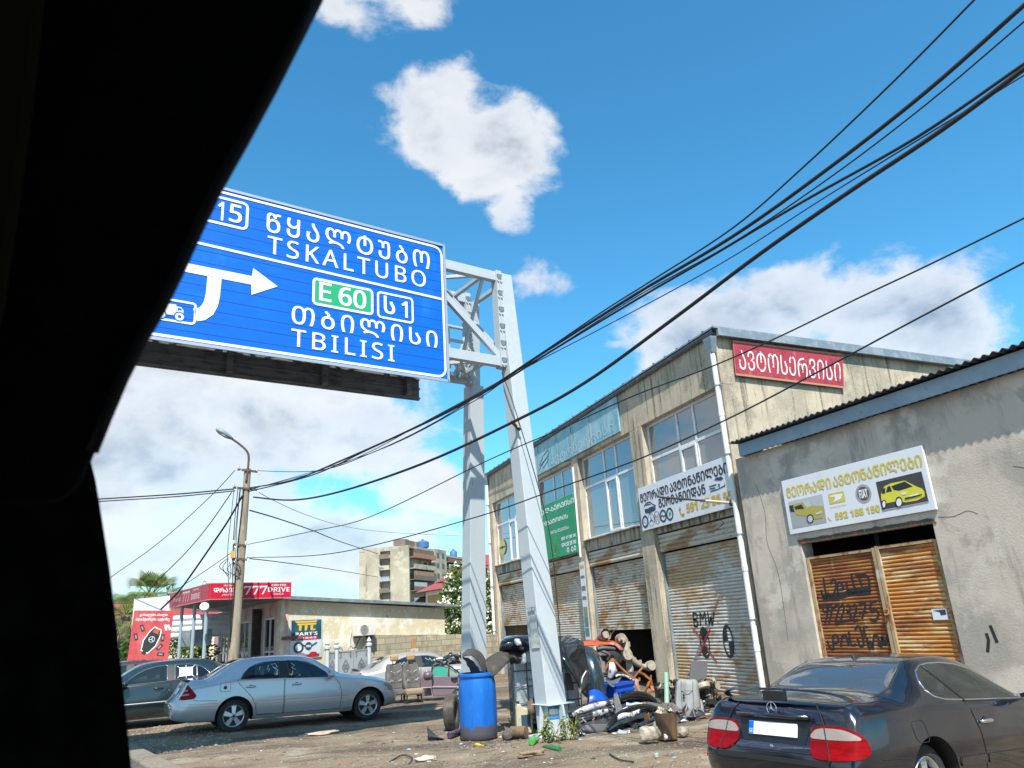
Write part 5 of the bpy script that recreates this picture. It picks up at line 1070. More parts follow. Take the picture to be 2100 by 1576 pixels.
fl_t = at(419, 1246, 24.9); m = MB(); m.lathe([(.05, -.12), (.13, -.06), (.13, .06), (.05, .10)], 12, fl_t, Matrix.Rotation(radians(60), 3, 'X')); tag(m.build('flood_light', upvc, smooth=True, angle=40), 'white flood light under the corner of the red shop signs', 'lamp')
# parts banner, air conditioner
def fr_panel(name, lab, cat, Mf, p_ll, p_ur, off, th, mt, **kw):
    a = fl(Mf, *p_ll, off); b = fl(Mf, *p_ur, off); return panel_thing(name, lab, cat, Mf, a[0], a[1], b[0], b[1], off, th, mt, **kw), a, b
tealn = pm('banner_navy_teal', (.012, .06, .09), .5, layers=[((.02, .10, .14), 2.2, .45, .6)]); plb = pm('banner_pale', (.52, .58, .63), .5, layers=[((.42, .48, .53), 3, .45, .65)])
pb, a, b = fr_panel('parts_poster', 'dark teal and white poster with gold TTC lettering on the cream wall', 'poster', WM, (594, 1353), (661, 1268), -.05, .03, plb)
w, h = b[0]-a[0], b[1]-a[1]
m = MB(WM); m.box(a[0]+.03, b[0]-.03, -.054, -.0505, a[1]+h*.46, b[1]-.04); m.build('dark_field', tealn, pb)
m = MB(WM); y = -.058
for x0_, x1_, zt_ in ((.20, .52, .93), (.14, .46, .87)): pass
m.poly([(a[0]+w*.18, a[1]+h*.90), (a[0]+w*.80, a[1]+h*.90), (a[0]+w*.84, a[1]+h*.95), (a[0]+w*.12, a[1]+h*.95)], y); m.poly([(a[0]+w*.22, a[1]+h*.84), (a[0]+w*.80, a[1]+h*.84), (a[0]+w*.81, a[1]+h*.885), (a[0]+w*.19, a[1]+h*.885)], y)
for q in (.26, .44, .62): m.poly([(a[0]+w*q, a[1]+h*.70), (a[0]+w*(q+.07), a[1]+h*.70), (a[0]+w*(q+.09), a[1]+h*.835), (a[0]+w*q, a[1]+h*.835)], y)
m.poly([(a[0]+w*.62, a[1]+h*.70), (a[0]+w*.78, a[1]+h*.70), (a[0]+w*.78, a[1]+h*.735), (a[0]+w*.62, a[1]+h*.735)], y-.001); m.build('gold_lettering', pm('gold_bright', (.70, .45, .06), .4), pb)
m = MB(WM); m.text(BD("PART'S"), a[0]+w*.15, a[1]+h*.575, a[0]+w*.85, a[1]+h*.66, y); m.build('lettering', white, pb)
m = MB(WM); m.rect(a[0]+w*.26, a[1]+h*.475, a[0]+w*.84, a[1]+h*.55, y); m.build('phone_strip', red, pb); m = MB(WM); m.text(BD('591 98 40 20'), a[0]+w*.29, a[1]+h*.49, a[0]+w*.81, a[1]+h*.535, y-.002); m.rect(a[0]+w*.16, a[1]+h*.48, a[0]+w*.24, a[1]+h*.545, y-.001); m.build('phone_number', white, pb)
m = MB(WM); cx, cz = a[0]+w*.26, a[1]+h*.28; m.disc(cx, cz, w*.16, y, ri=.62, m=0); m.disc(cx, cz, w*.095, y-.001, n=8, a0=0, a1=pi/2, m=2); m.disc(cx, cz, w*.095, y-.001, n=8, a0=pi, a1=1.5*pi, m=2); m.disc(cx, cz, w*.095, y-.001, n=8, a0=pi/2, a1=pi, m=1); m.disc(cx, cz, w*.095, y-.001, n=8, a0=1.5*pi, a1=2*pi, m=1)
cx, cz = a[0]+w*.57, a[1]+h*.30; m.disc(cx, cz, w*.11, y, m=0); m.ribbon([(cx-w*.27, cz+.10), (cx-w*.1, cz), (cx+w*.1, cz), (cx+w*.27, cz+.10)], .05, y+.001, m=0); m.text('MINI', cx-w*.07, cz-.04, cx+w*.07, cz+.04, y-.002, 1, .02); m.build('car_badge', [navy, white, lblue], pb)
m = MB(WM); m.poly([(a[0]+w*(.50+.42*p), a[1]+h*(.02+.13*q)) for p, q in ((0, .1), (0, .5), (.2, .6), (.35, 1), (.7, 1), (.85, .6), (1, .5), (1, .1), (.8, 0), (.2, 0))], y); m.poly([(a[0]+w*(.15+.38*p), a[1]+h*(.05+.09*q)) for p, q in ((0, .1), (0, .5), (.2, .6), (.35, 1), (.7, 1), (.85, .6), (1, .5), (1, .1))], y+.001, 1); m.build('car_picture', [pm('car_red', (.35, .02, .03), .4), pm('car_grey', (.2, .2, .22), .4)], pb)
a = fl(WM, 733, 1305, -.4); b = fl(WM, 770, 1279, -.4); ac = thing('air_conditioner', 'white outdoor air conditioner unit on the cream wall above the gate', 'air conditioner', M=WM @ Matrix.Translation(((a[0]+b[0])/2, -.3, a[1])))
m = MB(WM); m.box(a[0], b[0], -.42, -.08, a[1], b[1]); m.build('case', pm('ac_white', (.66, .65, .60), .5, layers=[((.5, .48, .42), 4, .55, .7)]), ac, bevel=.015)
cx, cz, r = a[0]+(b[0]-a[0])*.36, (a[1]+b[1])/2, (b[1]-a[1])*.42; m = MB(WM); m.disc(cx, cz, r, -.424, n=28); 
for k in range(4): m.disc(cx, cz, r*(1-.22*k), -.43, n=24, ri=.93, m=1)
for k in range(9): m.rect(cx-r+.03+k*r*2/9, cz-r*.75, cx-r+.045+k*r*2/9, cz+r*.75, -.428, 1)
m.build('fan_grille', [pm('grille_dark', (.08, .08, .08), .6), pm('grille_grey', (.4, .4, .38), .5)], ac)
m = MB(WM)
for q in (a[0]+.1, b[0]-.15): m.box(q, q+.05, -.42, -.0, a[1]-.06, a[1]-.003); m.beam((q+.025, -.38, a[1]-.05), (q+.025, -.02, a[1]-.4), .03, .03)
m.build('bracket', blk, ac)
m = MB(WM); m.tube(spl([(a[0]-.05, -.05, a[1]+.2), (a[0]-.1, -.06, a[1]-.3), (a[0]-.02, -.06, a[1]-1.0)]), .02, 6); m.build('hose', upvc, ac)
q = fl(WM, 577, 1310, -.06); m = MB(WM); m.box(.05, .75, -.10, -.0, q[1]-.05, q[1]+.05); m.build('ledge', pm('ledge_maroon', (.2, .07, .06), .8), shop)

# gate and block wall
GA0, GA1 = at(664, 1340, 26.8), at(758, 1338, 27.6); GTM = frame((GA0.x, GA0.y, 0), (GA1.x, GA1.y)); LG = hypot(GA1.x-GA0.x, GA1.y-GA0.y)
gpm = pm('gate_grey', (.33, .36, .38), .5, layers=[((.24, .26, .27), 2, .48, .65)]); gt = thing('metal_gate', 'grey sheet metal gate with diamond ornaments and finial posts', 'gate', M=GTM)
for px1 in (671, 690, 757):
    x = fl(GTM, px1, 1350)[0]; m = MB(GTM); m.lathe([(.075, 0), (.075, 1.42), (.11, 1.44), (.11, 1.5), (.05, 1.54), (.085, 1.60), (.03, 1.70), (.0, 1.74)], 12, (x, 0, 0)); m.build('post', pm('post_pale', (.46, .50, .52), .5), gt, smooth=True, angle=40)
for p0, p1 in ((673, 688), (693, 723), (725, 755)):
    x0, x1 = fl(GTM, p0, 1350)[0], fl(GTM, p1, 1350)[0]; m = MB(GTM); m.box(x0, x1, -.01, .01, .2, 1.30); m.box(x0, x1, -.025, .025, 1.302, 1.34); m.box(x0, x0+.04, -.024, .024, .2, 1.30); m.box(x1-.04, x1, -.024, .024, .2, 1.30); lf2 = m.build('gate_leaf', gpm, gt)
    cx = (x0+x1)/2; m = MB(GTM); m.ribbon([(cx, 1.06), (cx-.13, .84), (cx, .62), (cx+.13, .84)], .035, -.03, True); m.disc(cx, .84, .07, -.031, ri=.5)
    for s in (-1, 1): m.ribbon([(cx+s*.35*(x1-x0), 1.28), (cx+s*.30*(x1-x0), 1.18), (cx+s*.38*(x1-x0), 1.12)], .03, -.03); m.tube(spl([(cx+s*.10, 0, 1.34), (cx+s*.2, 0, 1.46), (cx+s*.33, 0, 1.38)], 4), .015, 5)
    m.build('ornament', pm('ornament_dark', (.16, .17, .18), .5), lf2)
def block_mat():
    m = pm('concrete_block', (.42, .37, .27), .95, bump=.5, bscale=60); N = NT(m.node_tree); b = N.n['Principled BSDF']; tc = N.new('ShaderNodeTexCoord'); sp = N.new('ShaderNodeSeparateXYZ'); cb = N.new('ShaderNodeCombineXYZ')
    N.l.new(tc.outputs['Object'], sp.inputs[0]); N.l.new(sp.outputs[0], cb.inputs[0]); N.l.new(sp.outputs[2], cb.inputs[1]); nz = N.noise(tc.outputs['Object'], 3, 3)
    va = N.new('ShaderNodeVectorMath', operation='ADD'); N.l.new(cb.outputs[0], va.inputs[0]); sc_ = N.new('ShaderNodeVectorMath', operation='SCALE'); N.l.new(nz, sc_.inputs[0]); sc_.inputs['Scale'].default_value = .05; N.l.new(sc_.outputs[0], va.inputs[1])
    br_ = N.new('ShaderNodeTexBrick'); N.l.new(va.outputs[0], br_.inputs['Vector']); br_.inputs['Scale'].default_value = 1; br_.inputs['Brick Width'].default_value = .42; br_.inputs['Row Height'].default_value = .21; br_.inputs['Mortar Size'].default_value = .014; br_.inputs['Mortar Smooth'].default_value = .4
    br_.inputs['Color1'].default_value = (.46, .40, .28, 1); br_.inputs['Color2'].default_value = (.34, .30, .22, 1); br_.inputs['Mortar'].default_value = (.20, .18, .14, 1)
    f = N.ss(N.noise(tc.outputs['Object'], 2.2, 7, .6), .5, .66, 0, .7); cmx = N.mix(f, br_.outputs[0], (.20, .18, .14, 1)); N.l.new(cmx, b.inputs['Base Color']); return m
blkm = block_mat()
B0, B1 = at(757, 1300, 28.2), Vector((10.35, 30.3, 0)); BWM = frame((B0.x, B0.y, 0), (B1.x, B1.y)); LB = hypot(B1.x-B0.x, B1.y-B0.y)
m = MB(BWM); m.add([(0, 0, 0), (LB, 0, 0), (LB, .2, 0), (0, .2, 0), (0, 0, 1.80), (LB, 0, 1.50), (LB, .2, 1.50), (0, .2, 1.80)], [(0, 3, 2, 1), (4, 5, 6, 7), (0, 1, 5, 4), (1, 2, 6, 5), (2, 3, 7, 6), (3, 0, 4, 7)])
tag(m.build('block_wall', blkm, bevel=.01), 'rough concrete block wall between the cream shop and the garage', 'wall')
x = fl(BWM, 847, 1320, -.1)[0]; pt_ = thing('chimney_post', 'short white tiled post topped by two orange clay pipes at the block wall', 'post', M=BWM @ Matrix.Translation((x, -.16, 0)))
m = MB(BWM); m.box(x-.11, x+.11, -.27, -.05, 0, 1.22); m.build('post', pm('tile_white', (.55, .54, .50), .5, layers=[((.35, .33, .3), 6, .5, .6)]), pt_)
for s in (-.05, .05):
    m = MB(BWM); m.tube([(x+s, -.16, 1.222), (x+s, -.16, 1.56)], .038, 8); m.build('clay_pipe', pm('clay_orange', (.45, .20, .08), .7), pt_)
# key banner, blank hoarding, meter box
KB = at(289, 1252, 25.6); KB2 = at(369, 1250, 25.6); KBM = frame((KB.x, KB.y, 0), (KB2.x, KB2.y+.2)); lean = Matrix.Shear('XZ', 4, (0, 0)) if False else Matrix.Identity(4); lean[0][2] = .10
KBM = KBM @ Matrix.Translation((-.32, 0, 0)) @ lean; wB = .0+hypot(KB2.x-KB.x, .2)
kb = thing('key_banner', 'red vinyl banner with a big car key picture standing behind the dark cars', 'banner', M=KBM)
rv = pm('vinyl_red', (.56, .085, .085), .5, layers=[((.48, .06, .07), 2, .45, .62), ((.60, .14, .13), 5, .55, .7, (1, 1, .4))])
za, zt_ = fl(KBM, 330, 1362)[1], fl(KBM, 330, 1251)[1]; Hh = zt_-za; m = MB(KBM); m.box(0, wB, -.01, .01, za, zt_); m.build('vinyl_sheet', rv, kb)
m = MB(KBM)
for q in (.03, wB-.03): m.tube([(q, .03, 0), (q, .03, zt_)], .022, 8)
m.build('frame_tube', upvc, kb)
m = MB(KBM); y = -.014; m.text('გასაღები ახალი', wB*.15, za+Hh*.885, wB*.85, za+Hh*.95, y, None, .03); m.text('ადაპტირება ავტოზე', wB*.06, za+Hh*.80, wB*.92, za+Hh*.87, y, None, .03); m.text('საუკეთესო ფასად', wB*.10, za+Hh*.04, wB*.85, za+Hh*.10, y, None, .03); m.build('lettering', white, kb)
m = MB(KBM)
def rot(pts, cx, cz, a): return [(cx+(p*cos(a)-q*sin(a))*wB, za+Hh*.0+(cz+(p*sin(a)+q*cos(a))*wB)) for p, q in pts]
kc = (wB*.52, Hh*.46); kp = [(p_*.86, q_*.86) for p_, q_ in ((-.10, -.36), (.10, -.36), (.19, -.1), (.16, .2), (.10, .36), (-.10, .36), (-.16, .2), (-.19, -.1))]
m.poly(rot([(p*1.18, q*1.1) for p, q in kp], *kc, -.42), y, 1); m.poly(rot(kp, *kc, -.42), y-.001, 0); m.poly(rot([(-.08, .19), (.08, .19), (.06, .31), (-.06, .31)], *kc, -.42), y-.002, 2); m.poly(rot([(-.05, -.39), (.05, -.39), (.05, -.31), (-.05, -.31)], *kc, -.42), y-.001, 0)
q = rot([(0, .02)], *kc, -.42)[0]; m.disc(q[0], q[1], .085, y-.002, ri=.85, m=1)
for t in (90, 210, 330): m.ribbon([q, (q[0]+.08*cos(radians(t-24)), q[1]+.08*sin(radians(t-24)))], .016, y-.003, m=1)
for px1, pz1, ag in ((.26, .68, .4), (.13, .52, .3), (.80, .50, 0), (.75, .33, -.7), (.80, .2, 1.5)): m.poly(rot([(-.045, -.09), (.045, -.09), (.045, .09), (-.045, .09)], wB*px1, Hh*pz1, ag), y, 0); m.poly(rot([(-.02, -.05), (.02, -.05), (.02, .05), (-.02, .05)], wB*px1, Hh*pz1, ag), y-.002, 3)
for dx in (0, .08): m.poly(rot([(-.03, -.1), (.03, -.1), (.03, .06), (-.03, .06)], wB*(.84+dx), Hh*.70, .3+dx*3), y-.0005*(1+dx), 1)
m.build('key_picture', [pm('key_charcoal', (.03, .035, .035), .5), white, pm('key_red', (.55, .1, .05), .5), pm('key_grey', (.3, .3, .3), .5)], kb)
HB0, HB1 = at(275, 1230, 31.0), at(350, 1224, 30.0); HM = frame((HB0.x, HB0.y, 0), (HB1.x, HB1.y)); hw = hypot(HB1.x-HB0.x, HB1.y-HB0.y); z0 = fl(HM, 300, 1290)[1]; z1 = fl(HM, 310, 1226)[1]
hd = thing('hoarding', 'blank white hoarding panel behind the red key banner', 'hoarding', M=HM); m = MB(HM); m.box(0, hw, 0, .06, z0, z1); m.build('panel', pm('hoarding_white', (.62, .64, .68), .5), hd)
for q in (.2, hw-.2):
    m = MB(HM); m.box(q-.05, q+.05, .062, .14, 0, z1); m.build('leg', zinc, hd)
m = MB(HM); m.grid(lambda u, v: (-.15+u*1.3, .2+.05*sin(9*u), .4+v*(z0-.45)+.04*sin(7*u)), 10, 6); tag(m.build('white_sheet', upvc, smooth=True), 'white cloth sheet hanging under the blank hoarding', 'sheet')
# ------------------------------------------------------------------ far buildings
A0, A1, A2 = at(750, 1200, 196.0), at(839.5, 1200, 190.0), at(1004, 1200, 236.0)
AM = frame((A0.x, A0.y, 0), (A1.x, A1.y)); AL = frame((A1.x, A1.y, 0), (A2.x, A2.y)); la = hypot(A1.x-A0.x, A1.y-A0.y); ll = hypot(A2.x-A1.x, A2.y-A1.y)
ztop = fl(AL, 841, 1119)[1]; slab = pm('panel_concrete', (.42, .38, .29), .95, bump=.2, bscale=3, layers=[((.30, .27, .21), .12, .45, .62), ((.20, .18, .15), .5, .56, .70, (1, 1, .15)), ((.50, .46, .36), .35, .5, .65)])
apt = thing('apartment_block', 'weathered concrete apartment tower with patched-up balconies far behind the shop', 'building', M=AM)
nst = 8; sh_ = (ztop-.6)/nst
m = MB(AM); xb0, xb1 = la*.335, la*.57; m.box(0, xb0, 0, .6, 0, ztop); m.box(xb1, la, 0, .6, 0, ztop); m.box(xb0, xb1, 1.5, 2.0, 0, ztop-.6); m.box(xb0, xb1, .002, .6, ztop-1.0, ztop)
m.M = AL; segs = [(.5, .26, 'b'), (.27, .39, 's'), (.42, .63, 'b'), (.65, .77, 's'), (.79, .99, 'b')]
m.box(.05, ll, 1.5, 14, 0, ztop-.6); m.box(0, ll*.262, -.0, 14, ztop-.6, ztop); m.box(ll*.262, ll*.40, -.3, 5, 0, ztop+.2); m.box(ll*.64, ll*.78, -.3, 5, 0, ztop-.4); m.box(ll*.402, ll*.638, .0, 14, ztop-1.4, ztop-.9); m.box(ll*.782, ll, .0, 14, ztop-2, ztop-1.5)
m.build('wall', slab, apt)
wdk = pm('window_dark', (.03, .035, .04), .15); bal_c = [pm('balcony_'+n, c_, .8, layers=[((.2, .18, .15), .8, .5, .68)]) for n, c_ in (('brick', (.36, .20, .13)), ('blue', (.33, .38, .41)), ('rust', (.20, .12, .09)), ('cream', (.46, .42, .33)), ('grey', (.40, .41, .40)), ('brown', (.17, .13, .10)))]
for i in range(nst):
    z = .4+i*sh_
    m = MB(AM); m.box(xb0+.02, xb1-.02, -.9, 1.4, z, z+.18); m.box(xb0+.02, xb1-.02, -.9, -.8, z+.18, z+1.1); m.build('balcony', bal_c[(i*2+3) % 6], apt)
    m = MB(AM); m.box(xb0+.4, xb1-.4, 1.40, 1.48, z+.9, z+2.2); m.build('window', wdk, apt)
    for a_, b_, off in ((.02, .255, 0), (.405, .635, 2), (.785, .985, 4)):
        x0, x1 = ll*a_, ll*b_; zt2 = ztop-(.6 if a_ < .3 else 1.5 if a_ < .7 else 2.1)
        if z+1.2 > zt2: continue
        m = MB(AL); m.box(x0, x1, -.9, 1.45, z, z+.18); m.box(x0, x1, -.9, -.8, z+.18, z+1.15); bl = m.build('balcony', bal_c[(i*3+off+i//2) % 6], apt)
        if (i+off) % 3: m = MB(AL); m.box(x0+.1, x1-(x1-x0)*(.1 if i % 2 else .45), -.86, -.80, z+1.16, z+2.2); m.build('glazing', bal_c[(i+off+1) % 6] if i % 2 else pm('glazing_pale', (.40, .44, .46), .3), bl)
        m = MB(AL); m.box(x0+1.2, x0+2.8, 1.38, 1.46, z+.9, z+2.3); m.box(x1-2.6, x1-1.2, 1.38, 1.46, z+.2, z+2.3); m.build('window', wdk, apt)
    for a_ in (.285, .345, .665, .725):
        if z+1.6 < ztop-.5: m = MB(AL); m.box(ll*a_, ll*a_+1.6, -.33, -.305, z+.8, z+2.2); m.build('window', wdk, apt)
def roof_tank(xq, yq, zq, r, lab):
    t = MB(AL); t.lathe([(r*.6, 0), (r, .3), (r, 1.6), (r*.7, 2.0), (.3, 2.2), (.3, 2.5), (0, 2.5)], 14, (xq, yq, zq)); tag(t.build('roof_tank', pm('tank_blue', (.05, .14, .32), .5), smooth=True, angle=40), lab, 'water tank')
q = fl(AL, 867, 1120, 2); roof_tank(q[0], 2, ztop+.2, 1.7, 'big blue water tank on the roof edge of the apartment tower'); q = fl(AL, 930, 1138, 2); roof_tank(q[0], 2, ztop-.9, 1.1, 'small blue water tank further back on the apartment roof')
for i, px1 in enumerate((819, 845, 858)):
    q = fl(AL if px1 > 840 else AM, px1, 1115, 3)[0]; m = MB(AL if px1 > 840 else AM); m.box(q-1.6, q+1.6, 3, 6, ztop, ztop+2.0); m.build('roof_vent', bal_c[0 if i == 2 else 2], apt)
Hs0, Hs1 = at(874, 1230, 62), at(945, 1230, 56); HMm = frame((Hs0.x, Hs0.y, 0), (Hs1.x, Hs1.y)); lh = hypot(Hs1.x-Hs0.x, Hs1.y-Hs0.y); ze = fl(HMm, 876, 1213)[1]
hs_ = thing('yellow_house', 'ochre yellow house with white corner bands and a red metal roof', 'house', M=HMm)
m = MB(HMm); m.box(0, lh, 0, 7, 0, ze); m.build('wall', pm('ochre_render', (.50, .33, .11), .9, layers=[((.42, .27, .09), .8, .45, .65)]), hs_)
m = MB(HMm); m.box(-.03, .35, -.03, -.002, 0, ze-.02); m.box(.36, lh, -.03, -.002, ze-.35, ze-.02); m.build('white_band', upvc, hs_)
m = MB(HMm); m.box(2.0, 3.6, -.04, -.002, ze-2.4, ze-.9); m.build('window', wdk, hs_)
m = MB(HMm); m.add([(-.6, -.7, ze-.05), (lh+.5, -.7, ze-.05), (lh+.5, 7.6, ze-.05), (-.6, 7.6, ze-.05), (-.6+2.4, 3.4, ze+1.9), (lh-.2, 3.4, ze+1.9)], [(0, 3, 2, 1), (0, 1, 5, 4), (1, 2, 5), (2, 3, 4, 5), (3, 0, 4)]); m.build('roof', pm('roof_red', (.34, .06, .045), .5, layers=[((.28, .05, .04), 1.5, .45, .6)]), hs_)
m = MB(HMm); m.add([(-3.6, -.5, ze-1.5), (0, -.5, ze-.5), (0, 3, ze-.5), (-3.6, 3, ze-1.5), (-3.6, -.5, ze-1.4), (0, -.5, ze-.4), (0, 3, ze-.4), (-3.6, 3, ze-1.4)], [(0, 3, 2, 1), (4, 5, 6, 7), (0, 1, 5, 4), (2, 3, 7, 6), (3, 0, 4, 7)]); m.box(-3.4, -3.2, -.4, -.2, 0, ze-1.5); m.build('porch', pm('porch_dark', (.06, .045, .04), .8), hs_)
h2 = at(1002, 1185, 48); m = MB(); m2 = thing('red_roof_house', 'house with a red roof glimpsed between the gantry leg and the garage', 'house', loc=(h2.x, h2.y, 0)); z = at(1000, 1180, 48).z
m.box(h2.x-1.5, h2.x+6, 48, 54, 0, z); m.build('wall', plast, m2); m = MB(); m.add([(h2.x-2, 47.5, z), (h2.x+6.5, 47.5, z), (h2.x+6.5, 54.5, z), (h2.x-2, 54.5, z), (h2.x, 51, z+1.6), (h2.x+5, 51, z+1.6)], [(0, 3, 2, 1), (0, 1, 5, 4), (1, 2, 5), (2, 3, 4, 5), (3, 0, 4)]); m.build('roof', MATS['roof_red'], m2)
# far town on the left so that the horizon is closed
for i, (px1, Yq, wd_, dp, hh, mt_) in enumerate(((250, 70, 14, 10, 4.2, plast), (150, 90, 18, 10, 5.5, slab), (40, 75, 12, 9, 4.5, pinkw), (560, 120, 30, 12, 4.5, slab))):
    p = at(px1, 1300, Yq); t = thing('low_house', ('low cream house behind the palms', 'grey house hidden behind the window pillar', 'pink house hidden behind the window pillar', 'long low grey shed far behind the coffee shop')[i], 'house', loc=(p.x, p.y, 0)); m = MB(); m.box(p.x-wd_/2, p.x+wd_/2, p.y, p.y+dp, 0, hh); m.build('wall', mt_, t); m = MB(); m.add([(p.x-wd_/2-.5, p.y-.5, hh), (p.x+wd_/2+.5, p.y-.5, hh), (p.x+wd_/2+.5, p.y+dp+.5, hh), (p.x-wd_/2-.5, p.y+dp+.5, hh), (p.x-wd_/4, p.y+dp/2, hh+1.5), (p.x+wd_/4, p.y+dp/2, hh+1.5)], [(0, 3, 2, 1), (0, 1, 5, 4), (1, 2, 5), (2, 3, 4, 5), (3, 0, 4)]); m.build('roof', zinc if i % 2 else MATS['roof_red'], t)

# ------------------------------------------------------------------ trees and shrubs
bark = pm('bark', (.16, .12, .085), .95, layers=[((.08, .06, .045), 6, .45, .6, (1, 1, .3))], bump=.5, bscale=30)
def leafm(name, c1, c2, c3):
    m_ = pm(name, c1, .6, layers=[(c2, 1.2, .42, .6), (c3, 4, .55, .68)]); N = NT(m_.node_tree); b = N.n['Principled BSDF']; o_ = N.n['Material Output']
    tl_ = N.new('ShaderNodeBsdfTranslucent'); N.l.new(b.inputs['Base Color'].links[0].from_socket, tl_.inputs[0]); mx = N.new('ShaderNodeMixShader'); mx.inputs[0].default_value = .45; N.l.new(b.outputs[0], mx.inputs[1]); N.l.new(tl_.outputs[0], mx.inputs[2]); N.l.new(mx.outputs[0], o_.inputs[0]); return m_
lf_a = leafm('leaf_mid', (.11, .19, .04), (.06, .12, .025), (.18, .26, .06)); lf_b = leafm('leaf_bright', (.17, .27, .045), (.09, .17, .03), (.25, .34, .07)); lf_p = leafm('leaf_palm', (.26, .31, .08), (.15, .20, .06), (.36, .38, .14)); blos = pm('blossom', (.72, .70, .58), .7, layers=[((.5, .5, .36), 3, .5, .65)])
def leaves(mb_, c, R, n, size, r, flat=.8, asp=.55):
    for _ in range(n):
        while True:
            p = Vector((r.uniform(-1, 1), r.uniform(-1, 1), r.uniform(-1, 1)))
            if .1 < p.length < 1: break
        p = p*(p.length**-.35); q = Vector((p.x*R[0], p.y*R[1], p.z*R[2]))+c
        d = Vector((r.gauss(0, 1), r.gauss(0, 1), r.gauss(0, .7)-.2)).normalized(); u = d.cross(Vector((r.gauss(0, 1), r.gauss(0, 1), r.gauss(0, 1)))).normalized(); s = size*r.uniform(.6, 1.35)
        a = q; b_ = q+d*s*.5+u*s*asp*.5; e = q+d*s; f = q+d*s*.5-u*s*asp*.5; mb_.add([a, b_, e, f], [(0, 1, 2, 3)])
def tree(name, lab, base, blobs, n, size, leaf, trunk_r=.14, group=None, flowers=0, seed=1, cat='tree'):
    r = random.Random(seed); t = thing(name, lab, cat, loc=base, group=group); B = Vector(base)
    m = MB(); top = sum((Vector(b[0]) for b in blobs), Vector())/len(blobs); fork = B.lerp(Vector((B.x*.6+top.x*.4, B.y*.6+top.y*.4, top.z)), .45)
    m.tube(spl([B, B.lerp(fork, .5)+Vector((r.uniform(-.1, .1), 0, 0)), fork], 3), [trunk_r*(1-.35*i/6) for i in range(7)], 8)
    for c_, R in blobs: c_ = Vector(c_); m.tube(spl([fork, fork.lerp(c_, .55)+Vector((r.uniform(-.15, .15), r.uniform(-.15, .15), .12)), c_], 3), [trunk_r*.6*(1-.8*i/6) for i in range(7)], 6)
    m.build('trunk', bark, t, smooth=True)
    m = MB(); tot = sum(R[0]*R[2] for _, R in blobs)
    for c_, R in blobs: leaves(m, Vector(c_), R, int(n*R[0]*R[2]/tot), size, r)
    m.build('crown', leaf, t, recalc=False)
    if flowers:
        m = MB()
        for c_, R in blobs:
            for _ in range(int(flowers*R[0]*R[2]/tot)):
                p = Vector((r.gauss(0, 1), -abs(r.gauss(0, 1)), r.gauss(0, .8))).normalized(); q = Vector(c_)+Vector((p.x*R[0], p.y*R[1], p.z*R[2]))*r.uniform(.85, 1.12)
                leaves(m, q, (size*.55,)*3, 9, size*.55, r, asp=.9)
        m.build('blossom', blos, t, recalc=False)
    return t
F_ = lambda x, y_, Y, rx, rz: (at(x, y_, Y), (rx*Y/FPX, rx*Y/FPX*.9, rz*Y/FPX))
bs_ = at(955, 1400, 38); tree('flowering_tree', 'green tree full of white blossom behind the block wall', (bs_.x, 38, 0), [F_(940, 1185, 38, 26, 30), F_(960, 1215, 38, 32, 30), F_(930, 1245, 38, 34, 22), F_(975, 1255, 38, 34, 28), F_(945, 1285, 38, 40, 22), F_(990, 1200, 38, 26, 40), F_(1012, 1240, 38, 24, 50), F_(985, 1295, 38, 40, 20), F_(905, 1255, 38, 18, 12), F_(920, 1215, 38, 16, 14)], 5200, .22, lf_b, .16, flowers=240, seed=3)
def palm(lab, base, top, R, n, seed):
    r = random.Random(seed); t = thing('palm_tree', lab, 'palm tree', loc=base, group='fan palms behind the hoarding'); m = MB(); b = Vector(base); tp_ = Vector(top)
    m.tube(spl([b, b.lerp(tp_, .5)+Vector((.1, 0, 0)), tp_], 8), [.24, .22, .25, .21, .24, .2, .23, .2, .24, .2, .25, .22, .26, .23, .28, .24, .25], 10); m.build('trunk', bark, t, smooth=True)
    m = MB()
    for k in range(n):
        az = r.uniform(0, 2*pi); el = r.uniform(-.6, 1.25); L = R*r.uniform(.75, 1.05); d = Vector((cos(az)*cos(el), sin(az)*cos(el), sin(el))); h = tp_+d*L*.5+Vector((0, 0, -.05*L)); m.tube([tp_, tp_+d*L*.27, h], [.02, .015, .01], 4)
        s = d.cross(Vector((0, 0, 1))).normalized(); upv = s.cross(d).normalized()
        for j in range(20):
            a = -1.35+2.7*j/19; e = (d*cos(a)+s*sin(a)).normalized(); tip = h+e*L*.55*(1-.25*abs(a))+Vector((0, 0, -.22*L*(1-.3*cos(a))))+upv*.0; md = h+e*L*.28; w = e.cross(upv).normalized()*.013*R
            m.add([h, md-w, tip, md+w], [(0, 1, 2, 3)])
    m.build('crown', lf_p, t, recalc=False); return t
p = at(268, 1390, 44); q = at(308, 1228, 44); palm('taller fan palm with a bright round crown behind the blank hoarding', (q.x-.2, 44, 0), (q.x, 44, q.z), 2.0, 46, 5)
p = at(258, 1262, 38); palm('shorter fan palm with drooping fronds beside the window pillar edge', (p.x-.15, 38, 0), (p.x, 38, p.z), 1.7, 44, 8)
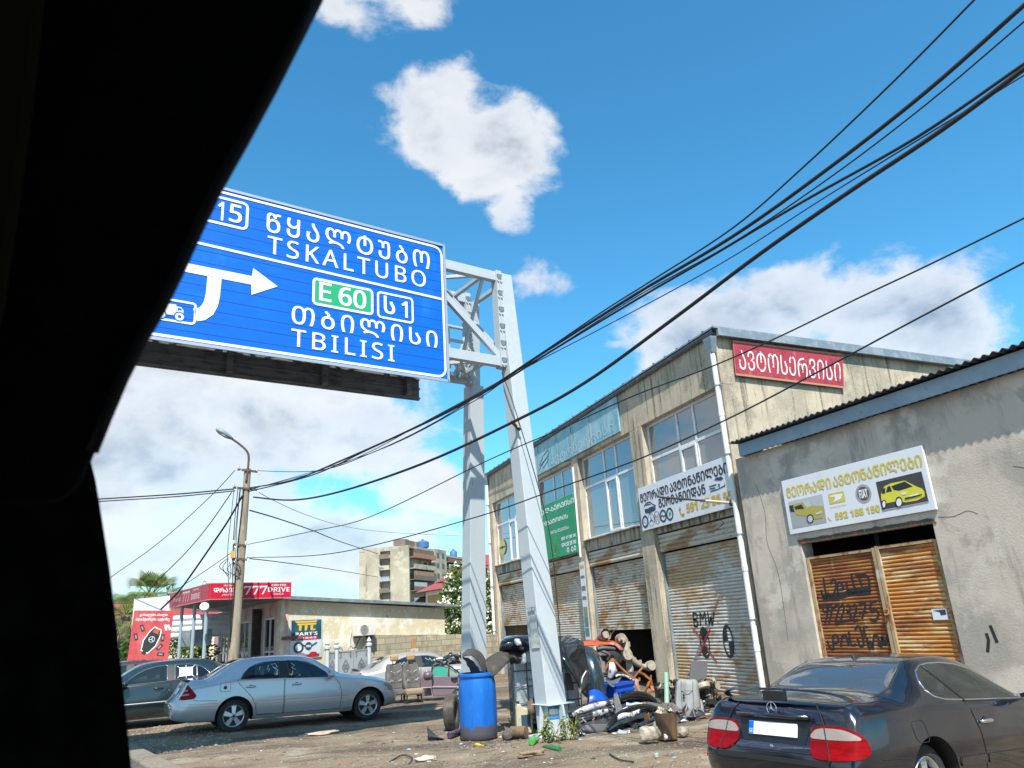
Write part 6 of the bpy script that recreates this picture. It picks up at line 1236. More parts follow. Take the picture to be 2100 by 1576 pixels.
for i, (x, y_, Y, rx, rz, lab, lf) in enumerate(((400, 1335, 33, 26, 22, 'bright green shrub beneath the shop canopy', lf_b), (270, 1335, 34, 22, 34, 'green shrub at the foot of the palms', lf_a), (375, 1300, 36, 34, 24, 'tall green bush behind the canopy posts', lf_a), (330, 1300, 42, 40, 26, 'leafy bush behind the red key banner', lf_a))):
    c_, R = F_(x, y_, Y, rx, rz); tree('green_shrub', lab, (c_.x, Y, 0), [(c_, R), (c_+Vector((R[0]*.5, 0, -R[2]*.5)), R), (c_+Vector((-R[0]*.5, 0, -R[2]*.6)), R), (Vector((c_.x, Y, R[2]*.7)), (R[0], R[1], R[2]))], 1100, .16, lf, .05, seed=20+i, cat='shrub')
# far wood that closes the horizon
m = MB(); r = random.Random(4)
for i in range(70):
    a = radians(-62+i*1.8); d = r.uniform(260, 330); h = r.uniform(4, 7.5); leaves(m, Vector((sin(a)*d, cos(a)*d, h*.45)), (r.uniform(6, 11), 6, h*.6), 120, 1.9, r)
tag(m.build('far_wood', lf_a, recalc=False), 'distant dark green belt of trees along the horizon', 'wood', kind='stuff')
# ------------------------------------------------------------------ scrap heap round the gantry leg
JA = lambda x, y, Y: at(1140+x*.17128, 1270+y*.17128, Y)       # points read on enlarged views
JB = lambda x, y, Y: at(840+x*.30476, 1140+y*.30476, Y)
JC = lambda x, y, Y: at(860+x*.17518, 1300+y*.17518, Y)
JD = lambda x, y, Y: at(1000+x*.21314, 1240+y*.21314, Y)
def cr(P, t):
    n = len(P)-1; i = min(int(t*n), n-1); u = t*n-i; p0, p1, p2, p3 = P[max(i-1, 0)], P[i], P[i+1], P[min(i+2, n)]
    return .5*(2*p1+(p2-p0)*u+(2*p0-5*p1+4*p2-p3)*u*u+(3*p1-p0-3*p2+p3)*u**3)
def loft(m, rows, nu=16, nv=12, crump=.0, sc=3.0):
    def fn(u, v):
        p = cr([cr(r_, u) for r_ in rows], v)
        return p+Vector((mnoise.noise(p*sc), mnoise.noise(p*sc+Vector((9, 0, 0))), mnoise.noise(p*sc+Vector((0, 9, 0)))))*crump if crump else p
    return m.grid(fn, nu, nv)
def sheet(name, lab, cat, rows, mat, th=.012, crump=.015, sc=4.0, nu=16, nv=12, group=None, parent=None):
    m = MB(); loft(m, rows, nu, nv, crump, sc); o = m.build(name, mat, parent, smooth=True)
    sd = o.modifiers.new('thickness', 'SOLIDIFY'); sd.thickness = th; sd.offset = 0
    if lab: tag(o, lab, cat, group)
    return o
plk = pm('worn_black_plastic', (.030, .030, .031), .55, layers=[((.085, .078, .068), 3.5, .5, .66), ((.05, .05, .05), 18, .55, .65)], bump=.15, bscale=40)
plg_ = pm('grey_plastic', (.095, .095, .10), .6, layers=[((.16, .15, .14), 4, .5, .65), ((.07, .065, .06), 7, .57, .68)], bump=.12, bscale=40)
glk = pm('glossy_black_paint', (.006, .008, .010), .16, 0, layers=[((.03, .03, .028), 5, .60, .74, (1, 1, 1), .5)], coat=.9)
tlk = pm('glossy_dark_teal_paint', (.022, .045, .058), .25, .3, layers=[((.07, .08, .08), 5, .58, .72, (1, 1, 1), .7)], coat=.9)
slv = pm('scraped_silver', (.58, .59, .60), .45, .2, layers=[((.05, .05, .05), 6, .50, .57), ((.72, .72, .72), 9, .58, .66)], bump=.2, bscale=25)
orp = pm('orange_red_paint', (.50, .085, .03), .4, layers=[((.30, .30, .29), 3, .56, .62), ((.35, .05, .02), 5, .5, .65)])
rst = pm('orange_rust', (.34, .12, .035), .9, layers=[((.20, .07, .025), 7, .45, .62), ((.45, .24, .10), 12, .56, .68)], bump=.3, bscale=60)
cst = pm('cast_metal_tan', (.36, .31, .25), .7, .2, layers=[((.20, .15, .11), 7, .48, .64), ((.48, .44, .38), 14, .56, .68)], bump=.25, bscale=50)
blp = pm('blue_plastic', (.006, .07, .46), .38, layers=[((.01, .10, .55), 2, .45, .65)])
lin_blk = pm('liner_grey_black', (.050, .045, .040), .9, layers=[((.085, .075, .062), 4, .46, .64), ((.03, .028, .026), 9, .56, .68)], bump=.3, bscale=120)
# blue barrel
bp = onz(995, 1519); BMx = Matrix.Translation((bp.x, bp.y+.33, 0))
def barrel_mat():
    m = pm('barrel_blue', (.008, .13, .50), .36, layers=[((.006, .10, .40), 2.0, .45, .62, (3, 3, .35), .8), ((.03, .18, .56), 9, .56, .68, (1, 1, .4), .6)], bump=.05, bscale=30)
    N = NT(m.node_tree); b = N.n['Principled BSDF']; src = b.inputs['Base Color'].links[0].from_socket; tc = N.new('ShaderNodeTexCoord'); sp = N.new('ShaderNodeSeparateXYZ'); N.l.new(tc.outputs['Object'], sp.inputs[0])
    h = N.m('ADD', sp.outputs[2], N.m('MULTIPLY', N.m('SUBTRACT', N.noise(tc.outputs['Object'], 7, 8, .7), .5), .42)); N.l.new(N.mix(N.ss(h, .19, .25, .93, 0), src, (.085, .075, .065, 1)), b.inputs['Base Color']); return m
brl = thing('blue_barrel', 'blue plastic barrel with a grimy bottom in front of the far gantry leg', 'barrel', M=BMx)
m = MB(BMx); R_ = .325; m.lathe([(R_*.90, 0), (R_*.97, .03), (R_*.99, .10), (R_*1.01, .34), (R_*1.015, .52), (R_*1.01, .72), (R_*.985, .90), (R_*.93, .965), (R_*.92, .99), (R_*1.0, 1.0), (R_*1.02, 1.03), (R_*1.0, 1.055), (R_*.92, 1.06), (R_*.9, 1.02)], 40); m.build('drum', barrel_mat(), brl, smooth=True, angle=50)
m = MB(BMx); m.lathe([(R_*.89, 1.0), (R_*.89, 1.03)], 40); m.build('lid', pm('barrel_lid', (.01, .06, .25), .5), brl)
YB = bp.y+.30
def arch(name, lab, pts, Y, depth, mat, th=.02, cr_=.015, group=None):
    return sheet(name, lab, 'car part', [[JC(x, y, Y-depth/2) for x, y in pts], [JC(x, y-8, Y-depth*.2) for x, y in pts], [JC(x, y-2, Y+depth*.25) for x, y in pts], [JC(x, y+25, Y+depth/2) for x, y in pts]], mat, th, cr_, 7, 22, 8, group)
sheet('wheel_arch_liner', 'left one of two grey-black wheel arch liners stuck in the blue barrel, curled over', 'car part', [[JC(505, 235, YB+.16), JC(560, 190, YB+.16), JC(650, 185, YB+.16), JC(730, 235, YB+.16), JC(785, 330, YB+.1), JC(798, 430, YB)], [JC(498, 250, YB-.05), JC(560, 212, YB-.08), JC(640, 212, YB-.1), JC(715, 268, YB-.1), JC(768, 360, YB-.1), JC(785, 470, YB-.1)], [JC(505, 268, YB-.2), JC(560, 250, YB-.25), JC(625, 262, YB-.26), JC(690, 325, YB-.26), JC(735, 405, YB-.24), JC(760, 500, YB-.16)]], lin_blk, .014, .012, 6, 22, 12, 'wheel arch liners in the blue barrel')
sheet('wheel_arch_liner', 'right one of two grey-black wheel arch liners in the blue barrel, lying back', 'car part', [[JC(785, 300, YB+.2), JC(860, 245, YB+.22), JC(960, 212, YB+.25), JC(1050, 218, YB+.25), JC(1065, 270, YB+.25)], [JC(775, 350, YB-.05), JC(860, 315, YB-.05), JC(950, 275, YB), JC(1030, 275, YB+.05), JC(1055, 300, YB+.1)], [JC(795, 430, YB-.2), JC(870, 400, YB-.22), JC(950, 360, YB-.2), JC(1020, 320, YB-.1), JC(1045, 330, YB)], [JC(820, 505, YB-.2), JC(880, 490, YB-.26), JC(940, 440, YB-.26), JC(1000, 380, YB-.18), JC(1035, 345, YB-.08)]], lin_blk, .014, .012, 6, 22, 14, 'wheel arch liners in the blue barrel')
sheet('mud_flap', 'torn black plastic hanging inside the left liner on the barrel', 'car part', [[JC(505, 265, YB-.1), JC(600, 300, YB-.15), JC(690, 400, YB-.16)], [JC(560, 350, YB-.05), JC(640, 420, YB-.1), JC(710, 470, YB-.1)], [JC(600, 460, YB), JC(660, 500, YB-.05), JC(760, 515, YB-.06)]], plk, .02, .04, 9)
# tank in a cage behind the leg
ip = onz(1060, 1499); IM = Matrix.Translation((ip.x, ip.y, 0)) @ Matrix.Rotation(radians(-14), 4, 'Z')
ibc = thing('caged_tank', 'white plastic liquid tank in a grey metal cage behind the gantry leg', 'tank', M=IM)
IW, ID, IH = 1.22, 1.0, 1.28
m = MB(IM); m.box(.03, IW-.03, .03, ID-.03, .16, IH-.02); m.build('tank', pm('tank_white', (.56, .60, .63), .45, layers=[((.40, .43, .45), 2, .45, .65), ((.25, .25, .24), 5, .6, .72)]), ibc, bevel=.07)
m = MB(IM)
for z in (.17, .45, .73, 1.0, IH): m.tube([(0, 0, z), (IW, 0, z), (IW, ID, z), (0, ID, z), (0, 0, z)], .011, 6)
for k in range(6):
    x = IW*k/5
    for y in (0, ID): m.tube([(x, y, .15), (x, y, IH)], .011, 6)
for k in range(1, 4):
    for x in (0, IW): m.tube([(x, ID*k/4, .15), (x, ID*k/4, IH)], .011, 6)
m.build('cage', pm('cage_grey', (.10, .13, .15), .5, .4), ibc)
m = MB(IM)
for x in (0, IW/2-.06, IW-.12): m.box(x, x+.12, 0, ID, 0, .10)
m.box(0, IW, 0, ID, .10, .14); m.build('pallet', pm('pallet_wood', (.18, .14, .10), .9), ibc)
YI = ip.y
sheet('scrap_bumper', 'long black rear bumper lying on the caged tank', 'bumper', [[JB(615, 630, YI+.1), JB(640, 560, YI+.1), JB(720, 538, YI+.05), JB(830, 545, YI), JB(930, 560, YI)], [JB(605, 640, YI-.1), JB(625, 575, YI-.15), JB(720, 552, YI-.2), JB(830, 556, YI-.22), JB(930, 570, YI-.2)], [JB(618, 645, YI-.15), JB(645, 612, YI-.25), JB(720, 600, YI-.3), JB(830, 605, YI-.3), JB(930, 615, YI-.25)], [JB(625, 660, YI-.05), JB(670, 650, YI-.1), JB(720, 655, YI-.1), JB(830, 660, YI-.1), JB(930, 660, YI-.1)]], glk, .03, .012)
sheet('dark_cloth', 'black rags and trim stuffed beneath the bumper on the tank', 'rag', [[JB(640, 625, YI), JB(720, 640, YI-.1), JB(790, 650, YI)], [JB(660, 690, YI-.2), JB(720, 690, YI-.25), JB(780, 690, YI-.2)], [JB(690, 715, YI-.05), JB(730, 716, YI-.1), JB(780, 716, YI-.05)]], plk, .03, .07, 8)
sheet('grey_sack', 'crumpled pale grey sack on the edge of the caged tank', 'sack', [[JB(742, 712, YI-.15), JB(775, 650, YI-.1), JB(815, 620, YI), JB(850, 640, YI+.1)], [JB(740, 716, YI-.22), JB(780, 672, YI-.28), JB(820, 650, YI-.26), JB(860, 670, YI-.1)], [JB(742, 720, YI-.2), JB(785, 718, YI-.3), JB(830, 716, YI-.28), JB(870, 716, YI-.1)]], pm('sack_grey', (.30, .34, .37), .7), .02, .05, 9)
sheet('paint_strap', 'small grey plastic strap hanging over the black bumper on the tank', 'strap', [[JB(705, 560, YI-.3), JB(740, 560, YI-.3)], [JB(703, 580, YI-.36), JB(748, 580, YI-.36)], [JB(720, 605, YI-.37), JB(757, 612, YI-.37)]], slv, .01, .0)
# bonnets draped over the heap
YH = 13.62
hood1 = sheet('car_bonnet', 'glossy black bonnet bent over the caged tank, right of the gantry leg', 'car bonnet', [[JA(-20, 215, YH+.5), JA(110, 208, YH+.5), JA(240, 240, YH+.5), JA(330, 285, YH+.4)], [JA(-20, 290, YH+.1), JA(90, 300, YH), JA(240, 330, YH+.1), JA(360, 420, YH+.1)], [JA(10, 420, YH-.2), JA(120, 440, YH-.3), JA(260, 520, YH-.25), JA(390, 600, YH-.1)], [JA(60, 510, YH-.3), JA(160, 580, YH-.4), JA(270, 720, YH-.4), JA(400, 790, YH-.2)], [JA(180, 620, YH-.35), JA(230, 730, YH-.42), JA(300, 860, YH-.4), JA(375, 940, YH-.2)]], glk, .02, .012, 3, 24, 24)
sheet('car_bonnet', 'smooth dark teal bonnet leaning behind the black one on the heap', 'car bonnet', [[JA(340, 330, YH+.7), JA(430, 350, YH+.7), JA(500, 400, YH+.7)], [JA(355, 430, YH+.45), JA(460, 440, YH+.4), JA(530, 520, YH+.5)], [JA(370, 640, YH+.3), JA(480, 640, YH+.22), JA(570, 720, YH+.3)], [JA(380, 850, YH+.3), JA(500, 880, YH+.2), JA(612, 930, YH+.3)]], tlk, .02, .006, 3, 20, 20)
sheet('scrap_sheet', 'torn black door trim with a pale edge under the black bonnet', 'car part', [[JA(300, 700, YH-.5), JA(340, 650, YH-.5), JA(375, 620, YH-.5)], [JA(300, 800, YH-.5), JA(340, 780, YH-.52), JA(392, 760, YH-.5)], [JA(290, 880, YH-.45), JA(300, 890, YH-.5), JA(392, 800, YH-.45)]], plk, .015, .02)
m = MB(); m.tube(spl([JA(365, 620, YH-.53), JA(320, 700, YH-.55), JA(305, 780, YH-.55), JA(290, 885, YH-.52)]), .014, 6); tag(m.build('trim_strip', slv, smooth=True), 'curved pale trim strip at the tip of the black bonnet', 'trim')
sheet('scrap_sheet', 'pale grey inner wing panel showing below the black bonnet beside the leg', 'car part', [[JA(100, 660, YH-.1), JA(160, 660, YH-.1)], [JA(95, 760, YH-.12), JA(200, 770, YH-.12)], [JA(90, 840, YH-.1), JA(205, 850, YH-.1)]], plg_, .02, .02)
YR = 14.9
sheet('scrap_sheet', 'arched orange-red car panel with bare grey ends on top of the heap', 'car part', [[JA(290, 290, YR+.3), JA(370, 262, YR+.25), JA(560, 258, YR+.2), JA(720, 275, YR+.25), JA(800, 340, YR+.3)], [JA(300, 310, YR), JA(370, 285, YR-.05), JA(560, 278, YR-.1), JA(720, 292, YR-.05), JA(812, 370, YR)], [JA(320, 330, YR-.1), JA(370, 318, YR-.15), JA(560, 310, YR-.2), JA(700, 315, YR-.15), JA(770, 380, YR-.1)]], orp, .02, .006)
sheet('scrap_sheet', 'black plastic panel lying under the orange-red panel', 'car part', [[JA(470, 345, YR+.1), JA(620, 335, YR), JA(790, 400, YR)], [JA(500, 420, YR-.1), JA(640, 430, YR-.15), JA(800, 470, YR)], [JA(560, 500, YR-.1), JA(660, 520, YR-.15), JA(780, 520, YR)]], plk, .02, .05, 6)
m = MB(); m.tube(spl([JA(500, 360, YR-.25), JA(570, 345, YR-.3), JA(650, 350, YR-.3), JA(700, 360, YR-.25)]), .035, 8); m.tube(spl([JA(530, 380, YR-.25), JA(600, 400, YR-.3), JA(640, 440, YR-.3), JA(620, 490, YR-.25)]), .03, 8); tag(m.build('exhaust_hose', plg_, smooth=True), 'grey curved hose between the orange panel and the black panels', 'hose')
ax = thing('exhaust_pipe', 'tan cast pipe with an open round mouth on top of the heap', 'exhaust part', loc=JA(560, 200, YR+.1))
m = MB(); m.tube(spl([JA(480, 260, YR+.3), JA(530, 225, YR+.2), JA(570, 195, YR)], 4), [.05, .055, .06, .065, .07, .075, .08, .085, .09], 12); a = JA(570, 195, YR); b = JA(600, 185, YR-.12); m.tube([a, a.lerp(b, .5), b], [.11, .12, .12], 16, cap=False); m.tube([b, a.lerp(b, .6)], [.07, .07], 12); m.build('pipe', cst, ax, smooth=True, angle=50)
m = MB(); m.tube(spl([JA(565, 150, YR), JA(590, 110, YR), JA(615, 85, YR)]), .018, 6); m.build('stud', plk, ax)
m = MB(); m.tube(spl([JA(640, 240, YR), JA(660, 190, YR-.05), JA(690, 150, YR), JA(720, 110, YR), JA(750, 80, YR)]), [.03, .025, .02, .022, .018, .02, .015, .02, .014, .016, .012, .014, .01, .012, .01, .01, .008, .01, .008, .006, .006, .006, .005, .005, .005][:25], 6)
tag(m.build('wiring_loom', plk, smooth=True), 'stiff black wiring loom sticking up from the top of the heap', 'wire')
sa = thing('suspension_arm', 'long pale cast suspension arm leaning across the dark opening', 'suspension arm', loc=JA(860, 430, 15.0))
YS = 15.0; m = MB(); pts = spl([JA(745, 245, YS), JA(790, 235, YS), JA(830, 260, YS), JA(840, 340, YS-.02), JA(850, 420, YS), JA(900, 470, YS), JA(970, 530, YS), JA(1050, 570, YS), JA(1140, 560, YS)], 4)
rr = [.07, .075, .08, .085, .085, .08, .075, .07, .065, .06, .062, .07, .075, .085, .09, .095, .10, .09, .08, .07, .07, .068, .065, .062, .06, .058, .056, .055, .055, .06, .065, .075, .08]; m.tube(pts, rr, 10)
for p, r in ((JA(775, 235, YS-.06), .10), (JA(845, 430, YS-.06), .11), (JA(1130, 560, YS-.04), .10)): m.lathe([(r*.55, -.07), (r, -.07), (r, .07), (r*.55, .07)], 14, p, Matrix.Rotation(radians(80), 3, 'X'))
for p in ((870, 300), (945, 490), (1010, 520)): q = JA(*p, YS-.03); m.lathe([(.035, -.05), (.035, .05)], 8, q)
m.build('arm', cst, sa, smooth=True, angle=45); m = MB(); m.tube([JA(770, 255, YS-.14), JA(790, 270, YS-.14)], .035, 8); m.build('bush', plk, sa)
m = MB(); m.tube([JA(880, 500, YS+.1), JA(890, 640, YS+.05)], .075, 12); tag(m.build('strut_tube', cst, smooth=True, angle=40), 'short thick grey-tan strut standing under the suspension arm', 'strut')
fr_ = thing('rusty_subframe', 'bent orange rusty steel subframe hanging out of the heap', 'car part', loc=JA(900, 690, 14.5)); YF = 14.5
for pts, w in (([(680, 490), (780, 590), (900, 695), (950, 715)], .07), ([(590, 610), (630, 540), (690, 480)], .09), ([(990, 635), (1060, 670), (1130, 725)], .07), ([(1130, 720), (1145, 800), (1165, 870)], .06), ([(1130, 725), (1095, 810), (1060, 895)], .05), ([(935, 700), (985, 640), (1035, 585)], .04), ([(950, 715), (1000, 740), (1000, 700)], .04), ([(1140, 670), (1125, 740)], .05), ([(1100, 890), (1160, 855)], .07)):
    m = MB(); P3 = [JA(x, y, YF-.05+.1*mnoise.noise((x*.01, y*.01, 0))) for x, y in pts]
    for a, b in zip(P3[:-1], P3[1:]): m.beam(a, b, w, w*.6)
    m.build('bar', rst, fr_, bevel=.004)
sheet('scrap_sheet', 'crumpled rusty pink sheet hanging from the orange subframe', 'car part', [[JA(910, 715, YF-.1), JA(960, 710, YF-.1), JA(990, 740, YF-.1)], [JA(935, 770, YF-.12), JA(965, 790, YF-.14), JA(985, 770, YF-.1)], [JA(955, 870, YF-.1), JA(990, 880, YF-.12), JA(1010, 890, YF-.1)]], pm('rust_pink', (.40, .22, .16), .8, layers=[((.25, .10, .05), 6, .5, .62)]), .012, .03)
sheet('scrap_sheet', 'pale grey torn sheet in the middle of the rusty subframe', 'car part', [[JA(650, 520, 14.4), JA(690, 520, 14.4), JA(700, 540, 14.4)], [JA(635, 600, 14.35), JA(690, 610, 14.3), JA(735, 620, 14.35)], [JA(630, 700, 14.4), JA(680, 710, 14.35), JA(725, 660, 14.4)]], slv, .012, .04)
sheet('scrap_sheet', 'flat grey underbody panel jutting over the blue crate', 'car part', [[JA(600, 740, 14.0), JA(680, 735, 14.1), JA(785, 700, 14.3)], [JA(640, 790, 13.9), JA(700, 790, 14.0), JA(770, 730, 14.2)], [JA(690, 820, 13.85), JA(725, 800, 13.95), JA(750, 760, 14.1)]], plg_, .012, .01)
m = MB(); m.tube(spl([JA(720, 690, 14.3), JA(745, 672, 14.3), JA(830, 680, 14.4), JA(900, 720, 14.4)]), .022, 6); tag(m.build('rod', slv, smooth=True), 'thin bent grey rod above the blue crate', 'rod')
sheet('scrap_sheet', 'flat black board lying across the heap behind the grey panel', 'car part', [[JA(560, 650, 14.7), JA(760, 640, 14.8), JA(990, 640, 14.9)], [JA(570, 690, 14.4), JA(760, 680, 14.5), JA(940, 690, 14.6)]], plk, .03, .02)
# blue crate and tarp
c1, c2 = JA(735, 940, 13.9), JA(940, 900, 14.15); CM_ = frame((c1.x, c1.y, 0), (c2.x, c2.y)); wc = hypot(c2.x-c1.x, c2.y-c1.y); zc0 = min(c1.z, c2.z)-.25; zc1 = JA(840, 757, 14.0).z
cr_t = thing('blue_crate', 'bright blue plastic crate with ribbed sides in the heap', 'crate', M=CM_ @ Matrix.Translation((wc/2, 0, zc0)))
m = MB(CM_); m.box(0, wc, 0, .05, zc0, zc1); m.box(0, .05, .052, .55, zc0, zc1); m.box(wc-.05, wc, .052, .55, zc0, zc1); m.box(.052, wc-.052, .5, .55, zc0, zc1); m.box(.052, wc-.052, .052, .498, zc0, zc0+.04); m.build('tub', blp, cr_t, bevel=.008)
m = MB(CM_); m.box(-.03, wc+.03, -.03, -.002, zc1-.05, zc1+.01); m.box(-.02, wc+.02, -.022, -.002, zc1-.16, zc1-.12)
for k in range(3): m.box(.06+k*wc*.33, .10+k*wc*.33, -.02, -.002, zc0, zc1-.165)
m.build('rib', blp, cr_t, bevel=.004)
sheet('blue_tub', 'rounded blue plastic tub squeezed under the teal bonnet', 'tub', [[JA(390, 860, 13.8), JA(480, 850, 13.75), JA(560, 890, 13.8), JA(615, 950, 13.9)], [JA(380, 920, 13.65), JA(470, 920, 13.6), JA(560, 940, 13.65), JA(625, 965, 13.8)], [JA(375, 1000, 13.6), JA(470, 1010, 13.55), JA(560, 990, 13.6), JA(625, 980, 13.75)]], blp, .03, .01)
# the heap of bumpers on the ground
def heap(lab, name, rows, mat, th=.014, cru=.02, sc=4.0, cat='bumper'): return sheet(name, lab, cat, [[JA(*p) for p in r_] for r_ in rows], mat, th, cru, sc, 18, 10)
heap('long black bumper beam along the top of the ground heap', 'bumper', [[(760, 930, 13.7), (900, 895, 13.8), (1060, 900, 13.9), (1230, 960, 13.9)], [(770, 985, 13.5), (900, 950, 13.6), (1060, 955, 13.65), (1240, 1000, 13.7)], [(790, 1010, 13.6), (900, 990, 13.7), (1060, 990, 13.7), (1230, 1030, 13.7)]], plk, .02, .03, 6)
heap('black bumper corner reaching left towards the gantry leg', 'bumper', [[(130, 1105, 13.2), (300, 1040, 13.3), (480, 985, 13.4), (690, 950, 13.5)], [(140, 1120, 13.05), (300, 1075, 13.1), (480, 1020, 13.2), (690, 1000, 13.3)], [(200, 1130, 13.1), (320, 1100, 13.15), (480, 1060, 13.2), (680, 1030, 13.3)]], plk, .02, .025, 6)
heap('scraped silver bumper skin with black slots in the heap', 'bumper', [[(225, 1120, 13.0), (350, 1090, 13.05), (520, 1060, 13.1), (690, 1040, 13.2)], [(230, 1170, 12.88), (350, 1140, 12.9), (520, 1100, 12.98), (690, 1080, 13.1)], [(235, 1250, 12.9), (350, 1220, 12.9), (520, 1160, 13.0), (690, 1110, 13.1)]], slv, .016, .03, 8)
for k, y0 in enumerate((1130, 1165, 1200)):
    m = MB(); m.tube(spl([JA(235, y0+18, 12.84), JA(330, y0-8, 12.86), JA(440, y0-40, 12.9)]), .014, 5); tag(m.build('grille_bar', plk, smooth=True), ('upper', 'middle', 'lower')[k]+' black grille bar across the scraped silver bumper', 'grille bar', 'grille bars of the silver bumper')
heap('black curved bumper valance with grey flap openings at the front of the heap', 'bumper', [[(250, 1270, 12.8), (400, 1240, 12.75), (560, 1200, 12.8), (690, 1150, 12.9)], [(280, 1360, 12.68), (420, 1340, 12.6), (560, 1310, 12.65), (660, 1270, 12.75)], [(330, 1430, 12.7), (440, 1430, 12.62), (540, 1420, 12.65), (620, 1400, 12.75)]], plk, .016, .03, 6)
heap('grey inner flap showing in the curved black valance', 'splash_flap', [[(300, 1290, 12.66), (440, 1260, 12.6), (650, 1260, 12.66)], [(320, 1330, 12.6), (450, 1340, 12.55), (620, 1330, 12.62)], [(350, 1370, 12.62), (470, 1370, 12.56), (560, 1365, 12.62)]], plg_, .012, .015, cat='car part')
heap('grey arched splash guard curling down to the ground beside the weeds', 'splash_guard', [[(255, 1270, 12.7), (280, 1330, 12.62), (340, 1380, 12.58), (420, 1400, 12.56)], [(265, 1300, 12.6), (300, 1370, 12.52), (370, 1420, 12.5), (450, 1430, 12.5)], [(290, 1440, 12.62), (360, 1450, 12.56), (430, 1445, 12.52), (470, 1440, 12.5)]], plg_, .016, .015, cat='car part')
heap('black trim plate lying flat at the bottom of the heap', 'trim_plate', [[(400, 1420, 12.5), (520, 1390, 12.55), (640, 1380, 12.6)], [(430, 1450, 12.4), (520, 1420, 12.45), (620, 1440, 12.5)], [(300, 1470, 12.35), (460, 1480, 12.3), (610, 1480, 12.4)]], plg_, .016, .03, 8, cat='car part')
heap('upright dark plastic post standing out of the middle of the heap', 'scrap_sheet', [[(690, 900, 13.3), (735, 880, 13.3)], [(700, 1000, 13.15), (770, 990, 13.15)], [(715, 1090, 13.05), (795, 1080, 13.05)], [(700, 1180, 13.0), (780, 1160, 13.0)]], plg_, .02, .015, cat='car part')
heap('dark blue wing with a wheel arch cut at the heap front', 'wing', [[(650, 1330, 12.55), (760, 1190, 12.7), (960, 1110, 12.9), (1130, 1070, 13.1)], [(660, 1300, 12.5), (770, 1215, 12.6), (960, 1150, 12.75), (1150, 1110, 13.0)], [(640, 1340, 12.45), (770, 1260, 12.52), (900, 1230, 12.65), (1150, 1150, 12.9)]], tlk, .016, .02, 5, cat='car part')
heap('thin dark bumper strip sweeping to the right over the bucket', 'bumper_strip', [[(930, 1290, 12.6), (1060, 1220, 12.65), (1200, 1160, 12.75), (1400, 1125, 12.85)], [(935, 1310, 12.55), (1060, 1245, 12.58), (1200, 1185, 12.68), (1400, 1140, 12.78)]], tlk, .02, .01, cat='car part')
heap('long grey roof rail bar angled down to the brown bucket', 'roof_rail', [[(1095, 1000, 13.3), (1250, 1025, 13.25), (1400, 1070, 13.2), (1500, 1105, 13.1)], [(1090, 1035, 13.2), (1250, 1062, 13.15), (1390, 1098, 13.1), (1490, 1122, 13.0)]], plg_, .03, .008, cat='car part')
heap('black bonnet liner filling the heart of the heap', 'bonnet_liner', [[(780, 1010, 13.5), (960, 1010, 13.5), (1140, 1010, 13.5)], [(800, 1100, 13.2), (960, 1090, 13.2), (1160, 1080, 13.3)], [(860, 1250, 12.9), (1000, 1230, 12.9), (1260, 1180, 13.0)], [(860, 1420, 12.8), (1060, 1400, 12.8), (1280, 1340, 12.9)]], plk, .02, .09, 3.5, cat='car part')
heap('torn silver headlight frame lying in front of the dark wing', 'scrap_lamp', [[(720, 1430, 12.35), (745, 1360, 12.42), (800, 1330, 12.45)], [(770, 1440, 12.3), (790, 1380, 12.35), (835, 1350, 12.4)], [(800, 1470, 12.28), (820, 1400, 12.3), (870, 1350, 12.36)]], pm('pale_blue_metal', (.36, .43, .46), .4, .3), .014, .05, 9, cat='car part')
heap('curved pale strip ending beside the torn headlight frame', 'scrap_trim', [[(835, 1340, 12.36), (880, 1310, 12.36)], [(860, 1400, 12.3), (885, 1390, 12.3)], [(880, 1470, 12.28), (895, 1465, 12.28)]], MATS['pale_blue_metal'], .014, .02, cat='car part')
heap('white broken lamp shell near the top of the heap', 'lamp_shell', [[(800, 1070, 13.0), (860, 1060, 13.0)], [(805, 1110, 12.9), (850, 1090, 12.92)]], slv, .02, .04, 9, cat='car part')
heap('mint green broken reflector behind the top bumper beam', 'reflector', [[(830, 1000, 13.4), (930, 1000, 13.4), (1030, 1000, 13.4)], [(835, 1045, 13.35), (930, 1050, 13.35), (1020, 1050, 13.35)]], pm('mint_plastic', (.36, .44, .42), .4), .02, .04, 7, cat='car part')
heap('tan plastic tank with a black belt low in the heap', 'washer_tank', [[(1000, 1310, 12.7), (1080, 1260, 12.75), (1190, 1250, 12.8)], [(1010, 1390, 12.5), (1060, 1330, 12.5), (1200, 1290, 12.6)], [(980, 1440, 12.6), (1040, 1420, 12.55), (1150, 1380, 12.6)]], pm('tan_plastic', (.26, .24, .17), .6), .02, .02, cat='car part')
m = MB(); m.tube(spl([JA(640, 1380, 12.4), JA(660, 1450, 12.25), JA(720, 1500, 12.15), JA(790, 1535, 12.05)]), [.03, .032, .034, .035, .036, .036, .036, .035, .034, .033, .032, .031, .03, .028, .026, .024, .022, .02, .018][:19], 8); tag(m.build('bumper_strip', tlk, smooth=True), 'dark strip reaching from the heap onto the dirt', 'car part')
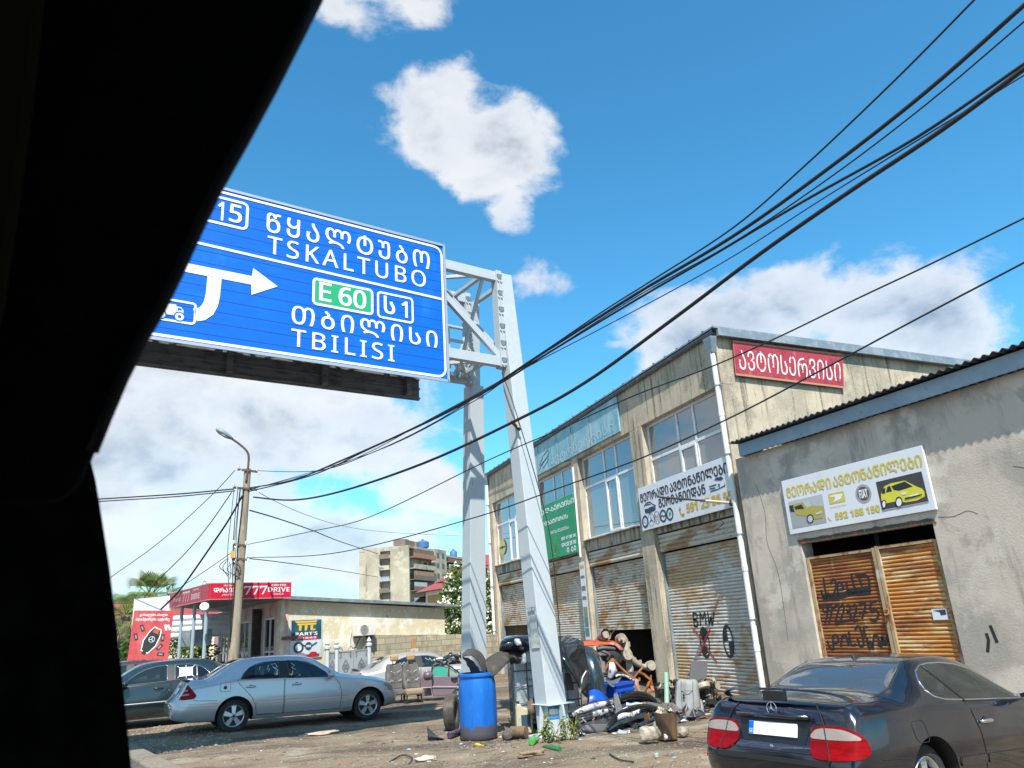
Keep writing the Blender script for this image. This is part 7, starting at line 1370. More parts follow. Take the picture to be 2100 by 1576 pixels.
for lab, pts, rad, mt_ in (('glossy black bumper edge arching over the middle of the ground heap', [(620, 1330, 12.5), (700, 1200, 12.6), (860, 1110, 12.75), (1060, 1060, 12.9), (1220, 1080, 13.0)], .045, glk),
        ('glossy black bumper lip bowing low at the front left of the heap', [(260, 1290, 12.6), (300, 1400, 12.5), (430, 1450, 12.45), (580, 1430, 12.45), (650, 1370, 12.5)], .040, glk),
        ('black bumper edge between the blue crate and the roof rail', [(760, 960, 13.4), (900, 915, 13.45), (1080, 930, 13.5), (1200, 1000, 13.5)], .050, glk),
        ('pale scraped bumper edge across the left of the heap', [(200, 1150, 12.85), (350, 1080, 12.9), (520, 1030, 13.0), (680, 1000, 13.1)], .034, slv),
        ('white scraped strip in the middle of the heap under the dark wing', [(720, 1200, 12.6), (800, 1160, 12.62), (900, 1150, 12.7), (1010, 1100, 12.8)], .030, slv),
        ('black hose looping out of the heap beside the concrete block', [(960, 1440, 12.4), (1000, 1350, 12.4), (1080, 1310, 12.45), (1150, 1330, 12.5), (1180, 1400, 12.45)], .035, plk)):
    m = MB(); P_ = spl([JA(*p) for p in pts], 5); m.tube(P_, [rad*(.7+.3*sin(3.14*i/(len(P_)-1))) for i in range(len(P_))], 8, sq=1.6); tag(m.build('bumper_strip' if 'hose' not in lab else 'rubber_hose', mt_, smooth=True), lab, 'car part')
r = random.Random(12)
m = MB()
for i in range(520):                                     # fragments packed under and between the panels
    x = r.uniform(230, 1500) if i < 360 else r.uniform(1250, 1800); y = r.uniform(1050, 1470) if i < 360 else r.uniform(1200, 1480); Y = 13.5-(y-1050)/420*.9+r.uniform(0, .35); p = JA(x, y, Y)
    if p.z < .03: p.z = .03
    a = Vector((r.uniform(-1, 1), r.uniform(-1, 1), r.uniform(-.5, .5))).normalized(); b = a.cross(Vector((r.uniform(-1, 1), r.uniform(-1, 1), 1))).normalized(); n_ = a.cross(b); s = r.uniform(.06, .30); t_ = r.uniform(.03, .12); e = .006
    m.add([p+a*s-n_*e, p+b*t_-n_*e, p-a*s*r.uniform(.4, 1)-n_*e, p-b*t_*r.uniform(.5, 1)-n_*e, p+a*s+n_*e, p+b*t_+n_*e, p-a*s*.8+n_*e, p-b*t_*.8+n_*e], [(0, 3, 2, 1), (4, 5, 6, 7), (0, 1, 5, 4), (1, 2, 6, 5), (2, 3, 7, 6), (3, 0, 4, 7)], r.choice((0, 0, 0, 0, 0, 1, 1, 2, 3, 4)))
tag(m.build('scrap_debris', [plk, plg_, slv, rst, MATS['pale_blue_metal']]), 'loose black and grey plastic fragments packed between the bumpers', 'debris', kind='stuff')
# objects to the right of the heap
bq = onz(1384, 1519); BQ = Matrix.Translation((bq.x, bq.y+.2, 0)); t = thing('rusty_bucket', 'brown rusty bucket full of rubbish at the right of the heap', 'bucket', M=BQ)
m = MB(BQ); m.lathe([(.145, 0), (.15, .02), (.168, .36), (.173, .38), (.16, .38), (.155, .34)], 28, cap=False); m.lathe([(0.0, .01), (.155, .01)], 20, cap=False); m.build('pail', pm('bucket_brown', (.085, .052, .03), .8, layers=[((.17, .10, .045), 4, .45, .62, (1, 1, .5)), ((.06, .045, .03), 6, .56, .68)]), t, smooth=True, angle=40)
m = MB(BQ)
for i in range(30): p = Vector((r.uniform(-.12, .12), r.uniform(-.12, .12), r.uniform(.36, .43))); s = r.uniform(.02, .05); m.add([p+Vector((s, 0, 0)), p+Vector((0, s, .02)), p+Vector((-s, 0, .01)), p+Vector((0, -s, -.01)), p+Vector((0, 0, s))], [(0, 1, 4), (1, 2, 4), (2, 3, 4), (3, 0, 4)], r.randrange(4))
m.build('rubbish', [pm('rub_cream', (.40, .34, .24), .8), pm('rub_yellow', (.42, .33, .14), .7), pm('rub_green', (.10, .20, .07), .7), plk], t)
def rock(name, lab, cat, c_, R, mat, seed=0, jag=.25):
    bm = bmesh.new(); bmesh.ops.create_icosphere(bm, subdivisions=3, radius=1)
    for v in bm.verts:
        d = v.co.normalized(); k = 1/max(abs(d.x), abs(d.y), abs(d.z)); q = d*(.55+.45*k*.75); q += d*jag*mnoise.noise(d*1.7+Vector((seed*3.1, 0, 0)))+d*.07*mnoise.noise(d*6+Vector((0, seed, 0))); v.co = Vector((q.x*R[0], q.y*R[1], q.z*R[2]))
    m = MB(); m.add([v.co+c_ for v in bm.verts], [tuple(v.index for v in f.verts) for f in bm.faces]); bm.free(); o = m.build(name, mat, smooth=True); tag(o, lab, cat); return o
cc = onz(1343, 1526); rock('concrete_chunk', 'rough pale concrete block lying before the heap', 'concrete block', Vector((cc.x, cc.y+.12, .13)), (.19, .13, .125), pm('rough_concrete', (.42, .37, .29), .95, layers=[((.28, .24, .18), 5, .45, .62), ((.55, .52, .45), 14, .56, .68)], bump=.7, bscale=40), 3)
c2 = onz(1410, 1513); rock('stone', 'round grey stone beside the brown bucket', 'stone', Vector((c2.x, c2.y+.1, .08)), (.09, .09, .085), MATS['rough_concrete'], 5)
def bottle(lab, a, b, r0, mat, capm, band=None, name='bottle'):
    t = thing(name, lab, 'bottle', loc=a); d = (b-a); L = d.length; m = MB(); ks = (0, .03, .55, .70, .80, .98); rs = (r0*.8, r0, r0, r0*.6, r0*.38, r0*.38); m.tube([a+d*k_ for k_ in ks], list(rs), 14); m.build('glass' if band is None else 'shell', mat, t, smooth=True, angle=50)
    m = MB(); m.tube([a+d*.982, a+d*1.05], r0*.42, 10); m.build('cap', capm, t)
    if band is not None: m = MB(); m.tube([a+d*.25, a+d*.48], r0*1.03, 14, cap=False); m.build('label_band', band, t, smooth=True)
bgreen = pm('bottle_green', (.03, .16, .05), .08, coat=.6); g1, g2 = gnd(1149, 1543), gnd(1114, 1536); bottle('green glass bottle lying on the dirt in front of the weeds', g1+Vector((0, 0, .04)), g2+Vector((0, 0, .04)), .042, bgreen, pm('cap_gold', (.4, .3, .1), .4))
g1, g2 = gnd(1091, 1531), gnd(1104, 1518); bottle('bright green plastic bottle beside the steel base plate', g1+Vector((0, 0, .06)), g2+Vector((0, 0, .07)), .055, pm('bottle_lime', (.06, .34, .05), .15, coat=.5), upvc)
g1, g2 = gnd(1362, 1519), gnd(1384, 1516); bottle('white plastic bottle with a red label lying by the concrete block', g1+Vector((0, 0, .05)), g2+Vector((0, 0, .05)), .05, upvc, upvc, red)
g1, g2 = gnd(975, 1531), gnd(990, 1533); bottle('small yellow bottle lying in front of the blue barrel', g1+Vector((0, 0, .025)), g2+Vector((0, 0, .025)), .024, pm('yellow_plastic', (.62, .45, .02), .4), pm('yellow_plastic', (.62, .45, .02)), None)
g1, g2 = gnd(922, 1516), gnd(947, 1506); t = thing('oil_can', 'purple and silver can lying left of the blue barrel', 'can', loc=g1); m = MB(); m.tube([g1+Vector((0, 0, .06)), g2+Vector((0, 0, .06))], .055, 16); m.build('can', pm('can_purple', (.10, .06, .12), .3, .4, layers=[((.4, .38, .42), 7, .52, .58, (1, 1, 3))]), t, smooth=True, angle=40)
# oil canister, logs, tyre by the barrel
cp = onz(1078, 1508); cM = Matrix.Translation((cp.x, cp.y, 0)) @ Matrix.Rotation(radians(-10), 4, 'Z'); t = thing('oil_canister', 'cream plastic oil canister with a dark label beside the gantry leg', 'canister', M=cM)
m = MB(cM); m.prism([(-.15, .02), (.14, .02), (.15, .30), (.12, .40), (-.02, .44), (-.06, .50), (-.12, .50), (-.14, .42)], 0, .16); m.build('jug', pm('canister_cream', (.46, .42, .28), .5, layers=[((.30, .28, .22), 4, .48, .64), ((.14, .13, .12), 6, .58, .7)]), t, bevel=.02)
m = MB(cM); m.box(-.06, .10, -.006, -.001, .13, .32); m.build('label', pm('label_navy', (.025, .06, .09), .5), t); m = MB(cM); m.lathe([(.03, .50), (.03, .54)], 12, (-.09, .08, 0)); m.build('cap', plk, t)
l1, l2 = JC(1000, 1190, 13.2), JC(1260, 1275, 12.9); l1.z = .09; l2.z = .10
t = thing('cut_log', 'short brown round log lying at the foot of the caged tank', 'log', loc=l2); m = MB(); m.tube([l1.lerp(l2, .45), l2], .095, 16); m.build('log', pm('log_brown', (.17, .11, .06), .9, layers=[((.10, .07, .05), 5, .45, .62)], bump=.4, bscale=30), t, smooth=True, angle=40)
c2 = JC(1030, 1250, 13.0); rock('stone', 'dark lump of stone at the right foot of the blue barrel', 'stone', Vector((c2.x, c2.y, .06)), (.09, .07, .075), pm('dark_stone', (.09, .075, .06), .9), 8)
sheet('rubber_flap', 'curved brown rubber sheet lying between the barrel and the tank', 'rubber sheet', [[JC(990, 1090, 13.5), JC(1080, 1120, 13.4), JC(1180, 1080, 13.4)], [JC(1000, 1160, 13.2), JC(1090, 1170, 13.15), JC(1200, 1160, 13.2)], [JC(1010, 1200, 13.1), JC(1090, 1220, 13.05), JC(1200, 1230, 13.1)]], pm('brown_rubber', (.10, .085, .065), .8), .03, .03)
tp_ = onz(937, 1505); m = MB(); tR = .32; cc = Vector((tp_.x+.05, tp_.y+.5, tR)); Rm = Matrix.Rotation(radians(62), 3, 'Z') @ Matrix.Rotation(pi/2, 3, 'X'); m.lathe([(tR*.58, -.09), (tR*.85, -.105), (tR*.97, -.09), (tR, -.05), (tR, .05), (tR*.97, .09), (tR*.85, .105), (tR*.58, .09), (tR*.58, -.09)], 36, cc, Rm, cap=False)
tag(m.build('old_tyre', pm('dusty_tyre', (.055, .05, .045), .9, layers=[((.12, .105, .085), 4, .48, .64)]), smooth=True, angle=40), 'dusty tyre standing upright behind the blue barrel', 'tyre')
sheet('scrap_sheet', 'curved rusty brown metal shell standing between the tank and the leg', 'car part', [[JD(395, 930, 13.3), JD(430, 905, 13.25), JD(475, 930, 13.3)], [JD(380, 1000, 13.15), JD(430, 1000, 13.1), JD(485, 1000, 13.2)], [JD(400, 1060, 13.15), JD(440, 1080, 13.1), JD(470, 1120, 13.2)]], pm('rust_brown', (.12, .075, .05), .8, layers=[((.20, .11, .06), 5, .5, .65)]), .012, .015)
# seats, engine, board, pole near the closed shutter
st = thing('car_seat', 'torn pale grey car seat standing upright before the closed shutter', 'car seat', loc=JA(1580, 1100, 14.0)); YT = 14.0
gry_f = pm('seat_fabric_grey', (.27, .28, .285), .9, layers=[((.20, .205, .21), 3, .48, .64), ((.36, .33, .29), 6, .6, .72)], bump=.3, bscale=90)
m = MB(); rows = []
for (yy_, xl, xr, b) in ((735, 1460, 1690, 0.05), (722, 1480, 1670, .0), (760, 1438, 1705, -.10), (860, 1425, 1720, -.13), (980, 1420, 1735, -.15), (1090, 1430, 1750, -.18), (1160, 1480, 1745, -.15)):
    rows.append([JA(xl, yy_, YT+.10), JA(xl+18, yy_-3, YT+b), JA(xl+(xr-xl)*.27, yy_, YT+b-.02), JA((xl+xr)/2, yy_, YT+b+.03), JA(xl+(xr-xl)*.73, yy_, YT+b-.02), JA(xr-18, yy_-3, YT+b), JA(xr, yy_, YT+.10)])
loft(m, rows[1:], 30, 24); o = m.build('backrest', gry_f, st, smooth=True); sd = o.modifiers.new('thickness', 'SOLIDIFY'); sd.thickness = .12; sd.offset = 1 if False else -1
m = MB(); m.ribbon([(0, 0), (0, 0)], .01, 0) if False else None
for xx in (1500, 1640): m.tube([JA(xx, 740, YT-.14), JA(xx, 860, YT-.16), JA(xx+8, 1000, YT-.18), JA(xx+15, 1090, YT-.2)], .006, 5)
m.tube([JA(1500, 862, YT-.16), JA(1640, 858, YT-.16)], .006, 5); m.build('piping', pm('seat_seam', (.10, .10, .105), .8), st)
m = MB(); m.add([JA(*p, YT-.19) for p in ((1525, 890), (1550, 915), (1535, 935), (1515, 915))], [(0, 1, 2, 3)]); m.add([JA(*p, YT-.192) for p in ((1530, 930), (1552, 935), (1535, 960), (1512, 945))], [(0, 1, 2, 3)]); m.build('tear', plk, st)
rock('seat_cushion', 'dirty pinkish seat cushion half hidden by the dark coupe', 'cushion', JA(1650, 1195, 13.2), (.30, .22, .10), pm('cushion_pink', (.42, .28, .21), .9, layers=[((.55, .45, .36), 4, .48, .62), ((.30, .12, .10), 6, .6, .7)]), 11, .12)
sheet('red_tray', 'red-edged plastic tray under the pinkish cushion', 'tray', [[JA(1600, 1270, 13.1), JA(1700, 1275, 13.05), JA(1800, 1270, 13.05)], [JA(1620, 1305, 12.9), JA(1700, 1310, 12.9), JA(1800, 1300, 12.9)]], pm('tray_red', (.35, .10, .08), .5), .02, .01)
def engine(lab, cx, cy, Y, sx, sz, n, seed):
    r = random.Random(seed); t = thing('engine_part', lab, 'engine', loc=JA(cx, cy, Y), group='greasy engine parts'); C_ = JA(cx, cy, Y); em = [pm('engine_dark', (.035, .034, .033), .5, .4), pm('engine_alu', (.30, .28, .25), .45, .6, layers=[((.12, .11, .10), 8, .48, .6)]), pm('engine_tan', (.40, .35, .24), .6, .2)]
    m = MB(); m.box(C_.x-sx*.7, C_.x+sx*.7, C_.y-.05, C_.y+.25, C_.z-sz*.8, C_.z+sz*.5, 0); m.build('block', em[0], t, bevel=.03)
    m = MB()
    for i in range(n):
        p = C_+Vector((r.uniform(-sx, sx), r.uniform(-.14, 0), r.uniform(-sz, sz))); k_ = r.random()
        if k_ < .45: m.lathe([(.0, -.03), (r.uniform(.03, .075), -.03), (r.uniform(.03, .075), .03), (0, .03)], 12, p, Matrix.Rotation(radians(r.uniform(60, 110)), 3, 'X') @ Matrix.Rotation(r.uniform(-.6, .6), 3, 'Y'), r.choice((0, 1, 1, 2)))
        elif k_ < .75: q = p+Vector((r.uniform(-.15, .15), r.uniform(-.05, .05), r.uniform(-.12, .12))); m.tube(spl([p, (p+q)/2+Vector((0, -.05, .04)), q], 3), r.uniform(.012, .03), 7, r.choice((0, 0, 1)))
        else: s = r.uniform(.03, .07); m.box(p.x-s, p.x+s, p.y-s*.6, p.y+s*.6, p.z-s*.7, p.z+s*.7, r.choice((0, 1)))
    m.build('fittings', em, t)
engine('greasy engine with alloy pulleys right of the grey car seat', 1810, 900, 14.1, .22, .30, 46, 3); engine('dark engine part left of the green pole by the pier', 1320, 870, 14.7, .20, .22, 34, 6)
m = MB(); m.lathe([(.0, -.05), (.13, -.05), (.14, 0), (.11, .05), (.06, .06)], 18, JA(1765, 800, 13.95), Matrix.Rotation(radians(-25), 3, 'X')); tag(m.build('throttle_body', pm('alloy_cream', (.45, .40, .30), .5, .3), smooth=True, angle=40), 'cream round alloy housing on top of the engine beside the seat', 'engine part')
m = MB(); m.tube([JA(1318, 640, 14.35), JA(1326, 840, 14.3), JA(1328, 1020, 14.2)], .05, 10); tag(m.build('green_pole', pm('flaky_green', (.26, .42, .33), .7, layers=[((.45, .45, .38), 5, .52, .6), ((.25, .14, .07), 8, .6, .68)]), smooth=True, angle=40), 'short pole of flaking green paint before the shutter pier', 'pole')
sheet('grey_board', 'dark grey board propped against the closed shutter above the seat', 'board', [[JA(1625, 508, 15.4), JA(1740, 503, 15.4), JA(1812, 515, 15.4)], [JA(1612, 600, 15.3), JA(1720, 600, 15.3), JA(1806, 600, 15.3)], [JA(1600, 740, 15.15), JA(1710, 742, 15.15), JA(1800, 735, 15.15)]], pm('board_grey', (.075, .075, .08), .7), .03, .005)
# the two seats and the purple doors in the middle distance
fab = pm('seat_mesh_grey', (.10, .095, .09), .9, layers=[((.16, .15, .14), 3, .48, .62)], bump=.2, bscale=100); tan_f = pm('headrest_tan', (.36, .24, .12), .7)
def yard_seat(lab, px1, Y, cm):
    b = at(px1, 1425, Y); Mq = Matrix.Translation((b.x, Y, 0)) @ Matrix.Rotation(radians(4), 4, 'Z'); t = thing('car_seat', lab, 'car seat', M=Mq, group='pair of car seats standing on the dirt'); s = Y/22
    m = MB(Mq); rows = [[Vector((x*w, y+yo, z)) for x, yo in ((-1, .1), (-.85, -.03), (-.4, .0), (0, .03), (.4, 0), (.85, -.03), (1, .1))] for z, w, y in ((.36, .24, -.08), (.55, .26, -.04), (.75, .25, 0), (.92, .215, .05), (1.0, .17, .08))]
    loft(m, rows, 24, 16); o = m.build('backrest', fab, t, smooth=True); sd = o.modifiers.new('thickness', 'SOLIDIFY'); sd.thickness = .09; sd.offset = -1
    m = MB(Mq); m.ribbon([(-.14, .82), (0, .76), (.14, .82)], .016, -.045); m.ribbon([(-.19, .62), (-.09, .57), (.09, .57), (.19, .62)], .014, -.075); m.poly([(-.15, .60), (-.09, .55), (-.16, .54)], -.08); m.poly([(.15, .60), (.09, .55), (.16, .54)], -.08); m.build('pocket_trim', slv, t)
    m = MB(Mq); m.box(-.24, .24, -.32, .14, .20, .36); m.build('cushion', cm, t, bevel=.05)
    m = MB(Mq); m.box(-.115, .115, .01, .12, 1.06, 1.23); m.build('headrest', tan_f, t, bevel=.045); m = MB(Mq)
    for x in (-.05, .05): m.tube([(x, .07, .98), (x, .07, 1.08)], .009, 6)
    for x in (-.2, .2): m.beam((x, -.28, .03), (x, .2, .03), .04, .05); m.beam((x, -.2, .03), (x, -.2, .2), .03, .03); m.beam((x, .1, .03), (x, .1, .2), .03, .03)
    m.build('frame', blk, t)
yard_seat('left one of a pair of grey car seats with tan headrests and a dark cushion', 811, 21.9, fab); yard_seat('right one of a pair of grey car seats, the one with a tan cushion', 845, 21.6, pm('cushion_tan', (.28, .22, .15), .85))
purp = pm('purple_paint', (.25, .19, .23), .35, .35, layers=[((.33, .28, .30), 2, .5, .7)], coat=.6); gteal = pm('green_tint_glass', (.06, .38, .28), .08, coat=.5)
YD = 21.4; CX = lambda x, y: at(860+x*.17518, 1300+y*.17518, YD)
dt = thing('car_door', 'detached purple car door with green glass and a mirror, propped upright', 'car door', loc=CX(290, 730))
def slab3(m, pts, th=.05, m_=None, fn=CX, dy=0.0):
    P = [fn(*p)+Vector((0, dy, 0)) for p in pts]; Q = [p+Vector((.0, th, 0)) for p in P]; n = len(P); m.add(P+Q, [tuple(range(n)), tuple(range(2*n-1, n-1, -1))]+[(i, i+n, (i+1) % n+n, (i+1) % n) for i in range(n)], m_)
m = MB(); slab3(m, [(145, 500), (330, 500), (490, 490), (505, 515), (460, 560), (430, 640), (390, 690), (375, 725), (165, 728), (150, 640)], .07); m.build('skin', purp, dt, bevel=.015)
m = MB(); m.tube(spl([CX(495, 490), CX(430, 430), CX(345, 375), CX(250, 352), CX(180, 360), CX(150, 400), CX(148, 500)], 5), .02, 6); m.tube([CX(345, 375), CX(345, 500)], .018, 6); m.build('window_frame', blk, dt)
m = MB(); slab3(m, [(160, 400), (200, 378), (335, 385), (335, 495), (170, 497)], .012, None, CX, .03); m.build('window_glass', gteal, dt); m = MB(); slab3(m, [(355, 400), (440, 450), (440, 485), (355, 492)], .012, None, CX, .03); m.build('quarter_glass', pm('pale_glass', (.25, .36, .33), .1), dt)
m = MB(); m.tube(spl([CX(370, 525)+Vector((0, -.02, 0)), CX(400, 520)+Vector((0, -.06, 0)), CX(440, 522)+Vector((0, -.03, 0))], 4), .028, 8); m.build('handle', blk, dt, smooth=True); m = MB(); m.tube([CX(150, 625)+Vector((0, -.01, 0)), CX(440, 625)+Vector((0, -.01, 0))], .022, 6); m.build('moulding', pm('purple_pale', (.33, .27, .30), .4), dt)
m = MB(); c_ = CX(95, 490)+Vector((0, -.1, 0)); m.lathe([(.02, -.13), (.10, -.11), (.12, -.02), (.11, .08), (.05, .13)], 14, c_, Matrix.Rotation(pi/2, 3, 'Y')); m.build('mirror', pm('mirror_purple', (.12, .09, .11), .4), dt, smooth=True)
YD2 = 21.7; CX2 = lambda x, y: at(860+x*.17518, 1300+y*.17518, YD2); wq = thing('car_wing', 'purple front wing standing left of the purple door', 'car part', loc=CX2(60, 730)); m = MB(); slab3(m, [(0, 560), (40, 480), (70, 440), (140, 510), (135, 640), (150, 725), (30, 735), (-30, 735), (-30, 600)], .06, None, CX2); m.build('skin', purp, wq, bevel=.015); m = MB(); m.tube([CX2(-20, 640)+Vector((0, -.01, 0)), CX2(135, 632)+Vector((0, -.01, 0))], .02, 6); m.build('moulding', MATS['purple_pale'], wq)
m = MB(); slab3(m, [(385, 725), (455, 720), (445, 610), (425, 650), (395, 700)], .03, None, CX, .1); m.build('door_card', pm('card_cream', (.46, .40, .30), .8), dt)
m = MB(); slab3(m, [(465, 615), (505, 610), (510, 520), (485, 510), (470, 560)], .2, None, CX, .25); tag(m.build('carton', pm('carton_brown', (.35, .20, .07), .8)), 'brown carton glimpsed right of the purple door', 'box')
# wreck with its engine bay open behind the door
YW = 24.2; CW = lambda x, y, d=0.0: at(860+x*.17518, 1300+y*.17518, YW+d); wk = thing('car_wreck', 'stripped pale grey car front with a tangled dark engine bay before the block wall', 'car', loc=CW(430, 640))
m = MB(); loft(m, [[CW(300, 345, .6), CW(400, 350, .5), CW(515, 350, .5), CW(640, 360, .5)], [CW(290, 380), CW(400, 372, -.2), CW(515, 372, -.25), CW(640, 380, -.2)], [CW(330, 470, -.1), CW(420, 470, -.3), CW(515, 470, -.35), CW(640, 470, -.3)], [CW(380, 640), CW(430, 640, -.25), CW(515, 640, -.3), CW(640, 640, -.25)]], 18, 14, .02, 2); o = m.build('body', pm('wreck_grey', (.40, .41, .42), .4, .3, layers=[((.2, .2, .2), 3, .52, .66)]), wk, smooth=True)
r = random.Random(5); m = MB()
for i in range(46):
    p = CW(r.uniform(280, 640), r.uniform(265, 350), r.uniform(.1, .6)); q = p+Vector((r.uniform(-.35, .35), r.uniform(-.2, .2), r.uniform(-.14, .10))); m.tube(spl([p, (p+q)/2+Vector((0, 0, r.uniform(0, .12))), q], 3), r.uniform(.012, .05), 6, r.choice((0, 0, 0, 1)))
m.build('engine_bay', [plk, slv], wk)
sheet('wreck_bonnet', 'buckled black bonnet edge over the wrecked engine bay', 'car part', [[CW(265, 310), CW(340, 265), CW(420, 245), CW(520, 258)], [CW(280, 325, -.1), CW(350, 285, -.15), CW(430, 265, -.15), CW(520, 285, -.1)]], glk, .02, .03)
m = MB(); slab3(m, [(405, 425), (490, 410), (430, 440)], .02, None, lambda x, y: CW(x, y, -.5)); tag(m.build('plastic_blade', plk), 'black pointed plastic blade on the pale wrecked wing', 'car part')
m = MB(); loft(m, [[CW(455, 590), CW(520, 585), CW(560, 600)], [CW(460, 640, -.2), CW(520, 640, -.25), CW(560, 640, -.2)], [CW(455, 715), CW(520, 715), CW(560, 715)]], 10, 8, .05, 4); tag(m.build('black_sack', plk, smooth=True), 'black sack lying under the wrecked car front', 'sack')
# weeds at the foot of the leg
wdm = leafm('weed_leaf', (.22, .29, .05), (.12, .18, .03), (.34, .36, .12)); dry = pm('dry_stalk', (.34, .24, .10), .8, layers=[((.22, .14, .06), 5, .45, .6)])
r = random.Random(9)
def weed(lab, p0, n, L, w):
    t = thing('weed_clump', lab, 'weeds', loc=p0, group='weeds at the gantry leg'); m = MB(); d_ = MB()
    for i in range(n):
        b = p0+Vector((r.uniform(-w, w), r.uniform(-.06, .10), 0)); lean = Vector((r.gauss(0, .16), r.gauss(-.06, .08), 1)).normalized(); h = L*r.uniform(.45, 1.05); tip = b+lean*h+Vector((r.gauss(0, .05), -.02, -.04)); d_.tube([b, b.lerp(tip, .5), tip], [.006, .005, .003], 5)
        for j in range(8):
            q = b.lerp(tip, .25+.75*j/7); a = Vector((r.gauss(0, 1), r.gauss(-.3, .8), r.uniform(-.5, .5))).normalized(); s = r.uniform(.07, .15); u = a.cross(Vector((0, 0, 1))).normalized()*s*.20; md = q+a*s*.5+Vector((0, 0, .012)); e = q+a*s+Vector((0, 0, -.03)); m.add([q, md+u, e, md-u], [(0, 1, 2, 3)])
    for i in range(n):
        b = p0+Vector((r.uniform(-w, w), r.uniform(-.12, .05), 0)); q = b+Vector((r.gauss(0, .08), -.05, r.uniform(.08, .3))); d_.tube([b, q], .005, 4)
    d_.build('stalk', dry, t); m.build('leaf_tuft', wdm, t, recalc=False)
weed('tall leafy green weeds growing in front of the leaning gantry leg', gnd(1128, 1524), 11, .52, .12); weed('smaller drooping weeds at the right foot of the gantry leg', gnd(1171, 1518), 9, .46, .10)
# litter, pebbles, glass crumbs
def crumbs(name, lab, cat, n, region, size, mats, seed, flat=.6, kind='stuff'):
    r = random.Random(seed); m = MB(); P0 = [(1, 0, 0), (-1, 0, 0), (0, 1, 0), (0, -1, 0), (0, 0, 1), (0, 0, -1)]; F0 = [(0, 2, 4), (2, 1, 4), (1, 3, 4), (3, 0, 4), (2, 0, 5), (1, 2, 5), (3, 1, 5), (0, 3, 5)]
    for _ in range(n):
        x, y = region(r); s = size*r.uniform(.4, 1.6)*(.5 if r.random() < .5 else 1); a = r.uniform(0, 6.28); z = G(x, y)+(.035*mnoise.noise((x*.7, y*.7, 3))+.018*mnoise.noise((x*2.3, y*2.3, 9))+.009*mnoise.noise((x*6, y*6, 1)))
        m.add([(x+s*r.uniform(.6, 1.3)*(p*cos(a)-q*sin(a)), y+s*r.uniform(.6, 1.3)*(p*sin(a)+q*cos(a)), z+s*flat*w*r.uniform(.7, 1.2)) for p, q, w in P0], F0, r.randrange(len(mats)))
    tag(m.build(name, mats), lab, cat, kind=kind)
peb = [pm('pebble_grey', (.17, .15, .12), .9), pm('pebble_tan', (.21, .165, .11), .9), pm('pebble_dark', (.08, .065, .05), .9), pm('pebble_pale', (.30, .27, .22), .9)]
crumbs('gravel', 'small stones scattered over the dirt yard', 'gravel', 4200, lambda r: (lambda p: (p.x, p.y))(onz(r.uniform(260, 1460), 1450+126*(r.random()**.8))), .014, peb[:3]+peb, 2)
crumbs('gravel', 'pale coarse gravel along the kerb behind the silver car', 'gravel', 2600, lambda r: (r.uniform(-3.2, .2), r.uniform(15.5, 20.5)), .026, peb[:2]+peb[3:], 3)
crumbs('litter', 'scraps of paper and plastic scattered on the dirt', 'litter', 130, lambda r: (lambda p: (p.x, p.y))(onz(r.uniform(420, 1450), r.uniform(1490, 1572))), .035, [upvc, pm('litter_blue', (.25, .42, .55), .6), pm('litter_red', (.45, .08, .06), .6), pm('litter_tan', (.45, .36, .24), .8), plk, plk, plk], 4, .25)
crumbs('litter', 'black plastic shards and soot around the blue barrel', 'litter', 360, lambda r: (lambda p: (p.x, p.y))(onz(r.gauss(985, 75), r.uniform(1500, 1536))), .03, [plk, plk, MATS['pebble_dark'], plg_], 5, .4)
crumbs('glass_crumbs', 'pale green broken windscreen glass spread before the heap', 'broken glass', 650, lambda r: (lambda p: (p.x, p.y))(onz(r.gauss(1235, 55), r.gauss(1548, 7))), .010, [pm('glass_mint', (.17, .25, .20), .25), pm('glass_mint_dark', (.10, .14, .11), .3)], 6)
for lab, x, y, R in (('crumpled white rag lying on the dirt at the bottom', 874, 1561, (.17, .10, .045)), ('brown crumpled paper lying in front of the weeds', 1090, 1551, (.20, .09, .05)), ('flat tan cardboard scrap lying in front of the silver car', 655, 1506, (.36, .14, .03))):
    p = gnd(x, y); rock('crumpled_rag' if 'rag' in lab else 'paper_scrap', lab, 'rag' if 'rag' in lab else 'paper', p+Vector((0, 0, R[2]*.6)), R, pm('rag_'+lab[:5].strip().replace(' ', '_'), (.55, .48, .38) if 'white' in lab else (.24, .17, .11) if 'brown' in lab else (.42, .34, .25), .9, bump=.4, bscale=30), x, .7)
sheet('black_shard', 'curled black plastic shard lying left of the barrel', 'car part', [[gnd(876, 1512)+Vector((0, 0, .18)), gnd(885, 1512)+Vector((0, 0, .10)), gnd(895, 1512)+Vector((0, 0, .02))], [gnd(878, 1520)+Vector((0, 0, .08)), gnd(890, 1520)+Vector((0, 0, .06)), gnd(912, 1518)+Vector((0, 0, .01))]], plk, .012, .01)
m = MB(); m.tube(spl([gnd(800, 1564)+Vector((0, 0, .01)), gnd(825, 1552)+Vector((0, 0, .02)), gnd(845, 1556)+Vector((0, 0, .01)), gnd(838, 1570)+Vector((0, 0, .01))]), .012, 5); tag(m.build('cable_scrap', plk, smooth=True), 'loop of black cable lying near the bottom edge of the dirt', 'cable')
m = MB(); m.tube(spl([gnd(1250, 1548)+Vector((0, 0, .01)), gnd(1272, 1560)+Vector((0, 0, .01)), gnd(1300, 1564)+Vector((0, 0, .01))]), .010, 5); tag(m.build('cable_scrap', plk, smooth=True), 'thin black cable lying in front of the green glass crumbs', 'cable')
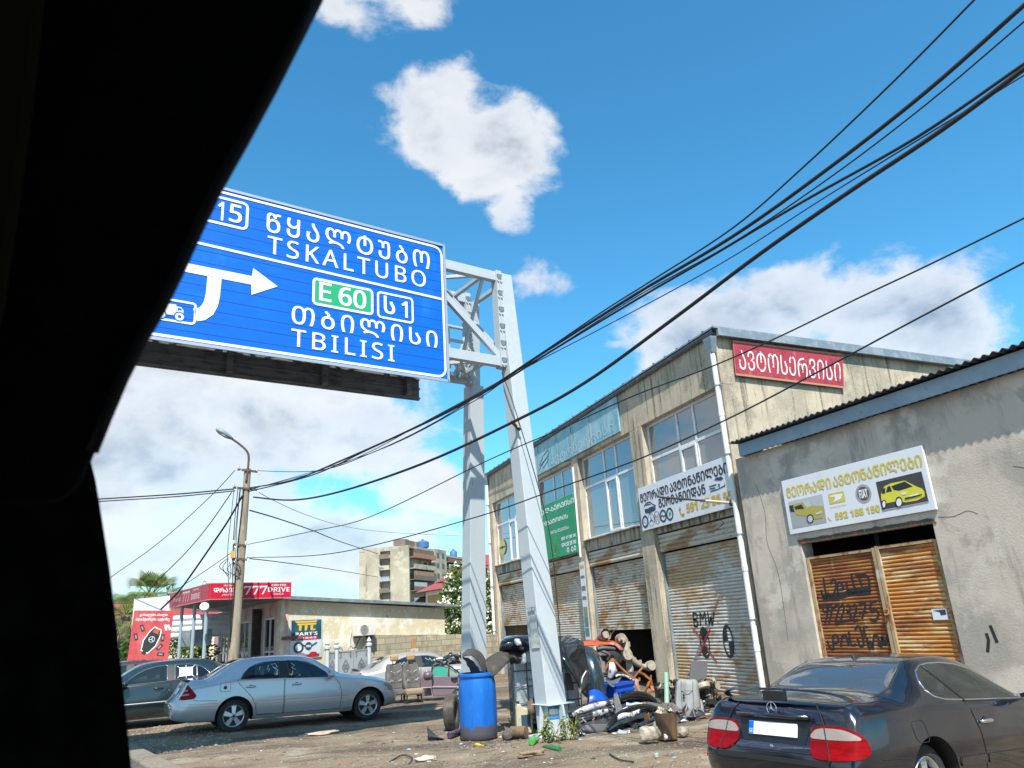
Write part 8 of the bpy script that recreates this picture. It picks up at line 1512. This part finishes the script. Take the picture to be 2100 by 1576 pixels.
# paper and paint on the leaning leg (its left face x=-w/2, front face y)
def legpt(x, y, face):
    if face == 'f':
        n_ = GM.to_3x3() @ Vector((0, -1, .074)).normalized(); return onplane(x, y, GM @ Vector((0, -.183, 0)), n_)+n_*.006
    n_ = GM.to_3x3() @ Vector((-1, 0, -.004)).normalized(); return onplane(x, y, GM @ Vector((-.212, 0, 0)), n_)+n_*.008
def leg_patch(name, pts, face, mat):
    m = MB(); m.add([legpt(*p, face) for p in pts], [tuple(range(len(pts)))]); m.build(name, mat, gan, recalc=False)
L3 = lambda x, y: (1000+x*.21314, 1240+y*.21314)
leg_patch('torn_poster', [L3(*p) for p in ((415, 100), (450, 95), (478, 150), (480, 230), (500, 300), (505, 415), (430, 425), (415, 330), (420, 250), (405, 200))], 'l', pm('torn_paper', (.55, .56, .54), .8, layers=[((.36, .38, .37), 9, .48, .62)]))
leg_patch('white_paint', [L3(*p) for p in ((592, 1010), (735, 1000), (748, 1050), (600, 1062))], 'f', white)
pb_ = pm('spray_blue', (.02, .22, .50), .6)
leg_patch('blue_paint', [L3(*p) for p in ((572, 985), (600, 965), (745, 962), (742, 985), (735, 999), (592, 1006), (585, 1030))], 'f', pb_); leg_patch('blue_paint', [L3(*p) for p in ((575, 1072), (640, 1075), (765, 1055), (770, 1085), (640, 1100), (590, 1105))], 'f', pb_)
leg_patch('stencil_text', [L3(*p) for p in ((385, 30), (455, 22), (458, 60), (392, 70))], 'l', pm('stencil_grey', (.10, .11, .11), .7, layers=[((.36, .41, .44), 28, .46, .52, (1, 1, 1), 1, 2)]))
# ------------------------------------------------------------------ lamp post and cables
LPb = Vector((at(474, 1380, 24.5).x, 24.5, 0)); topP = at(508, 962, 24.5); pole = lambda px1, py: at(px1, py, 24.4)
lp = thing('lamp_post', 'weathered leaning utility pole with a street lamp and many cables', 'lamp post', loc=LPb)
wood = pm('pole_wood', (.30, .25, .18), .9, layers=[((.20, .17, .13), 3, .45, .62, (2, 2, .2)), ((.38, .35, .29), 6, .55, .68, (2, 2, .3)), ((.12, .10, .08), 9, .62, .7, (1, 1, .4))], bump=.3, bscale=30)
m = MB(); m.tube([LPb+(topP-LPb)*k/8 for k in range(9)], [.165-.008*k for k in range(9)], 14); m.build('pole', wood, lp, smooth=True, angle=50)
rsm = pm('rust_iron', (.16, .085, .05), .8, .2, layers=[((.09, .06, .045), 5, .45, .6)])
m = MB(); m.tube(spl([pole(505, 990), pole(510, 945), pole(507, 927), pole(492, 912), pole(472, 898)], 5), .034, 8); m.build('lamp_arm', rsm, lp, smooth=True)
a, b = pole(477, 901), pole(443, 880); m = MB(); pts = [a.lerp(b, t)+Vector((0, -.02, 0)) for t in (0, .15, .4, .7, .92, 1)]; m.tube(pts, [.05, .10, .145, .155, .10, .03], 14, sq=.62); m.build('lamp_head', pm('lamp_grey_green', (.22, .27, .27), .45), lp, smooth=True)
m = MB(); pts = [a.lerp(b, t)+Vector((0, -.05, -.075)) for t in (.3, .5, .8)]; m.tube(pts, [.06, .10, .06], 12, sq=.4); m.build('lamp_glass', pm('lamp_lens', (.4, .42, .40), .15), lp, smooth=True)
for (x0, y0, x1, y1, tilt) in ((487, 963, 528, 968, 0), (478, 1000, 527, 1005, 0), (478, 1117, 505, 1119, 0), (476, 1146, 506, 1148, 0)):
    m = MB(); m.beam(pole(x0, y0), pole(x1, y1), .06, .06); m.build('cross_arm', rsm, lp)
    for (xx, yy_) in ((x0+1, y0), (x1-1, y1)):
        m = MB(); q = pole(xx, yy_); m.tube([q+Vector((0, -.03, -.0)), q+Vector((0, -.03, .06)), q+Vector((0, -.03, .12))], [.02, .045, .03], 10); m.tube(spl([q, q+Vector((.06, -.03, -.10)), q+Vector((.10, -.03, 0))], 4), .012, 5); m.build('insulator', pm('porcelain', (.62, .64, .64), .25), lp, smooth=True, angle=50)
m = MB(); r = random.Random(2)
for i in range(7): x = 484+r.uniform(-9, 14); m.tube(spl([pole(x+3, 1003), pole(x-3, 1060), pole(x-5-r.uniform(0, 6), 1130), pole(x-8, 1200), pole(473+r.uniform(-3, 3), 1330)]), .010, 5)
for i in range(8): p = pole(474+r.uniform(-6, 8), 1146+r.uniform(-8, 12)); m.tube(spl([p, p+Vector((r.uniform(-.3, .2), -.1, -.25)), p+Vector((r.uniform(-.1, .2), -.05, -.5))]), .010, 5)
m.build('drop_wires', blk, lp); m = MB(); q = pole(477, 1138); m.box(q.x-.06, q.x+.06, q.y-.1, q.y, q.z-.1, q.z+.1); m.build('junction_box', pm('box_orange', (.6, .3, .05), .6), lp)
c_ = (LPb.lerp(topP, .13)); m = MB(Matrix.Translation((c_.x, c_.y, c_.z))); m.box(-.16, .15, -.32, -.17, -.28, .30); mb_t = thing('meter_box', 'green metal box strapped to the utility pole', 'box', M=Matrix.Translation((c_.x, c_.y-.2, c_.z-.28))); m.build('case', pm('box_green', (.02, .34, .20), .5), mb_t, bevel=.01); m = MB(Matrix.Translation((c_.x, c_.y, c_.z))); m.poly([(-.12, .16), (.1, .16), (.06, .07), (-.06, .07)], -.324); m.build('sticker', pm('sticker_pale', (.5, .55, .3), .6), mb_t)
cab = pm('cable_black', (.014, .014, .016), .6); cab_w = pm('cable_pale', (.5, .5, .48), .6)
def cable(lab, pts, Y0, zend=None, Yend=None, r=.02, mat=cab, sub=6, ext=True, group='overhead cables from the utility pole'):
    a = at(*pts[0], Y0); d = ray(*pts[-1]); b = at(*pts[-1], Yend) if Yend is not None else EYE+d*((zend-CAMZ)/d.z)
    h = Vector((b.x-a.x, b.y-a.y, 0)); nrm = Vector((-h.y, h.x, 0)).normalized(); P = [a]+[onplane(*p, a, nrm) for p in pts[1:-1]]+[b]
    if ext: dd = (b-P[-2]).normalized(); P += [b+dd*.6, b+dd*1.0+Vector((.3, -1.6, .05)), b+Vector((.8, -16, .6))]
    m = MB(); m.tube(spl(P, sub), r, 6); o = m.build('overhead_cable', mat, smooth=True); tag(o, lab, 'cable', group); return o
cable('thickest black cable sagging below the others across the leaning gantry leg', [(520, 1020), (600, 1026), (700, 1008), (870, 950), (1060, 862), (1200, 785), (1380, 655), (1560, 520), (1750, 388), (1930, 268), (2108, 136)], 24.4, 6.2, r=.024)
cable('twisted black cable that runs from the upper cross arm to the top right corner', [(512, 1001), (600, 985), (700, 945), (850, 878), (1000, 798), (1100, 733), (1300, 606), (1500, 487), (1700, 345), (1900, 188), (2108, 4)], 24.4, 6.5, r=.020)
cable('second black cable just below the twisted one in the upper bundle', [(512, 1008), (640, 975), (760, 920), (900, 855), (1020, 790), (1120, 727), (1300, 618), (1450, 531), (1650, 412), (1880, 282), (2108, 126)], 24.4, 6.4, r=.016)
cable('thin wire leaving the bundle for the top edge of the sky', [(528, 966), (650, 966), (760, 930), (900, 862), (1080, 745), (1235, 640), (1330, 580), (1500, 470), (1640, 350), (1830, 170), (2006, -8)], 24.4, 6.7, r=.010)
cable('thin wire between the two thick upper cables', [(512, 1004), (700, 952), (900, 850), (1100, 738), (1300, 612), (1500, 500), (1700, 366), (1900, 214), (2108, 38)], 24.4, 6.45, r=.008)
cable('thin blue-grey wire crossing the leaning leg below the bundle', [(512, 1005), (760, 930), (960, 830), (1060, 765), (1250, 665), (1480, 540), (1700, 400), (2108, 150)], 24.4, 6.3, r=.008, mat=pm('cable_blue', (.03, .06, .16), .6))
cable('long thin wire passing in front of the faded teal sign', [(508, 1117), (640, 1090), (760, 1060), (1000, 945), (1150, 880), (1300, 812), (1450, 756), (1600, 690), (1760, 612), (1900, 546), (2108, 444)], 24.4, 5.4, r=.010)
cable('long thin wire passing in front of the garage windows and red gable sign', [(506, 1144), (640, 1140), (760, 1120), (980, 1060), (1150, 1000), (1320, 938), (1500, 856), (1680, 762), (1870, 660), (2108, 535)], 24.4, 5.0, r=.011)
cable('upper of two level cables running left behind the window pillar', [(482, 1003), (360, 1014), (203, 1024), (120, 1030)], 24.4, Yend=29, r=.022)
cable('lower of two level cables running left behind the window pillar', [(482, 1007), (360, 1019), (203, 1029), (120, 1036)], 24.4, Yend=29, r=.018)
cable('faint wire slanting down left from the top cross arm', [(482, 965), (430, 1020), (330, 1110), (225, 1186), (150, 1240)], 24.4, Yend=34, r=.012)
cable('wire slanting down left towards the blank hoarding', [(475, 1010), (430, 1075), (380, 1135), (320, 1195), (290, 1235)], 24.4, Yend=33, r=.016, ext=False)
cable('thick pair of cables falling from the pole to the shop canopy', [(497, 1017), (470, 1065), (440, 1110), (395, 1175), (365, 1215), (330, 1250)], 24.4, Yend=29.0, r=.030, ext=False)
cable('thin wire crossing down right to the apartment tower', [(512, 1047), (570, 1064), (640, 1088), (700, 1112), (775, 1136)], 24.4, Yend=60, r=.022, ext=False)
cable('faint wire running level right towards the apartment tower', [(512, 1146), (580, 1154), (680, 1168), (775, 1184)], 24.4, Yend=60, r=.016, ext=False)
cable('pale wire drooping right in front of the clouds', [(528, 1008), (560, 1026), (620, 1053), (700, 1078), (800, 1092), (960, 1100)], 24.4, Yend=36, r=.014, mat=cab_w, ext=False)
cable('faint wire slanting from the pole down to the shop sign', [(476, 1133), (430, 1165), (385, 1195), (340, 1222)], 24.4, Yend=30, r=.010, ext=False)
m = MB(); a = GM @ Vector((-.16, .3, 5.2)); m.tube(spl([legpt(1030, 765, 'l'), legpt(1060, 850, 'l'), GM @ Vector((.1, -.1, 3.6)), GM @ Vector((.14, -.17, 2.2)), GM @ Vector((.13, -.19, 1.0))], 5), .010, 5); tag(m.build('loose_wire', cab, smooth=True), 'thin wire hanging down along the leaning gantry leg', 'wire')
k1, k2 = legpt(1046, 866, 'f')+Vector((0, -.05, 0)), legpt(1064, 884, 'f')+Vector((0, -.05, 0)); m = MB(); m.tube([k1, k2], .030, 8); m.tube([legpt(1058, 862, 'f')+Vector((0, -.03, 0)), legpt(1060, 880, 'f')+Vector((0, -.06, 0))], .035, 8, 1); tag(m.build('cable_clamp', [cab, pm('rope_tan', (.4, .34, .2), .8)], smooth=True, angle=40), 'short black clamp tied to the leaning leg under the thick cable', 'clamp')
# small yard things under the canopy
p = at(408, 1345, 31); m = MB(); m.box(p.x-.9, p.x+.9, 31, 31.1, 0, 1.2); tag(m.build('plank_fence', pm('plank_brown', (.16, .07, .045), .85, layers=[((.26, .13, .08), 6, .48, .6, (3, 1, .2))])), 'low brown plank fence under the shop canopy', 'fence')
p = at(404, 1308, 31.5); m = MB(); m.box(p.x-.55, p.x+.5, 31.5, 31.8, p.z-.3, p.z+.28); tag(m.build('grey_cabinet', zinc, bevel=.01), 'small grey cabinet hanging above the plank fence', 'cabinet')
p = at(412, 1280, 33); m = MB(); slats(m, p.x-1.3, p.x+1.1, p.z-.5, p.z+.35, 33, .2, .04); tag(m.build('corrugated_sheet', upvc), 'white corrugated sheet fence seen under the canopy', 'fence')

# ------------------------------------------------------------------ the car the picture is taken from
AXM = Matrix.Translation(EYE) @ Matrix.Rotation(YG, 4, 'Z')            # x to the right of the car, y forward
own = thing('car_cabin', 'near-black blurred window pillar and unseen shading roof of the car the view is taken from', 'car', M=AXM)
trim_m = pm('cabin_trim_black', (.0022, .0022, .0025), .9, spec=.04, layers=[((.0045, .0042, .004), 30, .45, .6)]); lin_m = pm('cabin_lining_brown', (.012, .009, .006), .95, spec=.05); seal_m = pm('window_seal', (.003, .003, .004), .6, spec=.2)
def near(pts, D): return [EYE+ray(*p).normalized()*(D/ray(*p).normalized().dot(FWD)) for p in pts]
def slab_near(name, pts, D, th, mat, bev=.01):
    m = MB(); P = near(pts, D); Q = near(pts, D+th); n = len(P); m.add(P+Q, [tuple(range(n)), tuple(range(2*n-1, n-1, -1))]+[(i, i+n, (i+1) % n+n, (i+1) % n) for i in range(n)]); return m.build(name, mat, own, bevel=bev)
edge = [(720, -120), (655, 0), (612, 85), (560, 188), (505, 290), (450, 388), (410, 472), (370, 560), (335, 632), (300, 692), (258, 775), (222, 860), (196, 925), (172, 985), (150, 1012), (120, 1035)]
slab_near('pillar', edge+[(-60, 1040), (-320, 700), (-320, -420), (720, -420)], .58, .05, trim_m, .012)
slab_near('door_frame', [(110, 1010), (150, 1005), (178, 948), (186, 945), (196, 985), (206, 1045), (224, 1160), (240, 1290), (254, 1420), (270, 1580), (280, 1700), (-320, 1700), (-320, 1010)], .66, .05, trim_m, .006)
slab_near('lining', [(-320, -420), (100, -420), (92, 0), (68, 220), (38, 440), (8, 640), (-60, 900), (-320, 1000)], .54, .03, lin_m, .008)
m = MB(); pts = near(edge[1:13], .577); m.tube([p-FWD*.004 for p in pts], .0045, 8); m.build('seal', seal_m, own, smooth=True)
m = MB(AXM); m.box(-1.3, .10, -1.2, .52, .66, .70); m.box(-1.3, -1.26, -1.2, 1.0, -.6, .66); m.box(-1.3, .3, -1.24, -1.2, -.6, .66); m.build('shade_shell', trim_m, own)  # out-of-view roof, side and back added to keep sun off the pillar
